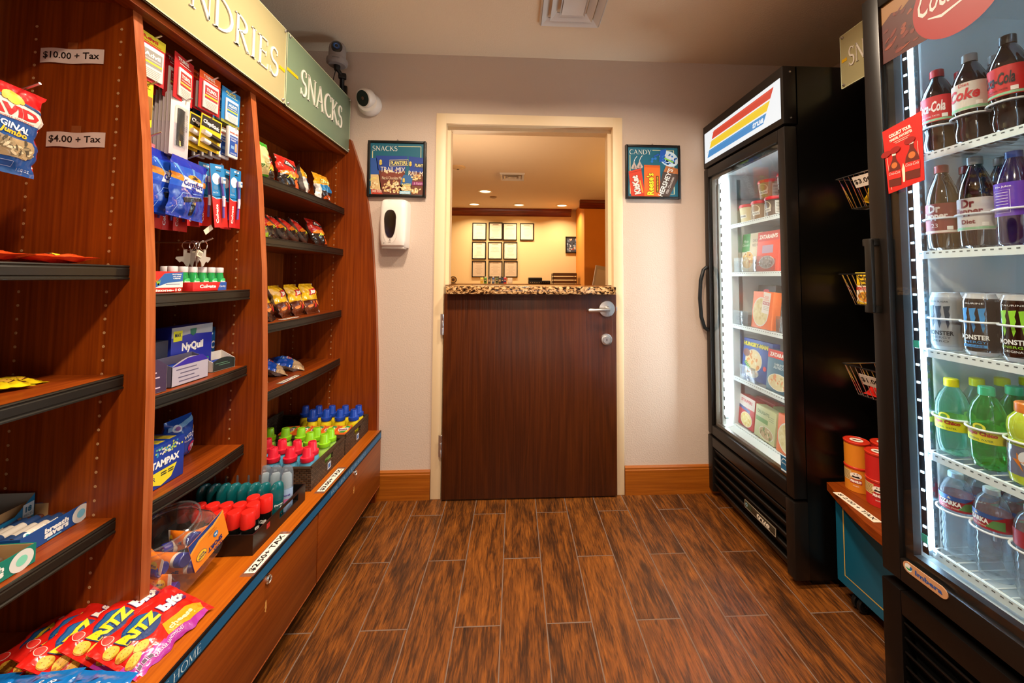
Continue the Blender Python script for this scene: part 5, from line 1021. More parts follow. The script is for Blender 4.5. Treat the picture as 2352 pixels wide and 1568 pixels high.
tag(o, 'pink bag of razors beside the wooden divider', 'razors', loc=(-.985, 1.020, 1.395), rot=(0, R_(6), PI / 2))
# toothbrushes
t = thing('toothbrush_card', 'frontmost right toothbrush card, purple brush', 'toothbrush'); w, h = .050, .200
m = MB(); m.box(-w / 2, w / 2, -.001, .001, .015 - h, .015, C('#c81e1c'), 'paper', bev=.0008); f = plane_fn((0, -.001, .015 - h), (1, 0, 0), (0, 0, 1)); m.rect(f, 0, h * .745, w, h * .51, C('#1677b4')); m.poly(f, [(-w / 2, h * .49), (-w * .2, h * .455), (w / 2, h * .475), (w / 2, h * .5), (-w / 2, h * .5)], C('#1677b4')); m.line(f, [(-w / 2, h * .49), (-w * .2, h * .455), (w / 2, h * .475)], .0015, C('#e8eef2'), e=.0005)
m.text('MEDIUM', f, .004, h * .955, .006, C('#e8eef2'), w=.022, bold=.03, e=.0005); m.rect(f, .004, h * .90, .016, .003, C('#1c2428'), e=.0005); m.disc(f, -.006, h * .77, .015, .018, C('#d8e0e8'), e=.0005); m.disc(f, -.010, h * .63, .008, .008, C('#4a7ca8'), e=.0006); m.text('Extra Clean', f, -.012, h * .555, .005, C('#cfe4f2'), w=.018, e=.0006)
m.text('Colgate', f, -.011, h * .22, .0125, C('#f2ece8'), w=.060, rot=88, e=.0006, bold=.03); m.build('backing_card', t)
m = MB(); m.tube([(.006, -.006, -.040), (.008, -.007, -.062), (.009, -.007, -.085), (.006, -.0075, -.11), (.004, -.0065, -.155)], .0033, C('#5c4a9c'), 'plastic', 10); m.box(.002, .013, -.0085, -.0035, -.046, -.024, C('#5c4a9c'), 'plastic', bev=.002); m.tube([(.008, -.0085, -.085), (.007, -.0095, -.10), (.006, -.0088, -.118)], .0040, C('#d8d4e4'), 'plastic', 8); m.build('toothbrush', t)
m = MB(); m.box(.0025, .0125, -.016, -.0085, -.045, -.025, C('#d8e4ea'), 'plastic', bev=.001); m.rect(plane_fn((.0075, -.0162, -.035), (1, 0, 0), (0, 0, 1)), 0, .002, .008, .005, C('#3a7ab8')); m.build('bristles', t)
mk = Many(t); mk((-.955, 1.335, 1.52), (0, R_(-2), PI / 2)); mk((-.972, 1.322, 1.515), (0, R_(-1), PI / 2), 'toothbrush card just behind the rightmost one')
mk((-.950, 1.248, 1.512), (0, R_(-8), PI / 2 - .1), 'tilted toothbrush card beside the blue razor bag'); mk((-.985, 1.245, 1.515), (0, R_(-4), PI / 2), 'second toothbrush card behind the tilted one'); mk((-1.010, 1.235, 1.512), (0, R_(-3), PI / 2), 'third toothbrush card behind the tilted one')
for k in range(5): mk((-1.04 - .012 * (k % 2), 1.08 + .038 * k, 1.495), (0, R_((k % 3 - 1) * 3), PI / 2), 'toothbrush card whose red end hangs below the razor bags, ' + ORD[k] + ' from the divider')
# key rings
t = thing('key_ring', 'front key ring with a grey Texas shaped fob and price tag', 'key ring')
m = MB(); m.tube([(.0, .015 * math.sin(a * PI / 12), -.012 + .015 * math.cos(a * PI / 12)) for a in range(24)], .0012, mat='chrome', closed=True, seg=6); m.build('split_ring', t)
tex = [(-.012, .040), (-.002, .040), (-.002, .028), (.008, .026), (.020, .024), (.022, .008), (.018, .002), (.008, -.008), (.004, -.024), (-.004, -.020), (-.010, -.008), (-.016, -.004), (-.022, -.008), (-.034, .006), (-.032, .012), (-.012, .014)]
m = MB(); m.prism([(-x, z) for x, z in tex][::-1], -.0012, .0012, C('#a8a49c'), 'satin', T=Matrix.Translation((0, 0, -.058)) @ Matrix.Scale(.85, 4) @ Matrix(((0, 0, 1, 0), (1, 0, 0, 0), (0, 1, 0, 0), (0, 0, 0, 1)))); m.build('fob', t)
m = MB(); m.box(.003, .0036, -.010, .008, -.052, -.032, C('#d8cdb8'), 'paper', T=Matrix.Rotation(R_(-22), 4, 'X')); 
for k in range(5): m.box(.0036, .0038, -.007 + k * .003, -.0055 + k * .003, -.048, -.037, C('#2a2420'), 'paper', T=Matrix.Rotation(R_(-22), 4, 'X'))
m.build('barcode_tag', t)
mk = Many(t); mk((-.972, 1.238, 1.279)); 
for k in range(3): mk((-.990 - .014 * k, 1.238, 1.279), (0, 0, R_(30 + 40 * k)), 'key ring with a dark fob, ' + ORD[k] + ' behind the front one')
m = MB().box(-.0003, .0003, -.018, .018, -.008, .008, C('#d8cdb8'), 'paper'); tag(m.build('price_tag'), 'small white paper tag sticking up above the key rings', 'tag', loc=(-.965, 1.245, 1.318), rot=(R_(38), 0, 0))
# seed bags
def seeds(m, f):
    blob(m, f, [(-.065, .100), (.065, .100), (.065, .128), (-.065, .132)], C('#ddd5cc'), e=.0006); m.text('DAVID', f, 0, .116, .021, C('#b8141c'), w=.105, e=.0012, bold=.06, maxlen=.012)
    m.line(f, [(-.065, .134), (-.03, .138), (.0, .139), (.03, .137), (.065, .130)], .005, C('#1c3c74'), e=.0008, maxlen=.012)
    for k in range(12): a = PI * k / 11; m.disc(f, .012 + .014 * math.cos(a), .138 + .012 * math.sin(a), .005, .005, C('#e6a41c'), e=.0013, n=10)
    m.disc(f, .012, .138, .012, .010, C('#f0b832'), e=.0015); m.text("AMERICA'S FAVORITE SEED BRAND", f, 0, .101, .004, C('#8a2a2a'), w=.10, e=.0013, maxlen=.012)
    m.text('ORIGINAL', f, .004, .088, .012, C('#e8ecf2'), w=.082, e=.0010, rot=-6, bold=.03, maxlen=.012); m.text('Jumbo', f, .016, .074, .014, C('#eeb01c'), w=.050, e=.0014, bold=.04, shear=.25, rot=-4)
    blob(m, f, [(-.052, .034), (-.03, .028), (.046, .030), (.056, .050), (.050, .066), (.0, .064), (-.03, .078), (-.056, .070)], C('#a58f6c'), e=.0008)
    r = random.Random(1)
    for k in range(70): m.disc(f, r.uniform(-.048, .050), r.uniform(.034, .062), .0062, .0024, C(r.choice(['#c9b894', '#7c6a4c', '#d8cba8', '#8f7f60', '#4a4234'])), rot=r.uniform(0, 180), e=.0010 + k * .000008, n=8)
    for k in range(3): m.line(f, [(-.035 + k * .022, .012), (-.018 + k * .022, .012), (-.018 + k * .022, .022), (-.035 + k * .022, .022), (-.035 + k * .022, .012)], .0008, C('#b8c8e8'), e=.0009)
    m.text('140', f, -.026, .017, .005, C('#e0e8f4'), w=.010, e=.001); m.text('1 5/8 OZ', f, .046, .010, .005, C('#e0e8f4'), w=.022, e=.001)
o = bag('seed_bag', .132, .168, .030, lambda u, v: C('#c0141a') if v > .80 else C('#d8d0c8') if v > .60 else C('#1b4c90'), seeds, seed=9, wr=.0022)
tag(o, 'front red, white and blue bag of sunflower seeds', 'seed bag'); mk = Many(o); mk((-.955, .731, 1.366), (0, R_(3), PI / 2)); mk((-.99, .700, 1.340), (0, R_(7), PI / 2), 'rear bag of sunflower seeds hanging behind the first')
# price slips on the divider
for i, (x, z, s) in enumerate(((-1.073, 1.702, '$10.00 + Tax'), (-1.053, 1.497, '$4.00 + Tax'))):
    w = .146 if i == 0 else .134; t = thing('price_label', ('white paper price label reading ten dollars, taped high on the wooden divider', 'white paper price label reading four dollars, below the ten dollar one')[i], 'price label', (x, PY1 - .001, z))
    m = MB(); m.grid(lambda u, v: Vector(((u - .5) * w, -.0010 - .0012 * math.sin(u * 7) ** 2, (v - .5) * .036 + .0012 * math.sin(u * 9))), 16, 2, C('#d9c6bc'), 'paper', False); f = lambda a, b, e: Vector((a, -.0010 - .0012 * math.sin((a / w + .5) * 7) ** 2 - e, b + .0012 * math.sin((a / w + .5) * 9)))
    m.text(s, f, -.002, 0, .019, C('#1a1512'), w=w * .88, e=.0005, bold=.015); m.build('paper_slip', t)
    MB().box(-.012, .010, -.0009, -.0005, .012, .034, C('#8a4a22'), 'plastic').build('adhesive_tape', t)
def strip_label(loc, L_, W_, s, label, rot=0):
    t = thing('price_label', label, 'price label', loc, (0, 0, rot)); m = MB(); m.box(-W_ / 2 - .004, W_ / 2 + .004, -L_ / 2 - .012, L_ / 2 + .012, 0.0001, .0003, C('#ffffff'), 'clear'); m.build('clear_tape', t)
    m = MB(); m.box(-W_ / 2, W_ / 2, -L_ / 2, L_ / 2, .0003, .0006, C('#e8e0d4'), 'paper'); m.text(s, lambda a, b, e: Vector((-b, a, .0006 + e)), 0, 0, W_ * .66, C('#14110f'), w=L_ * .93, e=.0003, bold=.03); m.build('paper_slip', t)
strip_label((-.712, 1.187, LZ + .0006), .158, .028, '$2.50+ TAX', 'white label reading two dollars fifty on the low ledge')
strip_label((-.720, 1.588, LZ + .0006), .170, .028, '$3.00+ TAX', 'white label reading three dollars on the low ledge before the wicker baskets')
strip_label((-.936, 1.66, .7446), .115, .020, '$3.00+ TAX', 'white price label on the lowest shelf under the blue cake bags')
strip_label((-.945, 1.66, .9966), .115, .020, '$3.00+ TAX', 'white price label on the shelf under the yellow chip bags')
# ---- boxes on the middle shelves
def carton(name, w, d, h, col, deco, label, cat, loc, rot=RZ, group=None, top=None, bev=.0012):
    m = MB(); m.box(-w / 2, w / 2, -d / 2, d / 2, 0, h, C(col), 'paper', bev=bev); f = plane_fn((0, -d / 2, 0), (1, 0, 0), (0, 0, 1)); g = plane_fn((0, 0, h), (1, 0, 0), (0, 1, 0)); s_ = plane_fn((-w / 2, 0, 0), (0, -1, 0), (0, 0, 1))
    if deco: deco(m, f, w, h, g, d, s_)
    return tag(m.build(name), label, cat, group, loc, rot)
def cort(m, f, w, h, g, d, s_):
    m.poly(f, [(w * -.16, h * .22), (w * .5, h * .22), (w * .5, h * .98), (w * .1, h * .9)], C('#1c5ea6')); m.poly(f, [(-.1 * w, h * .22), (w * .5, h * .22), (w * .5, h * .52), (.16 * w, h * .44)], C('#e4e0dc'), e=.0005)
    for a in (-30, -12, 5, 22): m.poly(f, [(-.02 * w - .002, h * .35), (-.02 * w + .002, h * .35), (-.02 * w + .012 * math.sin(R_(a)) * 1.6, h * .35 + .018 * math.cos(R_(a)))], C('#8cbf2c'), e=.0008)
    for k, s in enumerate(('SOOTHING', 'ALOE', 'CREME')): m.text(s, f, w * .36, h * (.86 - .10 * k), h * .065, C('#f0f4f8'), w=w * (.2 - .02 * k), e=.0008, bold=.03)
    m.rect(f, w * .28, h * .38, w * .3, h * .03, C('#4a5a8c'), e=.0008); m.text('Cortizone-10', f, w * .05, h * .10, h * .13, C('#f4ece8'), w=w * .84, e=.0006, bold=.04)
carton('ointment_box', .145, .035, .057, '#c8201c', cort, 'red box of itch cream with green aloe leaves', 'medicine box', (-.972, 1.076, 1.1275))
def colg(m, f, w, h, g, d, s_): m.poly(f, [(w * .22, 0), (w * .5, 0), (w * .5, h), (w * .30, h)], C('#1c4fa4')); m.text('Colgate', f, -w * .08, h * .48, h * .52, C('#f4eeec'), w=w * .48, bold=.04, e=.0006); m.text('Cavity', f, w * .37, h * .48, h * .30, C('#e8eef4'), w=w * .2, e=.0006); m.text('Colgate', g, 0, 0, d * .5, C('#f4eeec'), w=w * .5, bold=.04)
carton('toothpaste_box', .128, .030, .026, '#c4181c', colg, 'red toothpaste box lying in front of the green mouthwash', 'toothpaste box', (-.948, 1.222, 1.1275))
# mouthwash
t = thing('mouthwash_bottle', 'travel mouthwash bottle', 'mouthwash', group='green mouthwash travel bottles')
m = MB().lathe([(0, 0), (.014, 0), (.0155, .003), (.0155, .028), (.011, .052), (.0105, .056), (.0, .056)], 20, mat='mouthwash', caps=False); m.build('bottle', t)
m = MB(); f = cyl_fn(.0158, 0); m.disc(f, 0, .026, .012, .012, C('#3cc46a'), e=.0008, maxlen=.005); m.text('Scope', f, 0, .027, .007, C('#f2f4f0'), w=.020, e=.0014, bold=.05, maxlen=.006); m.build('label', t)
m = MB().lathe([(.0112, .056), (.0116, .058), (.0116, .071), (.0105, .073), (0, .073)], 20, C('#cfc8cc'), 'plastic', caps=False); m.build('cap', t)
mk = Many(t)
for k in range(6): mk((-.992, 1.158 + k * .035, 1.1275), RZ, 'green mouthwash bottle, ' + ORD[k] + ' from the left in the front row')
for k in range(5): mk((-1.027, 1.175 + k * .035, 1.1275), RZ, 'green mouthwash bottle, ' + ORD[k] + ' from the left in the back row')
# cold medicine
def nyq(m, f, w, h, g, d, s_):
    m.poly(f, [(-w / 2, h * .80), (-w * .1, h * .84), (w / 2, h * .80), (w / 2, h), (-w / 2, h)], C('#9aa0a8')); m.rect(f, -w * .36, h * .83, w * .2, h * .2, C('#d8dc22'), e=.0005); m.text('MAX', f, -w * .36, h * .85, h * .07, C('#18264c'), w=w * .14, e=.0008, bold=.04)
    m.poly(f, [(-.012, h * .94), (.012, h * .94), (.010, h * .84), (0, h * .79), (-.010, h * .84)], C('#1c6a54'), e=.0006); m.text('NyQuil', f, 0, h * .58, h * .20, C('#f2f2ee'), w=w * .52, e=.0006, bold=.05); m.text('SEVERE', f, 0, h * .36, h * .09, C('#d8dc22'), w=w * .28, e=.0006, bold=.03); m.rect(f, 0, h * .25, w * .42, h * .09, C('#2c9ad0'), e=.0005); m.text('COLD & FLU', f, 0, h * .25, h * .06, C('#e8f2f8'), w=w * .36, e=.0008)
    m.disc(f, w * .38, h * .26, .008, .006, C('#1c8a6c'), e=.0006); m.text('NyQuil', g, 0, 0, d * .4, C('#8c9ac4'), w=w * .4)
carton('medicine_box', .150, .052, .152, '#1628a0', nyq, 'dark blue cold and flu medicine box with grey top band', 'medicine box', (-1.022, 1.245, .8675))
def adv(m, f, w, h, g, d, s_): m.rect(f, 0, h * .3, w, h * .5, C('#17506c')); m.text('1', f, -w * .1, h * .55, h * .3, C('#e2d41c'), w=w * .10, bold=.06, e=.0006); m.poly(f, [(w * .1, 0), (w * .5, 0), (w * .5, h * .6)], C('#b82c24'), e=.0005); m.disc(f, w * .36, h * .3, .010, .010, C('#d8482c'), e=.0009)
carton('medicine_box', .15, .03, .122, '#16243c', adv, 'dark teal medicine box with red corner left of the blue one', 'medicine box', (-1.000, 1.073, .8675))
def blu(m, f, w, h, g, d, s_): m.text('in C', f, w * .1, h * .55, h * .2, C('#eef2f6'), w=w * .7, bold=.03); m.disc(f, w * .1, h * .84, .012, .005, C('#c8dcec')); m.text('24 COUNT', f, 0, h * .36, h * .06, C('#c8dcec'), w=w * .5)
carton('vitamin_box', .055, .04, .132, '#1c5ca0', blu, 'narrow blue vitamin box at the right end of the medicine shelf', 'medicine box', (-1.045, 1.345, .8675))
# torn-open display cartons
def tray_carton(name, w, d, hf, hb, colo, coli, deco, label, loc, rot, n=8):
    t = thing(name, label, 'display box', loc, rot)
    m = MB(); e = .0012; f = plane_fn((0, -d / 2, 0), (1, 0, 0), (0, 0, 1))
    def top(u): return hf + (hf * .35) * math.sin(PI * u)
    pts = [(-w / 2, 0), (w / 2, 0)] + [(w / 2 - w * i / n, top(i / n)) for i in range(n + 1)]
    m.prism(pts, 0, e, C(colo), 'paper', T=Matrix(((1, 0, 0, 0), (0, 0, 1, -d / 2), (0, 1, 0, 0), (0, 0, 0, 1)))); deco(m, f, w, hf); m.build('front_panel', t)
    m = MB(); m.box(-w / 2, w / 2, -d / 2, d / 2, 0, e, C(coli), 'paper'); m.box(-w / 2, w / 2, d / 2 - e, d / 2, 0, hb, C(coli), 'paper')
    for s in (-1, 1): m.add([(s * w / 2, -d / 2, 0), (s * w / 2, d / 2, 0), (s * w / 2, d / 2, hb), (s * w / 2, -d / 2, hf), (s * (w / 2 - e), -d / 2, 0), (s * (w / 2 - e), d / 2, 0), (s * (w / 2 - e), d / 2, hb), (s * (w / 2 - e), -d / 2, hf)], [(0, 1, 2, 3), (7, 6, 5, 4), (0, 3, 7, 4), (3, 2, 6, 7), (2, 1, 5, 6)], C(coli), 'paper')
    m.build('carton_body', t)
    m = MB()
    for k in range(5): m.box(-w * .42, w * .42, -d / 2 + .006 + k * d * .16, -d / 2 + .009 + k * d * .16, e, hf * (.8 + .05 * k), C(('#2c3c9c', '#3a58b0')[k % 2]), 'film', T=Matrix.Rotation(R_(-6), 4, 'X'))
    m.build('sachet_stack', t)
    return t
def lines(col, n=4): 
    return lambda m, f, w, h: [m.rect(f, -w * .12 + .01 * (k % 2), h * (.80 - k * .2), w * (.55 - .06 * (k % 3)), h * .05, C(col)) for k in range(n)]
tray_carton('display_carton', .075, .05, .066, .085, '#3a2444', '#b8b0b0', lines('#cbb8c8'), 'dark purple cut open carton against the divider', (-.955, 1.045, .8675), (R_(0), 0, PI / 2 - .15))
tray_carton('display_carton', .125, .05, .055, .075, '#a8a4b4', '#5a5870', lambda m, f, w, h: (m.poly(f, [(-w * .5, h * .98), (w * .5, h * .98), (w * .3, h * 1.32), (-w * .1, h * 1.3)], C('#2c1c94')), lines('#5a5470', 4)(m, f, w, h)), 'grey and violet cut open carton in front of the blue medicine', (-.958, 1.165, .8675), (0, 0, PI / 2))
tray_carton('display_carton', .085, .05, .030, .055, '#15201c', '#ddd6cc', lines('#5c8a6c', 2), 'low dark cut open carton at the right of the medicine shelf', (-.975, 1.318, .8675), (0, 0, PI / 2 - .1))
# hygiene shelf
def tamp(m, f, w, h, g, d, s_):
    r = random.Random(5)
    for k in range(60): m.disc(f, r.gauss(0, w * .17), h * .84 + r.gauss(0, h * .05), .0028, .0028, C(r.choice(['#3a9ac8', '#c8d84a', '#e8e8e0', '#5cb4a4'])), e=.0004 + .00001 * k, n=8)
    m.text('TAMPAX', f, 0, h * .56, h * .17, C('#f0f2f0'), w=w * .72, e=.0006, bold=.05); m.poly(f, [(-w * .42, h * .38), (w * .30, h * .40), (w * .16, h * .12), (-w * .1, h * .03), (-w * .3, h * .12)], C('#e2d42c'), e=.0006); m.text('R', f, -w * .28, h * .25, h * .1, C('#1c2c60'), w=.008, e=.0010)
    for k in range(4): m.rect(f, -w * .04 + w * .18 * (k % 2), h * (.32 - .05 * (k // 2)), w * .14, h * .03, C('#3a3c28'), e=.0010)
    for k in range(3): m.rect(g, w * (-.3 + .3 * k), 0, w * .2, d * .8, C('#c8b83a'))
carton('tampon_box', .118, .13, .112, '#12389c', tamp, 'blue tampon box with yellow patch on the lowest sundries shelf', 'box', (-1.018, 1.120, .6035), (0, 0, PI / 2))
def alw(m, f):
    m.text('always', f, .002, .072, .022, C('#f0f4f8'), w=.068, e=.0016, rot=14, shear=.3, maxlen=.01); m.text('classic', f, .0, .058, .007, C('#f0f4f8'), w=.03, e=.0014, rot=12); blob(m, f, [(-.045, .098), (.045, .112), (.045, .122), (-.045, .110)], C('#7cb4e4'), e=.0010); m.disc(f, -.028, .104, .011, .011, C('#e0e8f2'), e=.0014); m.disc(f, -.028, .104, .006, .006, C('#8a4a9c'), e=.0018)
    m.disc(f, .022, .034, .014, .016, C('#c82c64'), e=.0012, maxlen=.008); m.text('3D', f, .022, .036, .009, C('#f4f4f4'), w=.014, e=.0018, bold=.05); m.disc(f, .038, .028, .008, .022, C('#e8ecf4'), e=.0014, maxlen=.008)
    m.poly(f, [(.03, .082), (.04, .085), (.042, .094)], C('#e88a2c'), e=.0014)
o = bag('pad_pack', .098, .128, .062, lambda u, v: C('#1a4ea8'), alw, seed=12, crimp=.03, wr=.0012); tag(o, 'blue packet of sanitary pads with a pink spot', 'pads'); mk = Many(o)
mk((-1.045, 1.265, .604), (0, 0, PI / 2)); mk((-1.085, 1.155, .604), (0, 0, PI / 2 + .2), 'darker blue packet of pads behind the tampon box')
# ---- left bay boxes on the low shelf
def roll_box(col, lc, label, loc, rot, n, rc, sub):
    t = thing('mint_box', label, 'mint box', loc, rot); w, d, h = .140, .118, .036; e = .0012
    m = MB(); m.box(-w / 2, w / 2, -d / 2, -d / 2 + e, 0, h, C(col), 'paper'); f = plane_fn((0, -d / 2, 0), (1, 0, 0), (0, 0, 1)); m.text('breath', f, -w * .02, h * .64, h * .30, C('#eceee8'), w=w * .34, e=.0006, bold=.05); m.text('savers', f, -w * .02, h * .34, h * .26, C('#eceee8'), w=w * .34, e=.0006, bold=.05); m.rect(f, -w * .05, h * .10, w * .2, h * .06, C(lc), e=.0005)
    m.disc(f, w * .34, h * .48, .019, .019, C('#d8dcd8'), e=.0004); m.disc(f, w * .34, h * .48, .009, .009, C(lc), e=.0006)
    m.build('front_panel', t); m = MB(); m.box(-w / 2, w / 2, -d / 2 + e, d / 2, 0, e, C('#8a6a44'), 'paper'); m.box(-w / 2, -w / 2 + e, -d / 2 + e, d / 2, e, h, C(col), 'paper'); m.box(w / 2 - e, w / 2, -d / 2 + e, d / 2, e, h, C(col), 'paper'); m.box(-w / 2, w / 2, d / 2 - e, d / 2, e, h * 1.25, C('#a8865c'), 'paper'); m.box(-w / 2 + e, -w / 2 + 2 * e, -d / 2 + 2 * e, d / 2 - e, e, h - .001, C('#a8865c'), 'paper'); m.box(w / 2 - 2 * e, w / 2 - e, -d / 2 + 2 * e, d / 2 - e, e, h - .001, C('#a8865c'), 'paper'); m.build('carton_body', t)
    return t
def mint_roll(rc):
    m = MB(); L_ = .104; m.T = Matrix.Rotation(PI / 2, 4, 'Y') @ Matrix.Translation((0, 0, -L_ / 2)); m.lathe([(0, 0), (.0082, 0), (.0095, .003), (.0095, .008)], 16, C('#c8c4c0'), 'metal', caps=False); m.lathe([(.0097, .008), (.0097, .030), (.0097, .070), (.0097, L_ - .008)], 18, C(rc[0]), 'paper', caps=False, colf=lambda z, a: C(rc[0]) if z < .03 or z > .07 else C(rc[1])); m.lathe([(.0095, L_ - .008), (.0095, L_ - .003), (.0082, L_), (0, L_)], 16, C('#c8c4c0'), 'metal', caps=False); m.T = Matrix()
    f = lambda x, y, e: Vector((x, -(.0098 + e) * math.cos(y / .0097 + .5), (.0098 + e) * math.sin(y / .0097 + .5)))
    m.disc(f, -.026, 0, .007, .006, C('#d8e4e4'), e=.0004, maxlen=.004); m.disc(f, -.026, 0, .003, .0028, C('#2c9aa8'), e=.0007); m.text('breath savers', f, .010, .001, .007, C('#e8e8e2'), w=.046, e=.0005, bold=.04, maxlen=.008)
    for k in range(3): m.rect(f, .008, -.008 - k * .0025, .07, .0010, C('#b8b0a4'), e=.0004, maxlen=.02)
    return m.build('mint_roll')
BZ = .6165
RB = (0, 0, PI / 2 + .10)
roll_box('#16488c', '#7ec4dc', 'blue cardboard box of mint rolls on the low left shelf', (-1.035, .935 - .045, BZ), RB, 6, None, '') 
mr = mint_roll(('#1d3c6c', '#cfc8bc')); tag(mr, 'mint roll', 'mints'); mk = Many(mr)
for k in range(6): mk((-.99 - .019 * k, .890 - .004 * k, BZ + .015 + .003 * (k % 2)), (R_(-20 + 25 * k), 0, PI / 2 + .1), 'mint roll in the blue box, ' + ORD[k] + ' from its front panel')
roll_box('#0f7a68', '#7ed4b8', 'green cardboard box of mint rolls in front of the blue box', (-.985, .775 - .03, BZ), (0, 0, PI / 2 + .05), 3, None, '')
mr = mint_roll(('#1c7a4c', '#d8d4c4')); tag(mr, 'mint roll', 'mints'); mk = Many(mr)
for k in range(3): mk((-.95 - .021 * k, .748, BZ + .012 + .002 * k), (R_(-10 + 25 * k), 0, PI / 2 + .05), 'mint roll in the green box, ' + ORD[k] + ' from its front panel')
t = thing('gum_box', 'teal gum display box at the back of the low left shelf', 'gum box', (-1.125, .862, BZ), (0, 0, PI / 2 + .15)); w, d, h, e = .16, .10, .062, .0012
m = MB(); m.add([(-w / 2, -d / 2, 0), (w / 2, -d / 2, 0), (w / 2, -d / 2, h), (w / 2 - .04, -d / 2, h * .50), (-w / 2, -d / 2, h * .45), ], [(0, 1, 2, 3, 4)], C('#1477a8'), 'paper'); f = plane_fn((0, -d / 2, 0), (1, 0, 0), (0, 0, 1)); m.text('eclipse', f, .0, h * .30, h * .14, C('#d8ecf2'), w=w * .3, e=.0006, shear=.3); m.text('PEPPERMINT', f, .0, h * .12, h * .09, C('#d8ecf2'), w=w * .3, e=.0006); m.rect(f, w * .42, h * .5, w * .14, h * .5, C('#c8dce4'), e=.0004); m.text('18', f, w * .42, h * .55, h * .2, C('#14688c'), w=w * .08, e=.0008, bold=.05); m.text('PIECES', f, w * .42, h * .36, h * .08, C('#14688c'), w=w * .11, e=.0008); m.build('front_panel', t)
m = MB(); m.box(-w / 2, w / 2, -d / 2 + e, d / 2, 0, e, C('#8a8a84'), 'paper'); m.box(-w / 2, w / 2, d / 2 - e, d / 2, e, h * 1.1, C('#8a8a84'), 'paper')
for s in (-1, 1): m.add([(s * w / 2, -d / 2, 0), (s * w / 2, d / 2, 0), (s * w / 2, d / 2, h * 1.1), (s * w / 2, -d / 2, h if s > 0 else h * .45)], [(0, 1, 2, 3)], C('#8a8a84'), 'paper')
m.build('carton_body', t)
m = MB(); m.box(-.035, .035, -.0065, .0065, 0, .075, C('#0f5c64'), 'foil', bev=.002); f = plane_fn((0, -.0065, 0), (1, 0, 0), (0, 0, 1)); m.disc(f, 0, .040, .024, .012, C('#0c1416'), e=.0004); m.disc(f, 0, .040, .028, .016, C('#5cc4c4'), e=.0002); m.text('eclipse', f, 0, .045, .014, C('#e4f0f0'), w=.052, e=.0008, bold=.03, rot=8); m.text('POLAR ICE', f, 0, .022, .004, C('#c8e4e4'), w=.03, e=.0006)
o = m.build('gum_pack'); tag(o, 'front teal gum pack in the gum box', 'gum'); mk = Many(o); mk((-1.118, .830, BZ + .003), (R_(-38), 0, PI / 2 + .15))
for k in range(3): mk((-1.137 - .016 * k, .835 + .02 * (k % 2), BZ + .004), (R_(-30), 0, PI / 2 + .15), ('second', 'third', 'rearmost')[k] + ' teal gum pack in the gum box')
# yellow and orange candy lying flat
def flat_bag(name, w, h, d, colf, deco, seed, label, cat): return tag(bag(name, w, h, d, colf, deco, seed=seed, nu=16, nv=16), label, cat)
o = flat_bag('candy_bag', .075, .085, .014, lambda u, v: C('#e6c81a') if not (.3 < v < .62) else C('#6a3a1c'), lambda m, f: m.disc(f, 0, .04, .02, .014, C('#c89a2c'), e=.0006), 15, 'yellow candy packet', 'candy'); mk = Many(o)
for k in range(5): mk((-.998 - .012 * (k % 3), .700 + .038 * k, .946 + .0035 * (4 - k)), (R_(-90 + 5), R_(5), R_(70 + 12 * (k % 3))), 'yellow candy packet on the middle left shelf, ' + ORD[k] + ' from the left')
o = flat_bag('peanut_butter_cup_pack', .060, .135, .014, lambda u, v: C('#d8481c') if v < .85 else C('#c8301c'), lambda m, f: (m.text("Reese's", f, 0, .062, .026, C('#eec21c'), w=.085, rot=90, e=.0008, bold=.04, outline=C('#2c140c'), maxlen=.012),), 17, 'orange peanut butter cup pack near the divider', 'candy'); mk = Many(o)
mk((-.965, .770, 1.2065), (R_(-90), R_(-10), R_(-4))); mk((-.955, .64, 1.2065), (R_(-90), R_(-10), R_(-8)), 'second orange peanut butter cup pack further left'); mk((-.985, .80, 1.209), (R_(-90), R_(-8), R_(10)), 'rear orange peanut butter cup pack on the top left shelf')
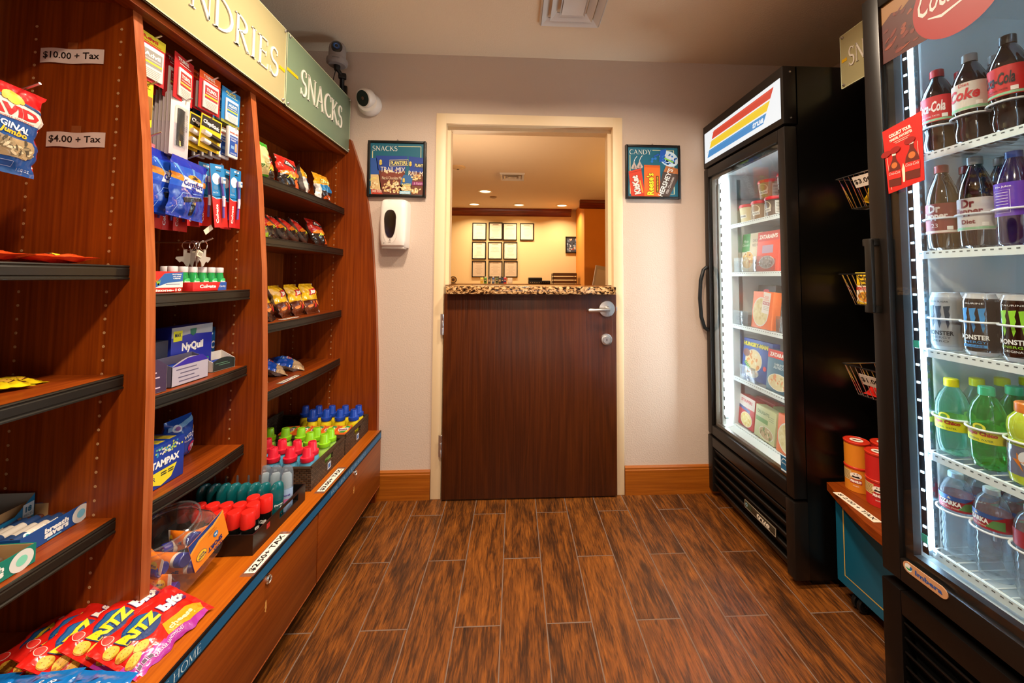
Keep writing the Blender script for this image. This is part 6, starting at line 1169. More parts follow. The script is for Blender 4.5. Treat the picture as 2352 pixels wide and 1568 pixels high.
# ---- cracker bags and blue bags on the ledge
def ritz(m, f):
    w, h = .125, .165
    def T(x, z): return ((x - .5) * w, z * h)
    blob(m, f, [T(.60, .50), T(.84, .46), T(.90, .93), T(.74, .97), T(.62, .80)], C('#eb9a1a'), e=.0008); m.text('cheese', f, *T(.745, .66), .012, C('#f2e4a8'), w=.048, rot=88, e=.0016, bold=.04, maxlen=.012)
    for k in range(2): m.rect(f, *T(.83 + .0 * k, .68), .003, .045, C('#f0c878'), e=.0012)
    m.disc(f, *T(.34, .40), .031, .031, C('#12346c'), e=.0009, maxlen=.010); m.disc(f, *T(.27, .40), .018, .028, C('#1c5c94'), e=.0011, maxlen=.010)
    m.text('RITZ', f, *T(.34, .38), .027, C('#f2cf1c'), w=.068, rot=90, e=.0022, bold=.06, outline=C('#23365c'), maxlen=.012); m.text('bits', f, *T(.35, .79), .026, C('#f6e8e0'), w=.056, rot=88, e=.0020, bold=.06, outline=C('#5a2464'), maxlen=.012)
    for x, z, a in ((.30, .10, 20), (.50, .13, 60), (.70, .12, 80), (.62, .24, 85)):
        cx_, cz_ = T(x, z); m.disc(f, cx_ + .002, cz_ - .002, .0125, .0095, C('#a86a12'), rot=a, e=.0010, maxlen=.008); m.disc(f, cx_, cz_, .0125, .0090, C('#e8b23a'), rot=a, e=.0014, maxlen=.008)
        for q in range(5): m.disc(f, cx_ + .006 * math.cos(q * 1.26), cz_ + .0045 * math.sin(q * 1.26), .0008, .0008, C('#9c6414'), e=.0018, n=6)
    m.text('CRACKER SANDWICHES', f, *T(.905, .42), .007, C('#f0dce8'), w=.062, rot=90, e=.0014, maxlen=.012)
    m.disc(f, *T(.12, .16), .009, .009, C('#e8b8ac'), e=.0009); m.disc(f, *T(.12, .16), .0078, .0078, C('#d02418'), e=.0012)
    for k in range(3): m.rect(f, *T(.86, .10 + .06 * k), .009, .008, C('#c8a8c8'), e=.0012); m.rect(f, *T(.86, .10 + .06 * k), .0075, .0065, C('#4a2c50'), e=.0015)
def ritzcol(u, v):
    p = u > .84 - .30 * max(0, .45 - v) * 1.6
    return C('#a8349c') if p and v < .94 else (C('#d8626a') if u > .76 and v < .3 else C('#cf1d16'))
o = bag('cracker_bag', .125, .165, .030, ritzcol, ritz, seed=21, nu=30, nv=34, wr=.0020); tag(o, 'frontmost red and purple cracker bag on the ledge', 'cracker bag'); mk = Many(o)
RL = [(-.797, .858, .392, 22, -6), (-.857, .862, .400, 24, -4), (-.902, .845, .392, 26, 4), (-.945, .865, .388, 22, -3), (-.990, .860, .378, 12, -1)]
RLL = ['', 'red cracker bag directly left of the frontmost one', 'middle red cracker bag of the fanned pile', 'red cracker bag second from the left of the pile', 'leftmost red cracker bag at the back of the pile']
for i, (x, y, z, ty, rz) in enumerate(RL): mk((x, y - .02, z), (R_(-90 + 3), R_(ty), R_(rz)), RLL[i] or None)
o = bag('cookie_bag', .115, .15, .028, lambda u, v: C('#0f6fc0'), lambda m, f: ([m.poly(f, [(x, z), (x + .008, z + .004), (x + .010, z + .008), (x + .002, z + .006)], C('#123a70'), e=.0008) for x, z in ((-.04, .12), (-.01, .125), (.03, .118), (.04, .10), (-.03, .09))], [m.text('8', f, .012 + .02 * k, .118, .012, C('#e4eef6'), e=.001) for k in range(2)]), seed=24, wr=.0022); tag(o, 'bright blue snack bag in the middle at the bottom edge', 'snack bag'); mk = Many(o)
mk((-.885, .682, .385), (R_(-90 + 5), 0, R_(6))); mk((-.795, .672, .388), (R_(-90 + 6), 0, R_(-5)), 'bright blue snack bag nearest the aisle at the bottom edge'); mk((-1.005, .680, .385), (R_(-90 + 5), 0, R_(3)), 'dark blue snack bag furthest from the aisle at the bottom edge')
# ---- tray of toiletries
TRX0, TRX1, TRY0, TRY1 = -1.02, -.748, 1.175, 1.450
t = thing('display_tray', 'black open tray holding toiletries on the ledge', 'tray', (0, 0, 0)); m = MB(); bc = C('#141110'); zt = LZ + .058; z0 = LZ + .0008
m.box(TRX0, TRX1, TRY0, TRY1, z0, z0 + .003, bc, 'plastic'); m.box(TRX0, TRX1, TRY0, TRY0 + .004, z0 + .003, zt, bc, 'plastic'); m.box(TRX0, TRX1, TRY1 - .004, TRY1, z0 + .003, zt, bc, 'plastic'); m.box(TRX0, TRX0 + .004, TRY0 + .004, TRY1 - .004, z0 + .003, zt, bc, 'plastic')
m.box(TRX1 - .004, TRX1, TRY0 + .004, TRY1 - .004, z0 + .003, zt - .032, bc, 'plastic'); m.box(TRX1 - .004, TRX1, TRY0 + .004, 1.30, zt - .032, zt, bc, 'plastic'); m.box(TRX1 - .004, TRX1, 1.405, TRY1 - .004, zt - .032, zt, bc, 'plastic'); m.box(TRX1 - .004, TRX1, 1.30, 1.405, zt - .010, zt, bc, 'plastic'); m.box(TRX1, TRX1 + .0008, 1.235, 1.25, zt - .022, zt - .008, C('#a81c1c'), 'paper')
m.build('tray_body', t)
t = thing('shaving_gel_can', 'shaving gel can', 'can', group='red capped shaving gel cans')
m = MB().lathe([(0, 0), (.0165, 0), (.0175, .002), (.0175, .062), (.0, .062)], 22, C('#121110'), 'gloss', caps=False); f = cyl_fn(.0175, 0); m.text('Gillette', f, 0, .038, .012, C('#e8e6e2'), w=.040, e=.0006, bold=.05, shear=.2, maxlen=.006); m.text('SHAVE GEL', f, 0, .024, .004, C('#a8a6a2'), w=.02, e=.0006); m.build('can_body', t)
m = MB().lathe([(.0182, .062), (.0186, .064), (.0180, .103), (.0165, .106), (.006, .107), (0, .1065)], 24, C('#d5231c'), 'plastic', caps=False); m.build('cap', t)
mk = Many(t); TZ0 = z0 + .003
n = 0
for j, (y, xs) in enumerate(((1.202, 3), (1.241, 6), (1.279, 2))):
    for k in range(xs):
        x = -.782 - k * .0395 - (.012 if j == 1 else 0) - (0 if j < 2 else -.003)
        lab = 'red capped gel can, ' + ORD[k] + ' from the aisle, ' + ('front', 'second', 'short third')[j] + ' row of the tray'
        mk((x, y, TZ0), (0, 0, R_(40 + (k * 37) % 25)), lab)
def oval(rx, ry): return dict(sx=1, sy=ry / rx)
t = thing('deodorant_stick', 'deodorant', 'deodorant', group='dark teal deodorant sticks')
m = MB().lathe([(0, 0), (.021, 0), (.022, .003), (.022, .074), (.0, .074)], 26, C('#0d5358'), 'gloss', caps=False, sy=.5); f = lambda x, y, e: Vector((x, -(.5 * math.sqrt(max(0, .022 ** 2 - x * x)) + e), y)); m.text('Degree', f, 0, .050, .008, C('#e0ecec'), w=.026, e=.0008, bold=.03, maxlen=.006); m.line(f, [(-.006, .034), (-.001, .028), (.008, .046)], .003, C('#e0ecec'), e=.0008); m.rect(f, 0, .016, .024, .003, C('#b03a3a'), e=.0006); m.build('container', t)
m = MB().lathe([(.0222, .074), (.0226, .076), (.0222, .098), (.019, .112), (.012, .120), (0, .123)], 26, C('#0b5a60'), 'gloss', caps=False, sy=.5); m.build('cap', t)
mk = Many(t)
for k in range(8): mk((-.785 - k * .0315 + (0 if k else .006), 1.335 - .006 * (k > 0), TZ0), (0, 0, R_(62)), 'dark teal deodorant stick, ' + ORD[k] + ' from the aisle in its row')
t = thing('deodorant_stick', 'deodorant', 'deodorant', group='clear capped pale blue deodorant sticks')
m = MB().lathe([(0, 0), (.019, 0), (.020, .003), (.020, .074), (.0, .074)], 26, C('#9cb8dc'), 'plastic', caps=False, sy=.55); f = lambda x, y, e: Vector((x, -(.55 * math.sqrt(max(0, .020 ** 2 - x * x)) + e), y)); m.text('Secret', f, 0, .055, .007, C('#4a3c8c'), w=.026, e=.0008, bold=.04, maxlen=.006); m.rect(f, 0, .035, .026, .014, C('#c86a9c'), e=.0006, maxlen=.008); m.build('container', t)
m = MB().lathe([(.0155, .074), (.0165, .085), (.015, .118), (.010, .126), (0, .128)], 20, C('#ece8e0'), 'satin', caps=False, sy=.5); m.build('deodorant_block', t)
m = MB().lathe([(.0198, .074), (.0202, .076), (.0198, .124), (.0165, .142), (.009, .150), (0, .152)], 26, C('#ffffff'), 'capclear', caps=False, sy=.55); m.build('clear_cap', t)
mk = Many(t)
for k in range(7): mk((-.778 - k * .0365, 1.385, TZ0), (0, 0, R_(28)), 'clear capped pale blue deodorant, ' + ORD[k] + ' from the aisle in the back row')
# ---- fallen plastic jar with sunscreen
t = thing('plastic_jar', 'clear plastic display jar with orange sunscreen card, tipped on the ledge', 'jar', (-.888, 1.090, LZ + .028), (0, 0, R_(-4)))
def rsq(s, n=40, p=.45): return [(s * math.copysign(abs(math.cos(2 * PI * k / n)) ** p, math.cos(2 * PI * k / n)), s * math.copysign(abs(math.sin(2 * PI * k / n)) ** p, math.sin(2 * PI * k / n))) for k in range(n)]
m = MB(); ax = Matrix.Rotation(R_(17), 4, 'X'); vs = []; fs = []; n = 40
secs = [(.070, 0, .45), (.079, .004, .42), (.083, .014, .42), (.084, .095, .42), (.080, .112, .5), (.074, .120, .75), (.0725, .124, 1), (.0745, .126, 1), (.0745, .130, 1), (.0720, .132, 1), (.0720, .137, 1), (.0745, .139, 1), (.0745, .144, 1), (.0710, .146, 1)]
for s_, z, p in secs: vs += [(x, y, z) for x, y in rsq(s_, n, p)]
for i in range(len(secs) - 1):
    for k in range(n): fs.append((i * n + k, i * n + (k + 1) % n, (i + 1) * n + (k + 1) % n, (i + 1) * n + k))
fs.append(tuple(range(n))[::-1]); m.add(vs, fs, WHITE, 'clear', True, T=ax); jb = m.build('jar_shell', t)
m = MB()
for z, r_ in ((.145, .0022), (.128, .0016)): m.tube([tuple(ax @ Vector((.0735 * math.cos(2 * PI * k / 40), .0735 * math.sin(2 * PI * k / 40), z))) for k in range(40)], r_, C('#ffffff'), 'clear', 8, closed=True)
m.build('neck_ring', t)
cf = lambda x, y, e: ax @ Vector((.0850 + e, x * .86 + .024, y * .88 + .074))
def bb(m, f, s=1, cx=0, cy=0, rot=180):
    def R(x, y): a = R_(rot); return (cx + s * (x * math.cos(a) - y * math.sin(a)), cy + s * (x * math.sin(a) + y * math.cos(a)))
    m.text('ULTRA', f, *R(-.018, .036), .007 * s, C('#20286c'), w=.030 * s, rot=rot, e=.0010, bold=.03); m.text('SPORT', f, *R(-.012, .022), .013 * s, C('#20286c'), w=.048 * s, rot=rot, e=.0010, bold=.05)
    p = R(.030, .012); m.disc(f, *p, .016 * s, .013 * s, C('#20286c'), e=.0008); m.disc(f, *p, .015 * s, .012 * s, C('#eec21c'), e=.0010); m.text('BANANA', f, *R(.030, .016), .005 * s, C('#20286c'), w=.024 * s, rot=rot, e=.0013, bold=.05); m.text('BOAT', f, *R(.030, .009), .005 * s, C('#20286c'), w=.016 * s, rot=rot, e=.0013, bold=.05)
    p = R(-.020, -.002); m.disc(f, *p, .008 * s, .008 * s, C('#1c74b4'), e=.0008); m.text('30', f, *p, .006 * s, C('#f0f4f6'), w=.009 * s, rot=rot, e=.0012, bold=.04); m.text('CLINICALLY', f, *R(-.012, -.016), .004 * s, C('#a0641c'), w=.030 * s, rot=rot, e=.0010); m.text('PROVEN', f, *R(-.012, -.023), .004 * s, C('#a0641c'), w=.020 * s, rot=rot, e=.0010)
m = MB(); m.add([tuple(cf(x, y, e)) for e in (0, .0008) for x, y in ((-.062, -.048), (.062, -.048), (.062, .046), (-.062, .046))], [(3, 2, 1, 0), (4, 5, 6, 7), (0, 1, 5, 4), (1, 2, 6, 5), (2, 3, 7, 6), (3, 0, 4, 7)], C('#e8861a'), 'paper'); cg = lambda x, y, e: cf(x, y, .0008 + e); m.poly(cg, [(-.062, .020), (-.03, .034), (.02, .034), (.062, .046), (-.062, .046)], C('#1c3c84'), e=.0004); m.poly(cg, [(-.062, .012), (-.03, .026), (.02, .026), (.062, .040), (.062, .046), (.02, .034), (-.03, .034), (-.062, .020)], C('#f0a83a'), e=.0005); bb(m, cg, 1.1, 0, -.004); m.build('orange_card', t)
t = thing('sunscreen_tube', 'sunscreen tube', 'sunscreen')
def tube_sec(w, d, z, n=20): return [(w * math.cos(2 * PI * k / n), d * math.sin(2 * PI * k / n), z) for k in range(n)]
m = MB(); vs = []; fs = []; n = 20
for w_, d_, z in ((.014, .014, .02), (.016, .015, .03), (.018, .012, .065), (.020, .006, .092), (.0205, .0010, .104), (.0205, .0008, .112)): vs += tube_sec(w_, d_, z)
for i in range(5):
    for k in range(n): fs.append((i * n + k, i * n + (k + 1) % n, (i + 1) * n + (k + 1) % n, (i + 1) * n + k))
fs.append(tuple(5 * n + k for k in range(n))); m.add(vs, fs, [C('#e6791a') if (f_[0] // n) < 4 else C('#e4dcd0') for f_ in fs], 'plastic', True)
tf = lambda x, y, e: Vector((-x * 1.0, -(.015 - .012 * max(0, (y - .03) / .08) + e) * math.sqrt(max(.02, 1 - (x / .019) ** 2)), y)) 
tf2 = lambda x, y, e: Vector((x, -(.0152 - .0125 * max(0, (y - .03) / .08)) * math.sqrt(max(.02, 1 - (x / .019) ** 2)) - e, y)); g = lambda x, y, e: tf2(x, .068 + y, e)
m.text('SPORT', g, -.004, -.010, .009, C('#20286c'), w=.040, rot=90, e=.0012, bold=.05, maxlen=.008); m.disc(g, 0, .024, .011, .010, C('#eec21c'), e=.0010, maxlen=.006); m.text('BOAT', g, 0, .024, .005, C('#20286c'), w=.016, rot=90, e=.0016, bold=.04)
tb = lambda x, y, e: Vector((-x, (.0152 - .0125 * max(0, (y - .03) / .08)) * math.sqrt(max(.02, 1 - (x / .019) ** 2)) + e, y)); m.rect(tb, 0, .066, .026, .060, C('#ddd6cc'), e=.0008, maxlen=.008)
for k in range(9): m.rect(tb, 0, .042 + k * .006, .022, .0014, C('#8a86a0'), e=.0014, maxlen=.01)
m.build('tube_body', t)
MB().lathe([(0, 0), (.0145, 0), (.016, .002), (.016, .019), (.0, .019)], 22, C('#2a2f8c'), 'plastic', caps=False).build('cap', t)
MB().lathe([(.0161, .019), (.0161, .028)], 22, C('#e0d8cc'), 'plastic', caps=False).build('white_collar', t)
mk = Many(t)
TU = [(-.835, 1.030, .394, 0, -90, 12, 'sunscreen tube at the bottom of the jar, dark blue cap towards the aisle'), (-.950, 1.025, .420, 0, 90, -4, 'sunscreen tube with its printed side facing out, white crimp at right'), (-.862, 1.020, .450, 0, -92, -12, 'sunscreen tube above the printed one with its cap pointing out'), (-.842, 1.062, .442, 180, -85, 170, 'sunscreen tube in the middle of the jar beside the orange card'),
      (-.825, 1.085, .412, 0, -88, 8, 'sunscreen tube low behind the orange card'), (-.955, 1.045, .490, 180, 75, 160, 'white backed sunscreen tube lying highest in the jar'), (-.845, 1.100, .470, 0, -100, -20, 'sunscreen tube against the far side of the jar'), (-.935, 1.100, .440, 0, 95, 60, 'orange sunscreen tube at the back of the jar')]
for x, y, z, rx, ry, rz, lab in TU: mk((x, y, z), (R_(rx), R_(ry), R_(rz)), lab)
# ---- wicker baskets and what they hold
def wicker(y0, y1, x0, x1, label):
    t = thing('wicker_basket', label, 'basket', (0, 0, 0)); z0 = LZ + .0008; zt = .452; m = MB(); e = .008
    m.box(x0, x1, y0, y1, z0, z0 + .005, mat='wicker'); m.box(x0, x1, y0, y0 + e, z0 + .005, zt, mat='wicker'); m.box(x0, x1, y1 - e, y1, z0 + .005, zt, mat='wicker'); m.box(x0, x0 + e, y0 + e, y1 - e, z0 + .005, zt + .03, mat='wicker')
    yc = (y0 + y1) / 2; hw = .035
    m.box(x1 - e, x1, y0 + e, y1 - e, z0 + .005, zt - .035, mat='wicker'); m.box(x1 - e, x1, y0 + e, yc - hw, zt - .035, zt, mat='wicker'); m.box(x1 - e, x1, yc + hw, y1 - e, zt - .035, zt, mat='wicker'); m.box(x1 - e, x1, yc - hw, yc + hw, zt - .012, zt, mat='wicker')
    m.build('woven_body', t); m = MB(); zz = zt + .002
    m.tube([(x1 - .004, y0 + .004, zz), (x1 - .004, y1 - .004, zz)], .0065, C('#3a2a1c'), 'satin'); m.tube([(x0, y0 + .004, zz), (x1 - .004, y0 + .004, zz)], .0065, C('#3a2a1c'), 'satin'); m.tube([(x0, y1 - .004, zz), (x1 - .004, y1 - .004, zz)], .0065, C('#3a2a1c'), 'satin'); m.build('rim', t)
    m = MB().box(x1, x1 + .001, yc - .012, yc + .014, zt - .066, zt - .040, C('#c8ccd4'), 'paper'); m.rect(lambda a, b, e_: Vector((x1 + .001 + e_, yc + a, zt - .053 + b)), 0, 0, .018, .016, C('#3a6ca8')); m.build('hang_tag', t)
wicker(1.505, 1.785, -1.15, -.757, 'near brown wicker basket holding green and red capped bottles'); wicker(1.795, 2.065, -1.19, -.757, 'far brown wicker basket holding blue capped bottles')
def det_bottle(cap, body, g, lab):
    t = thing('detergent_bottle', lab, 'bottle', group=g)
    m = MB().lathe([(0, 0), (.024, 0), (.027, .004), (.028, .030), (.0275, .052), (.022, .070), (.019, .076), (0, .076)], 24, C(body), 'plastic', caps=False, sy=.85); m.build('bottle', t)
    m = MB().lathe([(.0235, .072), (.0245, .074), (.0240, .088), (.0185, .0895), (.0175, .091), (.0150, .120), (.0135, .1225), (0, .1225)], 26, C(cap), 'plastic', caps=False); m.box(-.009, .009, -.0006, .0006, .1224, .1232, C('#1a1a1a'), 'matte'); m.build('cap', t); return t
WB = LZ + .022
mk = Many(det_bottle('#d8223a', '#5aa6cc', 'red capped detergent bottles', 'b'))
for j, (y, n_, xo) in enumerate(((1.548, 4, -.795), (1.602, 4, -.805))):
    for k in range(n_): mk((xo - .064 * k, y + .010 * k * (j == 1), WB), (0, 0, R_(20 + 30 * k)), 'red capped light blue bottle, ' + ORD[k] + ' from the aisle in the ' + ('front', 'second')[j] + ' row')
mk = Many(det_bottle('#86c81c', '#a8d85a', 'lime capped detergent bottles', 'b'))
for k, (x, y) in enumerate(((-.792, 1.735), (-.858, 1.752), (-.924, 1.752), (-.990, 1.752), (-1.056, 1.752))): mk((x, y - .01, WB), (0, 0, R_(15 + 20 * k)), 'lime green capped bottle, ' + ORD[k] + ' from the aisle in the near basket')
for k, (x, y) in enumerate(((-.792, 1.672), (-.86, 1.690))): mk((x, y, WB), (0, 0, R_(40)), 'lime green capped bottle squeezed between the rows, ' + ('nearest the aisle', 'further from the aisle')[k])
mk = Many(det_bottle('#1440a8', '#e2cc1c', 'blue capped detergent bottles', 'b'))
for j, y in enumerate((1.972, 2.030)):
    for k in range(5 if j else 4): mk((-.795 - .066 * k - (0 if j else .0), y, WB), (0, 0, R_(25 * k)), 'blue capped yellow bottle, ' + ORD[k] + ' from the aisle in the ' + ('near', 'far')[j] + ' row')
def bounce(m, f, w, h, g, d, s_):
    m.rect(g, w * .1, 0, w * .6, d * .78, C('#d8c81c')); m.poly(g, [(-w * .2, -d * .4), (w * .1, d * .45), (w * .45, d * .3), (w * .2, -d * .45)], C('#3a8a3c'), e=.0005); m.rect(g, 0, -.002, w * .72, d * .34, C('#e8e4dc'), rot=8, e=.0008); m.text('bounce', g, 0, -.002, d * .26, C('#7a1c3c'), w=w * .62, rot=8, e=.0012, bold=.06); m.text('bounce', f, 0, h * .5, h * .5, C('#f0e8e0'), w=w * .7, bold=.04)
for k in range(5): carton('dryer_sheet_box', .058, .095, .040, '#e0641c', bounce, 'orange and yellow dryer sheet box, ' + ORD[k] + ' from the aisle', 'box', (-.800 - .062 * k, 1.872, LZ + .046), (0, 0, R_(10)), bev=.001) 
# ---- snack bags on the far shelves
def chip(kind):
    w, h = .118, .148
    if kind == 'doritos':
        cf_ = lambda u, v: C('#c8281c') if v > .46 + .06 * math.sin(u * 9) else C('#1c1614')
        def de(m, f):
            blob(m, f, [(-.055, .065), (-.02, .058), (.0, .068), (.03, .060), (.055, .068), (.055, .078), (0, .082), (-.055, .078)], C('#e07a1c'), e=.0006); m.rect(f, .004, .108, .062, .022, C('#141010'), rot=-24, e=.0010, maxlen=.012); m.text('Doritos', f, .004, .108, .014, C('#f2ece4'), w=.054, rot=-24, e=.0016, bold=.05, maxlen=.012); m.text('Flamas', f, -.004, .056, .014, C('#d8d83a'), w=.05, rot=6, e=.0012, bold=.04, shear=.3, maxlen=.012); blob(m, f, [(.012, .012), (.046, .016), (.040, .050), (.024, .052)], C('#d8581c'), e=.0008)
    elif kind == 'cheetos':
        cf_ = lambda u, v: C('#e8a01c') if v > .62 else C('#d8d4cc') if u < .2 else C('#1c7ab4') if v > .40 else C('#2c1c16')
        def de(m, f): m.text('Cheetos', f, .004, .108, .020, C('#f2e88c'), w=.078, e=.0014, bold=.06, outline=C('#2c1810'), maxlen=.012); blob(m, f, [(-.02, .02), (.05, .02), (.045, .042), (0, .046)], C('#d8581c'), e=.0006); m.disc(f, .02, .03, .012, .010, C('#e8e4dc'), e=.001)
    elif kind == 'jal':
        cf_ = lambda u, v: C('#8cae2c') if v < .6 else C('#c9a42c')
        def de(m, f): m.text('Cheetos', f, .004, .108, .020, C('#f2e88c'), w=.078, e=.0014, bold=.06, outline=C('#2c3010'), maxlen=.012); blob(m, f, [(-.02, .02), (.05, .02), (.045, .06), (0, .06)], C('#6a4a24'), e=.0006)
    elif kind == 'fritos':
        cf_ = lambda u, v: C('#d8a91c') if v > .42 else C('#5a2c18')
        def de(m, f): m.rect(f, 0, .102, .062, .028, C('#b0241c'), rot=6, e=.0010, maxlen=.012); m.text('Fritos', f, 0, .102, .020, C('#f2eee4'), w=.052, rot=8, e=.0016, bold=.05, shear=.2, maxlen=.012); [m.disc(f, -.035 + .016 * k, .035 + .012 * (k % 2), .012, .007, C(('#d8782c', '#a8501c', '#c8242c')[k % 3]), rot=40 * k, e=.0008 + .0001 * k, maxlen=.01) for k in range(5)]
    elif kind == 'hot':
        cf_ = lambda u, v: C('#d8431c') if v > .5 else C('#241814')
        def de(m, f): m.text('Cheetos', f, .0, .108, .020, C('#f0c83a'), w=.078, e=.0014, bold=.06, outline=C('#3c1410'), maxlen=.012); [m.disc(f, -.03 + .015 * k, .04 + .012 * (k % 2), .012, .006, C(('#e8782c', '#c8302c', '#e8e0d4')[k % 3]), rot=30 * k, e=.0008 + .0001 * k, maxlen=.01) for k in range(5)]
    elif kind == 'green':
        cf_ = lambda u, v: C('#3ea02c') if v > .84 or v < .14 else C('#d8cc8c')
        def de(m, f): m.disc(f, .03, .08, .012, .014, C('#f0ecd8'), e=.001); m.disc(f, .03, .08, .004, .005, C('#241c14'), e=.0014); m.text('Funyuns', f, 0, .05, .016, C('#3a7a24'), w=.07, e=.001, bold=.04)
    else:
        cf_ = lambda u, v: C('#1a50b8') if v > .34 + .1 * u else C('#b89a74')
        def de(m, f): m.disc(f, -.012, .098, .020, .012, C('#2c7cd0'), e=.0008, maxlen=.01); m.text('Hostess', f, -.012, .098, .009, C('#e8eef6'), w=.032, e=.0014, shear=.2); blob(m, f, [(-.005, .058), (.05, .068), (.05, .09), (.0, .082)], C('#e2dcd8'), e=.001); m.text('Cinnamon', f, .022, .080, .010, C('#a81c2c'), w=.046, rot=10, e=.0016, bold=.04); m.text('Roll', f, .024, .068, .010, C('#a81c2c'), w=.026, rot=10, e=.0016, bold=.04); blob(m, f, [(-.01, .035), (.04, .040), (.04, .052), (.0, .050)], C('#a4cce4'), e=.001)
    o = bag('snack_bag', w, h, .046, cf_, de, seed=hash_seed[kind], nu=24, nv=28, wr=.0034, back=C('#8a8480')); tag(o, 'x', 'snack bag'); return Many(o)
hash_seed = dict(doritos=31, cheetos=32, jal=33, fritos=34, hot=35, green=36, roll=37)
K_ = {k: chip(k) for k in hash_seed}
def put(kind, x, y, z, lean, rz, label): K_[kind]((x, y, z), (R_(-lean), 0, PI / 2 + R_(rz)), label)
put('green', -.965, 1.462, 1.5375, 4, 0, 'green and cream snack bag peeking past the divider on the top shelf'); put('doritos', -.985, 1.560, 1.5375, 14, 12, 'dark red chip bag behind the bright one on the top snack shelf'); put('doritos', -.965, 1.668, 1.5375, 12, -8, 'bright red chip bag in the middle of the top snack shelf')
put('cheetos', -.985, 1.820, 1.5375, 14, 38, 'orange cheese puff bag turned sideways on the top snack shelf'); put('cheetos', -.960, 1.950, 1.5375, 10, -8, 'orange cheese puff bag nearest the end panel on the top shelf')
put('jal', -.975, 1.520, 1.3185, 34, 0, 'green and yellow bag leaning at the left of the second shelf')
for k, (y, l) in enumerate(((1.625, 'leftmost red chip bag of the second snack shelf'), (1.700, 'second red chip bag from the left, second snack shelf'), (1.782, 'third red chip bag from the left, second snack shelf'))): put('doritos', -.985, y, 1.3185, 40, 38, l)
put('doritos', -.985, 1.855, 1.3185, 34, 34, 'fourth red chip bag from the left, second snack shelf'); put('doritos', -.955, 1.935, 1.3185, 24, 0, 'front red chip bag at the right of the second snack shelf'); put('hot', -.965, 1.61, 1.3185, 62, 20, 'black and orange bag lying low at the front of the second shelf')
for k, (y, x, l) in enumerate(((1.575, -1.04, 'leftmost yellow corn chip bag leaning behind the others'), (1.650, -1.01, 'second yellow corn chip bag from the left'), (1.725, -.99, 'middle yellow corn chip bag'), (1.812, -.98, 'yellow corn chip bag second from the right'), (1.895, -.965, 'rightmost yellow corn chip bag on the third shelf'))): put('fritos', x, y, .9965, 30 - 3 * k, 24 - 6 * k, l)
put('hot', -.965, 1.510, .9965, 46, 0, 'orange and black bag at the front left of the third shelf'); put('hot', -.968, 1.60, .9965, 70, 24, 'second orange and black bag lying beside the price label')
put('roll', -.980, 1.565, .7445, 55, 14, 'large blue cinnamon roll bag at the front left of the lowest shelf'); put('roll', -1.01, 1.760, .7445, 62, 40, 'blue cinnamon roll bag in the middle of the lowest snack shelf'); put('roll', -.985, 1.862, .7445, 70, 30, 'blue cinnamon roll bag nearest the end panel'); put('roll', -1.08, 1.61, .7445, 40, -20, 'blue cinnamon roll bag at the back of the lowest snack shelf')
# ================================================================ PRODUCTS IN THE FREEZER
RX = (0, 0, -PI / 2)              # fronts face the aisle (-x)
ya, yb = TY0 + .052, TY1 - .052
def tub(col, lab, label):
    t = thing('ice_cream_tub', label, 'ice cream tub'); m = MB(); cb_ = C(col)
    m.lathe([(0, 0), (.040, 0), (.049, .088), (0, .088)], 30, cb_, 'paper', caps=False); f = cyl_fn(.0452, 0, rf=lambda y: .040 + .009 * y / .088)
    m.disc(f, -.002, .052, .028, .026, C('#d9c9a8'), e=.0005, maxlen=.008); m.disc(f, -.002, .058, .022, .018, cb_, e=.0009, maxlen=.008); m.rect(f, 0, .035, .046, .018, C('#ece6da'), e=.0013, maxlen=.008, rot=3); m.text(lab, f, 0, .035, .009, C('#2c241c'), w=.038, e=.0017, rot=3, bold=.03, maxlen=.008); m.rect(f, .058, .045, .030, .062, C('#e8e4dc'), e=.0008, maxlen=.008)
    for k in range(7): m.rect(f, .058, .022 + k * .007, .024, .002, C('#6a6258'), e=.0012, maxlen=.01)
    m.build('carton', t); MB().lathe([(.0505, .083), (.0515, .085), (.0510, .095), (.048, .099), (.046, .0965), (0, .0965)], 30, C('#c8202a'), 'plastic', caps=False).build('lid', t); return t
T1 = Many(tub('#8a6844', 'CHOCOLATE', 'x')); T2 = Many(tub('#d8c89c', '1905', 'x')); T3 = Many(tub('#5a4436', 'ROCKY ROAD', 'x'))
z = FSH[0]
T2((1.262, 1.985, z), (0, 0, -PI / 2 + .15), 'cream ice cream tub at the left of the bottom row'); T1((1.262, 1.880, z), (0, 0, -PI / 2 + .2), 'brown ice cream tub second in the bottom row'); T3((1.262, 1.775, z), (0, 0, -PI / 2 - .1), 'dark brown ice cream tub third in the bottom row'); T2((1.262, 1.670, z), RX, 'cream ice cream tub at the right of the bottom row'); T1((1.262, 1.565, z), RX, 'brown ice cream tub beside the freezer door edge')
T1((1.275, 1.842, z + .0975), (0, 0, -PI / 2 + .3), 'brown ice cream tub stacked on top of the row'); T3((1.275, 1.700, z + .0975), (0, 0, -PI / 2), 'dark ice cream tub stacked on top at the right')
def food_box(w, h, d, base, deco, label, loc, rot, cat='frozen meal'):
    m = MB(); m.box(-w / 2, w / 2, -d / 2, d / 2, 0, h, C(base), 'paper', bev=.001); f = plane_fn((0, -d / 2, 0), (1, 0, 0), (0, 0, 1)); deco(m, f, w, h); return tag(m.build('frozen_meal_box'), label, cat, None, loc, rot)
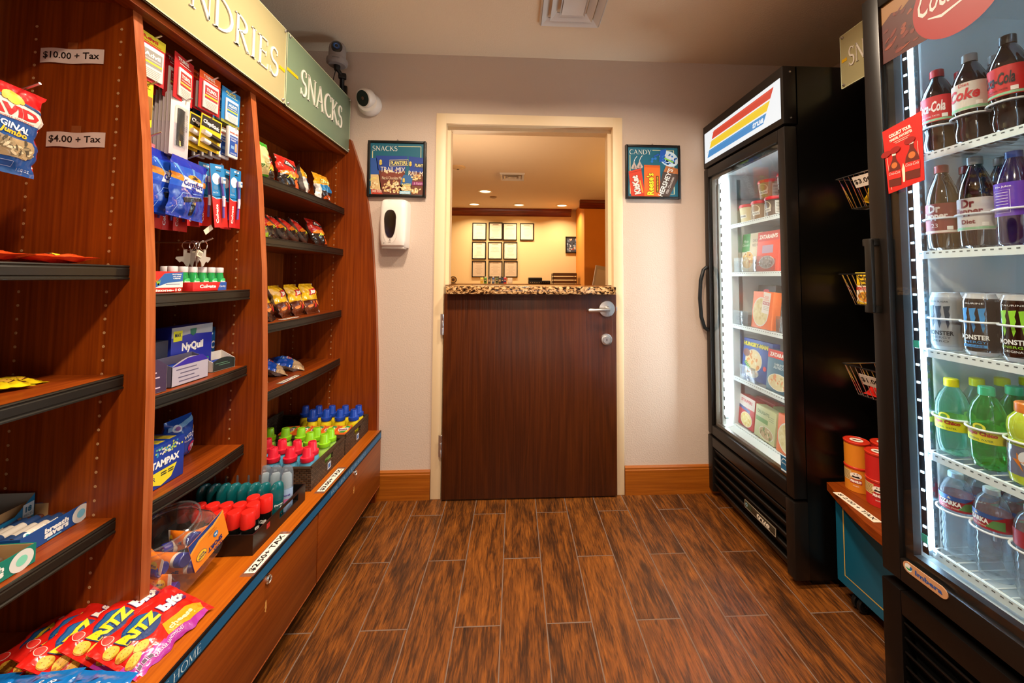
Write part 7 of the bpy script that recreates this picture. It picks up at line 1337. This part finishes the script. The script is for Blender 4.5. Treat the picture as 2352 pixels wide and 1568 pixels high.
def food(m, f, cx, cy, rx, ry, cols, n=26, seed=1, e=.0010):
    m.disc(f, cx, cy, rx, ry, C('#e4e0d8'), e=e - .0003); m.disc(f, cx, cy, rx * .92, ry * .92, C(cols[0]), e=e); r = random.Random(seed)
    for k in range(n):
        a = r.uniform(0, 6.28); q = math.sqrt(r.random()) * .8; m.disc(f, cx + rx * q * math.cos(a), cy + ry * q * math.sin(a), rx * .16, ry * .12, C(r.choice(cols)), rot=r.uniform(0, 180), e=e + .0001 + k * .00001, n=9)
def d_marie(m, f, w, h): m.rect(f, -w * .3, h * .76, w * .4, h * .48, C('#2c7a3a')); m.text("Marie", f, -w * .3, h * .80, h * .08, C('#f0f0e4'), w=w * .24, e=.0008, shear=.3); m.text("Callender's", f, -w * .3, h * .70, h * .07, C('#f0f0e4'), w=w * .34, e=.0008, shear=.3); m.text('CHICKEN', f, w * .22, h * .80, h * .07, C('#5a4a3a'), w=w * .34, e=.0006); m.text('FRIED RICE', f, w * .22, h * .68, h * .07, C('#5a4a3a'), w=w * .38, e=.0006); food(m, f, -w * .15, h * .30, w * .32, h * .24, ['#d8a45a', '#e8c88c', '#8a4a24', '#f0dcb0'])
def d_zat(m, f, w, h): m.rect(f, 0, h * .88, w, h * .24, C('#c83a2c')); m.text("ZATARAIN'S", f, 0, h * .87, h * .11, C('#f4ece4'), w=w * .84, e=.0006, bold=.05); m.rect(f, 0, h * .55, w * .5, h * .2, C('#b89ab0')); food(m, f, 0, h * .22, w * .36, h * .16, ['#a89a94', '#6c5a54', '#d8ccc4'])
def d_zat2(m, f, w, h): m.rect(f, 0, h * .90, w, h * .2, C('#c82c20')); m.text("ZATARAIN'S", f, 0, h * .89, h * .10, C('#f4ece4'), w=w * .84, e=.0006, bold=.05); m.text('SHRIMP', f, 0, h * .66, h * .06, C('#e8eee8'), w=w * .4, e=.0005); m.text('ALFREDO', f, 0, h * .59, h * .06, C('#e8eee8'), w=w * .46, e=.0005); food(m, f, 0, h * .25, w * .44, h * .20, ['#d8c89a', '#e8dcb8', '#b8a46c', '#d88a5a'])
def d_lean(m, f, w, h): food(m, f, -w * .06, h * .45, w * .40, h * .40, ['#dccb94', '#e4d8a8', '#c8b074', '#d0bc84'], 40); m.rect(f, w * .20, h * .70, w * .36, h * .56, C('#e8e0d8'), rot=-5, e=.0020); m.text('Lean', f, w * .19, h * .87, h * .10, C('#d8581c'), w=w * .26, rot=-5, e=.0024); m.text('cuisine', f, w * .19, h * .79, h * .06, C('#d8581c'), w=w * .26, rot=-5, e=.0024); m.rect(f, w * .20, h * .69, w * .32, h * .08, C('#a8242c'), rot=-5, e=.0024); m.text('PROTEIN', f, w * .20, h * .69, h * .05, C('#f2ece8'), w=w * .26, rot=-5, e=.0028, bold=.03); [m.rect(f, w * .21, h * (.60 - .04 * k), w * .26, h * .012, C('#a89c90'), rot=-5, e=.0024) for k in range(3)]
def d_hung(m, f, w, h): m.rect(f, 0, h * .93, w, h * .14, C('#1c4c9c')); m.text('HUNGRY-MAN', f, -w * .05, h * .87, h * .11, C('#e4d43a'), w=w * .86, e=.0026, bold=.07); food(m, f, -w * .10, h * .48, w * .30, h * .28, ['#e8d09c', '#d8963c', '#f0e4c0', '#c87a2c']); m.disc(f, -w * .36, h * .64, w * .12, h * .10, C('#6c3a2c'), e=.0016); food(m, f, -w * .15, h * .17, w * .26, h * .12, ['#e4d8c8', '#d88a4a'], 12, 4); m.disc(f, w * .30, h * .36, .012, .012, C('#c8242c'), e=.0014); [m.disc(f, -w * .38 + .008 * k, h * .40 - .006 * k, .012, .004, C('#4c8a3a'), rot=40, e=.0014) for k in range(5)]
def d_red(m, f, w, h): m.rect(f, 0, h * .82, w, h * .36, C('#e0d4cc')); m.text('STOUFFERS', f, 0, h * .85, h * .10, C('#a8242c'), w=w * .7, e=.0006, bold=.04); m.rect(f, -w * .1, h * .58, w * .7, h * .10, C('#24386c'), rot=-6, e=.0006); food(m, f, w * .05, h * .26, w * .36, h * .24, ['#e4d088', '#d8b45c', '#f0e4b0'])
def d_delt(m, f, w, h): m.text('DELIGHTS', f, -w * .1, h * .82, h * .10, C('#4c6a3a'), w=w * .6, e=.0006, bold=.03); m.rect(f, -w * .15, h * .58, w * .6, h * .14, C('#5c8a3c'), e=.0005); food(m, f, w * .10, h * .24, w * .36, h * .20, ['#b89a74', '#8a6a44', '#e0d0b0', '#5c7a3c']); [m.rect(f, w * .3, h * (.8 - .06 * k), w * .25, h * .015, C('#7c8a6c')) for k in range(3)]
def d_dark(m, f, w, h): m.rect(f, w * .1, h * .62, w * .6, h * .26, C('#c8502c')); m.disc(f, 0, h * .86, w * .16, h * .04, C('#c83a44'), e=.0005); food(m, f, 0, h * .28, w * .36, h * .16, ['#8a5a3a', '#d8a074', '#5c3424'])
FB = [(.155, .205, .036, '#ded0b4', d_marie, 'beige chicken fried rice box on the second freezer shelf', 1.26, 1.965, 1), (.15, .195, .04, '#e2503a', d_zat, 'red topped frozen bag style box beside the chicken fried rice', 1.235, 1.795, 1), (.15, .20, .04, '#e0431c', d_zat, 'red frozen meal box at the right of the second shelf', 1.25, 1.63, 1),
      (.15, .21, .036, '#3a302c', d_dark, 'dark frozen meal box at the left of the third shelf', 1.31, 1.935, 2), (.16, .18, .04, '#e0641c', d_lean, 'orange pizza meal box in front on the third shelf', 1.215, 1.815, 2), (.15, .21, .036, '#2c3450', d_dark, 'navy frozen meal box at the right of the third shelf', 1.30, 1.635, 2),
      (.215, .205, .04, '#1c4c9c', d_hung, 'large blue fried chicken dinner box on the fourth shelf', 1.25, 1.925, 3), (.150, .19, .05, '#14566c', d_zat2, 'teal shrimp pasta box beside the blue dinner box', 1.225, 1.715, 3), (.14, .20, .05, '#1c3c84', d_hung, 'blue dinner box behind the teal pasta box', 1.29, 1.60, 3),
      (.145, .155, .05, '#b0242c', d_red, 'red and white pasta meal box at the left of the freezer floor', 1.235, 1.985, 4), (.155, .150, .05, '#c2c694', d_delt, 'pale green meal box in the middle of the freezer floor', 1.225, 1.820, 4), (.165, .165, .05, '#e0641c', d_lean, 'orange pizza meal box at the right of the freezer floor', 1.215, 1.640, 4)]
for w, h, d, base, deco, lab, x, y, s in FB: food_box(w, h, d, base, deco, lab, (x, y, FSH[s] + .001), (R_(-6), 0, -PI / 2 + (.05 if s % 2 else -.04)))
for i, (x, y, s, h, col, lab) in enumerate(((1.345, 1.83, 1, .21, '#cdbb94', 'tan frozen meal box behind the front ones on the second shelf'), (1.345, 1.70, 2, .215, '#c8b48c', 'tan topped frozen box behind the pizza box'), (1.345, 1.73, 3, .20, '#24508c', 'blue frozen box behind the teal pasta box and the dinner box'), (1.31, 1.93, 4, .155, '#9c1c24', 'dark red frozen box behind the red and white one'), (1.30, 1.78, 4, .150, '#8ca05c', 'green frozen box behind the pale green one'), (1.30, 1.62, 4, .16, '#c8a074', 'tan frozen box behind the right pizza box'))):
    food_box(.15, h, .05, col, lambda m, f, w, h: m.rect(f, 0, h * .8, w * .7, h * .14, C('#e4dcc8')), lab, (x, y, FSH[s] + .001), RX)
t = thing('clear_bin', 'x', 'bin'); m = MB(); w, h = .13, .075
m.box(-w / 2, w / 2, -.001, .001, 0, h, WHITE, 'clear', bev=.0008); m.box(-w / 2, w / 2, -.001, .10, 0, .002, WHITE, 'clear'); m.box(-w / 2, -w / 2 + .002, 0, .10, 0, h * .8, WHITE, 'clear'); m.box(w / 2 - .002, w / 2, 0, .10, 0, h * .8, WHITE, 'clear'); m.tube([(-.025, -.004, .045), (.025, -.004, .045), (.025, -.004, .028), (-.025, -.004, .028)], .0014, C('#e8f0f2'), 'clear', 6, closed=True); m.build('bin_shell', t)
mk = Many(t)
for x, y, s, lab in ((1.196, 1.965, 1, 'clear plastic bin front under the chicken fried rice box'), (1.196, 1.80, 1, 'clear plastic bin front before the red topped box'), (1.192, 1.975, 2, 'empty clear plastic bin at the left of the third shelf'), (1.196, 1.64, 2, 'clear plastic bin at the right of the third shelf'), (1.196, 1.93, 3, 'clear plastic bin before the blue chicken dinner')): mk((x, y, FSH[s] + .001), RX, lab)
m = MB().box(0, .001, -.055, .055, -.09, .09, C('#55636c'), 'paper'); f = lambda a, b, e: Vector((a, -.0, b)); f = plane_fn((0, 0, 0), (0, -1, 0), (0, 0, 1)); m.rect(f, 0, .078, .11, .022, C('#1c2c54'), e=.0004); [m.rect(f, 0, .055 - .009 * k, .09, .003, C('#b8c4c8'), e=.0004) for k in range(15)]
tag(m.build('data_sheet'), 'dark printed information sheet inside the freezer behind the ice cream', 'notice', loc=(1.52, 1.985, 1.62))
# ================================================================ PRODUCTS IN THE DRINKS COOLER
def bottle(kind):
    P_ = dict(coke=('cola', '#b01a1c', '#c4161c', 'Coca-Cola', '#f4f0ee', .055), diet=('cola', '#9a948c', '#cfc8c0', 'Coke', '#c01c24', .055), zero=('cola', '#1c1614', '#c01a1a', 'Coca-Cola', '#141010', .055), dr=('cola', '#7a1418', '#7c2024', 'Dr Pepper', '#e0d4cc', .05), drd=('cola', '#8a8680', '#d4d0cc', 'Dr Pepper', '#7a1c24', .05))
    liq, cap, lab, txt, tc, lh = P_[kind]; t = thing('soda_bottle', 'x', 'bottle'); m = MB()
    z0_, z1_ = (.045, .128) if kind in ('dr', 'drd') else (.084, .156); zm = (z0_ + z1_) / 2
    pr = [(0, .002), (.026, 0), (.032, .006), (.034, .025), (.030, .052), (.0315, .070), (.0345, .084), (.0345, .156), (.030, .176), (.018, .205), (.0125, .216), (.0125, .222), (0, .222)] if kind not in ('dr', 'drd') else [(0, .002), (.026, 0), (.032, .006), (.034, .025), (.0345, .045), (.0345, .128), (.033, .145), (.028, .170), (.017, .203), (.0125, .214), (.0125, .222), (0, .222)]
    m.lathe(pr, 30, mat=liq, caps=False, rf=lambda a, z: 1 + (.035 * math.cos(5 * a) if z < .012 else 0)); m.build('bottle', t)
    m = MB(); m.lathe([(.0352, z0_), (.0352, z1_)], 30, C(lab), 'paper', caps=False); f = cyl_fn(.0353, 0)
    m.text(txt, f, 0, zm + .006, .030, C(tc), w=.064, e=.0006, bold=.03, shear=.25, maxlen=.008) if kind not in ('dr', 'drd') else [m.text(q, f, 0, zz, .022, C(tc), w=ww, e=.0006, bold=.04, maxlen=.008) for q, zz, ww in (('Dr', z1_ - .014, .026), ('Pepper', z1_ - .036, .054))]
    m.rect(f, 0, z0_ + .005, .19, .006, C('#8fc49a') if kind != 'dr' else C('#e0d4cc'), e=.0004, maxlen=.008); m.rect(f, .030, z0_ + .014, .012, .010, C('#f0eee8'), e=.0008, maxlen=.006); m.text('Diet', f, .004, z1_ - .006, .009, C(tc), w=.02, e=.0008) if kind == 'diet' else m.text('Diet', f, 0, z0_ + .022, .011, C(tc), w=.026, e=.0008, bold=.03) if kind == 'drd' else m.text('23', f, 0, z0_ + .022, .011, C(tc), w=.014, e=.0008) if kind == 'dr' else m.text('ORIGINAL TASTE', f, 0, z0_ + .016, .004, C(tc), w=.04, e=.0008, maxlen=.01); m.build('label', t)
    MB().lathe([(.0142, .216), (.0145, .218), (.0142, .236), (.012, .238), (0, .238)], 24, C(cap), 'plastic', caps=False, rf=lambda a, z: 1 + .02 * math.cos(24 * a)).build('cap', t); return Many(t)
KB = {k: bottle(k) for k in ('coke', 'diet', 'zero', 'dr', 'drd')}
CXF = 1.192; CY_ = (1.000, .922, .844, .766, .688)
KN = {'coke': 'red labelled cola bottle', 'diet': 'silver labelled diet cola bottle', 'zero': 'red and black zero sugar cola bottle', 'dr': 'maroon soda bottle', 'drd': 'white labelled diet soda bottle'}
COLN = ['far column', 'second column', 'third column', 'fourth column', 'nearest column']
for s, kinds in ((0, ['coke', 'diet', 'zero', 'coke', 'zero']), (1, ['dr', 'drd', 'dr', 'coke', 'dr'])):
    for i, k in enumerate(kinds):
        for r_ in range(2 if i < 4 else 1):
            if s == 1 and i == 2 and r_ == 0: continue
            KB[k]((CXF + .074 * r_, CY_[i] - .0, KSH[s] + .001), (0, 0, -PI / 2 + (.18 if i < 2 else -.05)), KN[k] + ', ' + ('top', 'second')[s] + ' cooler shelf, ' + COLN[i] + ', ' + ('front', 'rear')[r_])
t = thing('juice_bottle', 'dark bottle with purple label on the second cooler shelf', 'bottle', (CXF, CY_[2], KSH[1] + .001), RX); MB().lathe([(0, 0), (.030, 0), (.034, .006), (.034, .14), (.028, .17), (.016, .205), (.013, .215), (0, .215)], 28, C('#20103c'), 'gloss', caps=False).build('bottle', t)
m = MB().lathe([(.0345, .07), (.0345, .150)], 28, C('#5a2cb0'), 'paper', caps=False); f = cyl_fn(.0346, 0); m.text('No Juice', f, 0, .140, .006, C('#e4dcf4'), w=.03, bold=.03); m.line(f, [(-.02, .078), (.012, .078), (.012, .132), (-.02, .132), (-.02, .078)], .001, C('#d8ccf0'), maxlen=.01); [m.rect(f, -.004, .126 - .007 * k, .026, .0016, C('#d8ccf0'), e=.0006, maxlen=.01) for k in range(7)]; m.build('label', t); MB().lathe([(.0145, .205), (.0145, .226), (0, .227)], 20, C('#1c3c84'), 'plastic', caps=False).build('cap', t)
def mcan(body, claw, sub, lab):
    t = thing('energy_drink_can', lab, 'can'); m = MB(); m.lathe([(0, .004), (.022, .001), (.027, .0), (.0315, .010), (.033, .018), (.033, .135), (.031, .143), (.0275, .152), (.0275, .155), (.0255, .156), (.0250, .1525), (0, .1525)], 34, mat='metalcan' if False else 'gloss', colf=lambda z, a: C('#b8bcc0') if z > .141 or z < .012 else C(body), caps=False)
    f = cyl_fn(.0331, 0)
    for k, sx_ in enumerate((-.016, 0, .016)):
        pts = [(sx_ - .006, .118), (sx_ + .007, .120), (sx_ + .004, .105), (sx_ + .006, .095), (sx_ + .003, .082), (sx_ + .005, .072), (sx_ + .001, .058), (sx_ - .001, .070), (sx_ - .003, .085), (sx_ - .001, .096), (sx_ - .004, .108)]; m.poly(f, pts, C(claw), e=.0006, maxlen=.010)
    tc = '#e8ecee' if body != '#9ea2a6' else '#202428'
    m.text('MONSTER', f, 0, .046, .012, C(tc), w=.056, e=.0006, bold=.03, maxlen=.008); m.text('ENERGY', f, 0, .034, .006, C(claw), w=.044, e=.0006, maxlen=.008); m.rect(f, 0, .024, .046, .007, C(claw), e=.0005, maxlen=.008) if sub == 'LO-CARB' else None; m.text(sub, f, 0, .024, .005, C('#101418') if sub == 'LO-CARB' else C(tc), w=.036, e=.0010, maxlen=.008); m.text('ZERO SUGAR' if body == '#9ea2a6' else 'TAURINE', f, 0, .131, .004, C(tc), w=.04, e=.0006, maxlen=.01)
    m.build('can_body', t); m = MB(); m.disc(plane_fn((0, 0, .1535), (1, 0, 0), (0, 1, 0)), 0, -.006, .008, .012, C('#b8bcc0'), mat='metal'); m.build('pull_tab', t); return Many(t)
MC = [mcan('#9ea2a6', '#3a4450', 'ZERO', 'x'), mcan('#14100f', '#2c8cd0', 'LO-CARB', 'x'), mcan('#14100f', '#8cd02c', 'ORIGINAL', 'x'), mcan('#14100f', '#8cd02c', 'ORIGINAL', 'x')]
MNm = ['silver energy drink can', 'black energy drink can with blue claws', 'black energy drink can with green claws', 'black can with green claws at the right']
for i in range(4):
    for r_ in range(3): MC[i]((CXF + .071 * r_, CY_[i] + .004, KSH[2] + .001), (0, 0, -PI / 2 + .22), MNm[i] + (', front of its column', ', second in its column', ', third in its column')[r_])
def water(kind):
    t = thing('mineral_water_bottle' if kind != 'water' else 'water_bottle', 'x', 'bottle'); m = MB()
    if kind == 'water':
        pr = [(0, .004), (.022, 0), (.030, .005)] + [(.0315 + (.0012 if k % 2 else -.0012), .012 + k * .011) for k in range(10)] + [(.0325, .122), (.0325, .160), (.031, .170), (.024, .190), (.0135, .202), (.0125, .206), (0, .206)]
        m.lathe(pr, 30, mat='water', caps=False); m.build('bottle', t); m = MB().lathe([(.033, .123), (.033, .160)], 30, C('#9c1c2c'), 'paper', caps=False, colf=lambda z, a: C('#9c1c2c')); f = cyl_fn(.0331, 0); m.poly(f, [(-.05, .160), (-.02, .146), (.03, .150), (.05, .160)], C('#24508c'), e=.0005, maxlen=.008); m.poly(f, [(.016, .130), (.05, .128), (.05, .150), (.03, .148)], C('#4c8a4c'), e=.0006, maxlen=.008); m.text('OZARKA', f, 0, .142, .012, C('#f0eee8'), w=.046, e=.0010, bold=.06, maxlen=.008, outline=C('#6c1420')); m.text('NATURAL SPRING', f, 0, .130, .004, C('#e8d8b0'), w=.036, e=.0010, maxlen=.01); m.poly(f, [(-.004, .152), (.004, .152), (0, .158)], C('#e8c89c'), e=.0012); m.build('label', t)
        MB().lathe([(.0150, .202), (.0152, .204), (.0148, .214), (.012, .216), (0, .216)], 22, C('#cfe0ea'), 'plastic', caps=False).build('cap', t)
    else:
        mt = dict(lime='greenpet', pale='palepet')[kind]
        pr = [(0, .010), (.012, .010), (.020, 0), (.028, .006), (.033, .030), (.0345, .060), (.0345, .120), (.033, .138), (.026, .160), (.0150, .178), (.0128, .184), (.0128, .190), (0, .190)]
        m.lathe(pr, 30, mat=mt, caps=False, rf=lambda a, z: 1 + (.05 * math.cos(5 * a) if z < .02 else 0)); m.build('bottle', t)
        m = MB().lathe([(.0350, .068), (.0350, .100)], 30, C('#dcd61c'), 'paper', caps=False); f = cyl_fn(.0351, 0); m.text('Topo Chico', f, 0, .088, .012, C('#b02a1c'), w=.062, e=.0006, bold=.06, maxlen=.008); m.text('MINERAL WATER', f, 0, .075, .005, C('#2c6a3c'), w=.046, e=.0006, maxlen=.01); m.disc(f, 0, .104, .012, .010, C('#d8d42c'), e=.0008, maxlen=.006); m.disc(f, 0, .104, .007, .006, C('#5c8a2c'), e=.0012); m.build('label', t)
        MB().lathe([(.0150, .181), (.0153, .183), (.0150, .200), (.013, .202), (0, .202)], 24, C('#e6d81c') if kind == 'pale' else C('#2cb078'), 'plastic', caps=False, rf=lambda a, z: 1 + .025 * math.cos(20 * a)).build('cap', t)
    return Many(t)
WT = {k: water(k) for k in ('lime', 'pale', 'water')}
for i, k in ((0, 'pale'), (1, 'lime')):
    for r_ in range(4): kk = k; WT[kk]((CXF + .074 * r_, CY_[i], KSH[3] + .001), (0, 0, -PI / 2 + .2), ('yellow capped', 'green capped')[i] + ' mineral water bottle, ' + ('front', 'second', 'third', 'fourth')[r_] + ' in its cooler column')
t = thing('sports_drink_bottle', 'orange capped yellow sports drink bottle in front', 'bottle'); m = MB().lathe([(0, .004), (.028, 0), (.035, .006), (.037, .020), (.037, .085), (.036, .095), (.033, .102), (.036, .112), (.037, .130), (.034, .148), (.022, .164), (.019, .170), (0, .170)], 30, mat='gatorade', caps=False); m.build('bottle', t)
m = MB().lathe([(.0374, .024), (.0374, .090)], 30, C('#6c7080'), 'film', caps=False); f = cyl_fn(.0375, 0); m.poly(f, [(.0, .075), (.012, .055), (.004, .055), (.010, .035), (-.008, .060), (.0, .060)], C('#d87a1c'), e=.0008); m.disc(f, .02, .065, .018, .018, C('#d8dce0'), e=.0005, maxlen=.008); m.build('label', t)
MB().lathe([(.0225, .164), (.023, .166), (.0225, .184), (.020, .187), (0, .187)], 26, C('#e2802c'), 'plastic', caps=False, rf=lambda a, z: 1 + .015 * math.cos(26 * a)).build('cap', t); mk = Many(t)
mk((CXF, CY_[2] - .002, KSH[3] + .001), RX); mk((CXF + .078, CY_[2] - .002, KSH[3] + .001), RX, 'orange capped yellow sports drink bottle behind its twin'); mk((CXF, CY_[3] - .004, KSH[3] + .001), RX, 'orange capped yellow sports drink bottle nearest the picture edge')
for i in range(4):
    for r_ in range(3 if i < 3 else 1): WT['water']((CXF + .072 * r_, CY_[i], KSH[4] + .001), (0, 0, -PI / 2 + .25 - .5 * (i == 1) + (1.4 if i == 2 else 0)), 'clear water bottle on the cooler floor, ' + COLN[i] + ', ' + ('front', 'second back', 'third back')[r_])
# white retaining hoops in front of the bottles
t = thing('bottle_divider', 'x', 'shelf divider'); m = MB(); hp = [(.0 + .036 * math.sin(PI * k / 12) * -1 + .0, .037 * math.cos(PI * k / 12), 0) for k in range(13)]
m.tube([(.060, .037, 0)] + hp + [(.060, -.037, 0)], .0026, C('#e8f0f4'), 'plastic', 8); m.build('hoop', t); MB().box(.058, .064, -.038, -.034, -.06, .004, C('#dfe8ec'), 'plastic').build('support_post', t); mk = Many(t)
HN = ['far column', 'second column', 'third column', 'fourth column']
for s in range(5):
    for i in range(4): mk((CXF - .004, CY_[i], KSH[s] + (.072, .088, .085, .100, .118)[s]), (0, 0, 0), 'white bottle retaining hoop, ' + ('top', 'second', 'third', 'fourth', 'lowest')[s] + ' cooler shelf, ' + HN[i])
# ================================================================ SNACK RACK GOODS
def prg(col, lab):
    t = thing('chip_can', lab, 'chip can'); m = MB().lathe([(0, 0), (.0375, 0), (.0375, .083), (0, .083)], 32, C(col), 'paper', caps=False); f = cyl_fn(.0376, 0, a0=PI * 1.22)
    m.disc(f, 0, .058, .017, .011, C('#f2e8dc'), e=.0006, maxlen=.006); m.poly(f, [(-.013, .053), (-.008, .058), (0, .056), (.008, .058), (.013, .053), (.007, .051), (0, .053), (-.007, .051)], C('#1c1210'), e=.0010, maxlen=.006); m.disc(f, -.004, .064, .0016, .002, C('#1c1210'), e=.0010); m.disc(f, .004, .064, .0016, .002, C('#1c1210'), e=.0010)
    m.rect(f, 0, .038, .034, .014, C('#a81c1c'), e=.0006, maxlen=.006); m.text('PRINGLES', f, 0, .038, .009, C('#f6efe6'), w=.031, e=.0010, bold=.07, maxlen=.006); m.text('ORIGINAL', f, 0, .022, .004, C('#f6efe6'), w=.018, e=.0008)
    g = cyl_fn(.0376, 0, a0=PI * .9); m.rect(g, 0, .055, .05, .035, C('#d8b878'), e=.0005, maxlen=.008); [m.rect(g, 0, .068 - .005 * k, .044, .0014, C('#5a3a1c'), e=.0008, maxlen=.01) for k in range(6)]
    m.build('can_body', t); m = MB().lathe([(.0385, .079), (.0395, .081), (.0395, .086), (.037, .088), (.036, .0865), (0, .0865)], 32, C('#c8321c'), 'plastic', caps=False); h_ = plane_fn((0, 0, .0866), (1, 0, 0), (0, 1, 0)); m.disc(h_, 0, 0, .020, .020, C('#e8dccc')); [m.disc(h_, a * .006, -a * .001, .008, .0036, C('#1c1210'), rot=-a * 14, e=.0007 + .0002 * (a > 0)) for a in (-1, 1)]; m.build('lid', t); return Many(t)
PR = prg('#d8821c', 'x'); PR2 = prg('#c0201c', 'x')
for (x, y) , M_, nm in (((1.268, 1.385), PR, 'orange chip can on the snack rack'), ((1.262, 1.292), PR2, 'red chip can on the snack rack'), ((1.350, 1.36), PR2, 'red chip can at the back of the rack')):
    M_((x, y, .4008), (0, 0, 0), nm + ', lower one of its stack'); M_((x, y, .4008 + .0885), (0, 0, 2.6), nm + ', upper one of its stack')
t = thing('price_label', 'hand written white price label on the snack rack counter', 'price label', (1.163, 1.28, .4006), (0, 0, R_(-4))); m = MB(); m.box(-.014, .014, -.085, .085, 0, .0006, C('#e6dcc8'), 'paper'); m.text('$ 2.00 + TAX', lambda a, b, e: Vector((b, -a, .0006 + e)), 0, 0, .016, C('#1a1512'), w=.150, bold=.01, shear=.15); m.build('paper_slip', t)
def basket(z, label):
    t = thing('wire_basket', label, 'basket', (0, 0, 0)); m = MB(); x0, x1, y0, y1 = 1.245, 1.56, 1.13, 1.408; bz = z - .115; b = .055; wc = dict(mat='chrome', seg=6)
    m.tube([(x0, y0, z), (x0, y1, z), (x1, y1, z), (x1, y0, z)], .0028, closed=True, **wc); m.tube([(x0 + b, y0 + .03, bz), (x0 + b, y1 - .006, bz), (x1, y1 - .006, bz), (x1, y0 + .03, bz)], .0022, closed=True, **wc); m.build('frame', t)
    m = MB()
    for k in range(13): y = y0 + .01 + k * (y1 - y0 - .02) / 12; yy = y0 + .03 + k * (y1 - .006 - y0 - .03) / 12; m.tube([(x0, y, z), (x0 + b, yy, bz), (x1, yy, bz)], .0016, **wc)
    for k in range(6): x = x0 + .01 + k * .058; m.tube([(x, y1, z), (x + b * (1 - k / 6), y1 - .006, bz), (x + b * (1 - k / 6), y0 + .03, bz)], .0016, **wc)
    m.build('wire_mesh', t)
basket(1.557, 'top wire basket on the snack rack'); basket(1.190, 'middle wire basket on the snack rack'); basket(.852, 'lowest wire basket on the snack rack')
def slip(z, s, lab):
    t = thing('price_label', lab, 'price label', (1.268, 1.300, z), (0, R_(-24), 0)); m = MB().box(-.027, -.0265, -.045, .030, -.020, .022, C('#e4d8c8'), 'paper'); m.text(s, lambda a, b, e: Vector((-.027 - e, -a, b)), .006, .001, .020, C('#1a1512'), w=.066, bold=.015); m.build('paper_slip', t)
slip(1.535, '$3.00', 'small white price slip on the top wire basket'); slip(.825, '$1.00', 'small white price slip on the lowest wire basket')
o = bag('noodle_bag', .11, .12, .06, lambda u, v: C('#e2b01c') if v < .6 else C('#d8442c') if v < .8 else C('#3a50a8'), lambda m, f: (m.text('CHIPS', f, 0, .06, .02, C('#c8241c'), w=.06, e=.001, bold=.05),), seed=41); tag(o, 'yellow and red bag in the top wire basket', 'snack bag', loc=(1.335, 1.340, 1.446), rot=(R_(-8), R_(24), -PI / 2)); mk = Many(o); mk.used = True; mk((1.40, 1.25, 1.448), (R_(-15), R_(-10), -PI / 2), 'second yellow bag further back in the top wire basket')
t = thing('noodle_cup', 'x', 'noodle cup'); m = MB(); m.box(-.036, .036, -.036, .036, 0, .115, C('#e4bc1c'), 'paper', bev=.004); f = plane_fn((0, -.036, 0), (1, 0, 0), (0, 0, 1)); m.rect(f, 0, .040, .07, .06, C('#e8dcc0')); food(m, f, 0, .028, .032, .022, ['#e0a83a', '#d8742c', '#8a5a24'], 20); m.text('Maruchan', f, 0, .103, .012, C('#1c1410'), w=.058, e=.0008, bold=.04); m.text('Instant', f, 0, .088, .011, C('#1c1410'), w=.045, e=.0008, bold=.04); m.text('Lunch', f, 0, .075, .011, C('#1c1410'), w=.038, e=.0008, bold=.04); m.rect(f, 0, .058, .07, .012, C('#c8301c'), e=.0005); m.text('Chicken', f, 0, .058, .009, C('#f2e8dc'), w=.045, e=.0009); m.build('carton', t); MB().box(-.038, .038, -.038, .038, .115, .119, C('#e0c84a'), 'paper', bev=.001).build('lid', t)
mk = Many(t)
for k, (x, y) in enumerate(((1.334, 1.358), (1.334, 1.276), (1.43, 1.308), (1.43, 1.226))): mk((x, y, 1.078), (0, 0, -PI / 2), ('front left', 'front right', 'rear left', 'rear right')[k] + ' yellow instant noodle carton in the middle basket')
o = bag('noodle_bag', .12, .11, .045, lambda u, v: C('#c8241c') if v < .3 or v > .8 else C('#e2b83a'), None, seed=43); tag(o, 'red and yellow noodle packet in front in the lowest basket', 'snack bag', loc=(1.318, 1.340, .742), rot=(R_(-50), 0, -PI / 2)); mk = Many(o); mk.used = True; mk((1.40, 1.25, .745), (R_(-50), 0, -PI / 2 + .2), 'second noodle packet behind in the lowest basket')
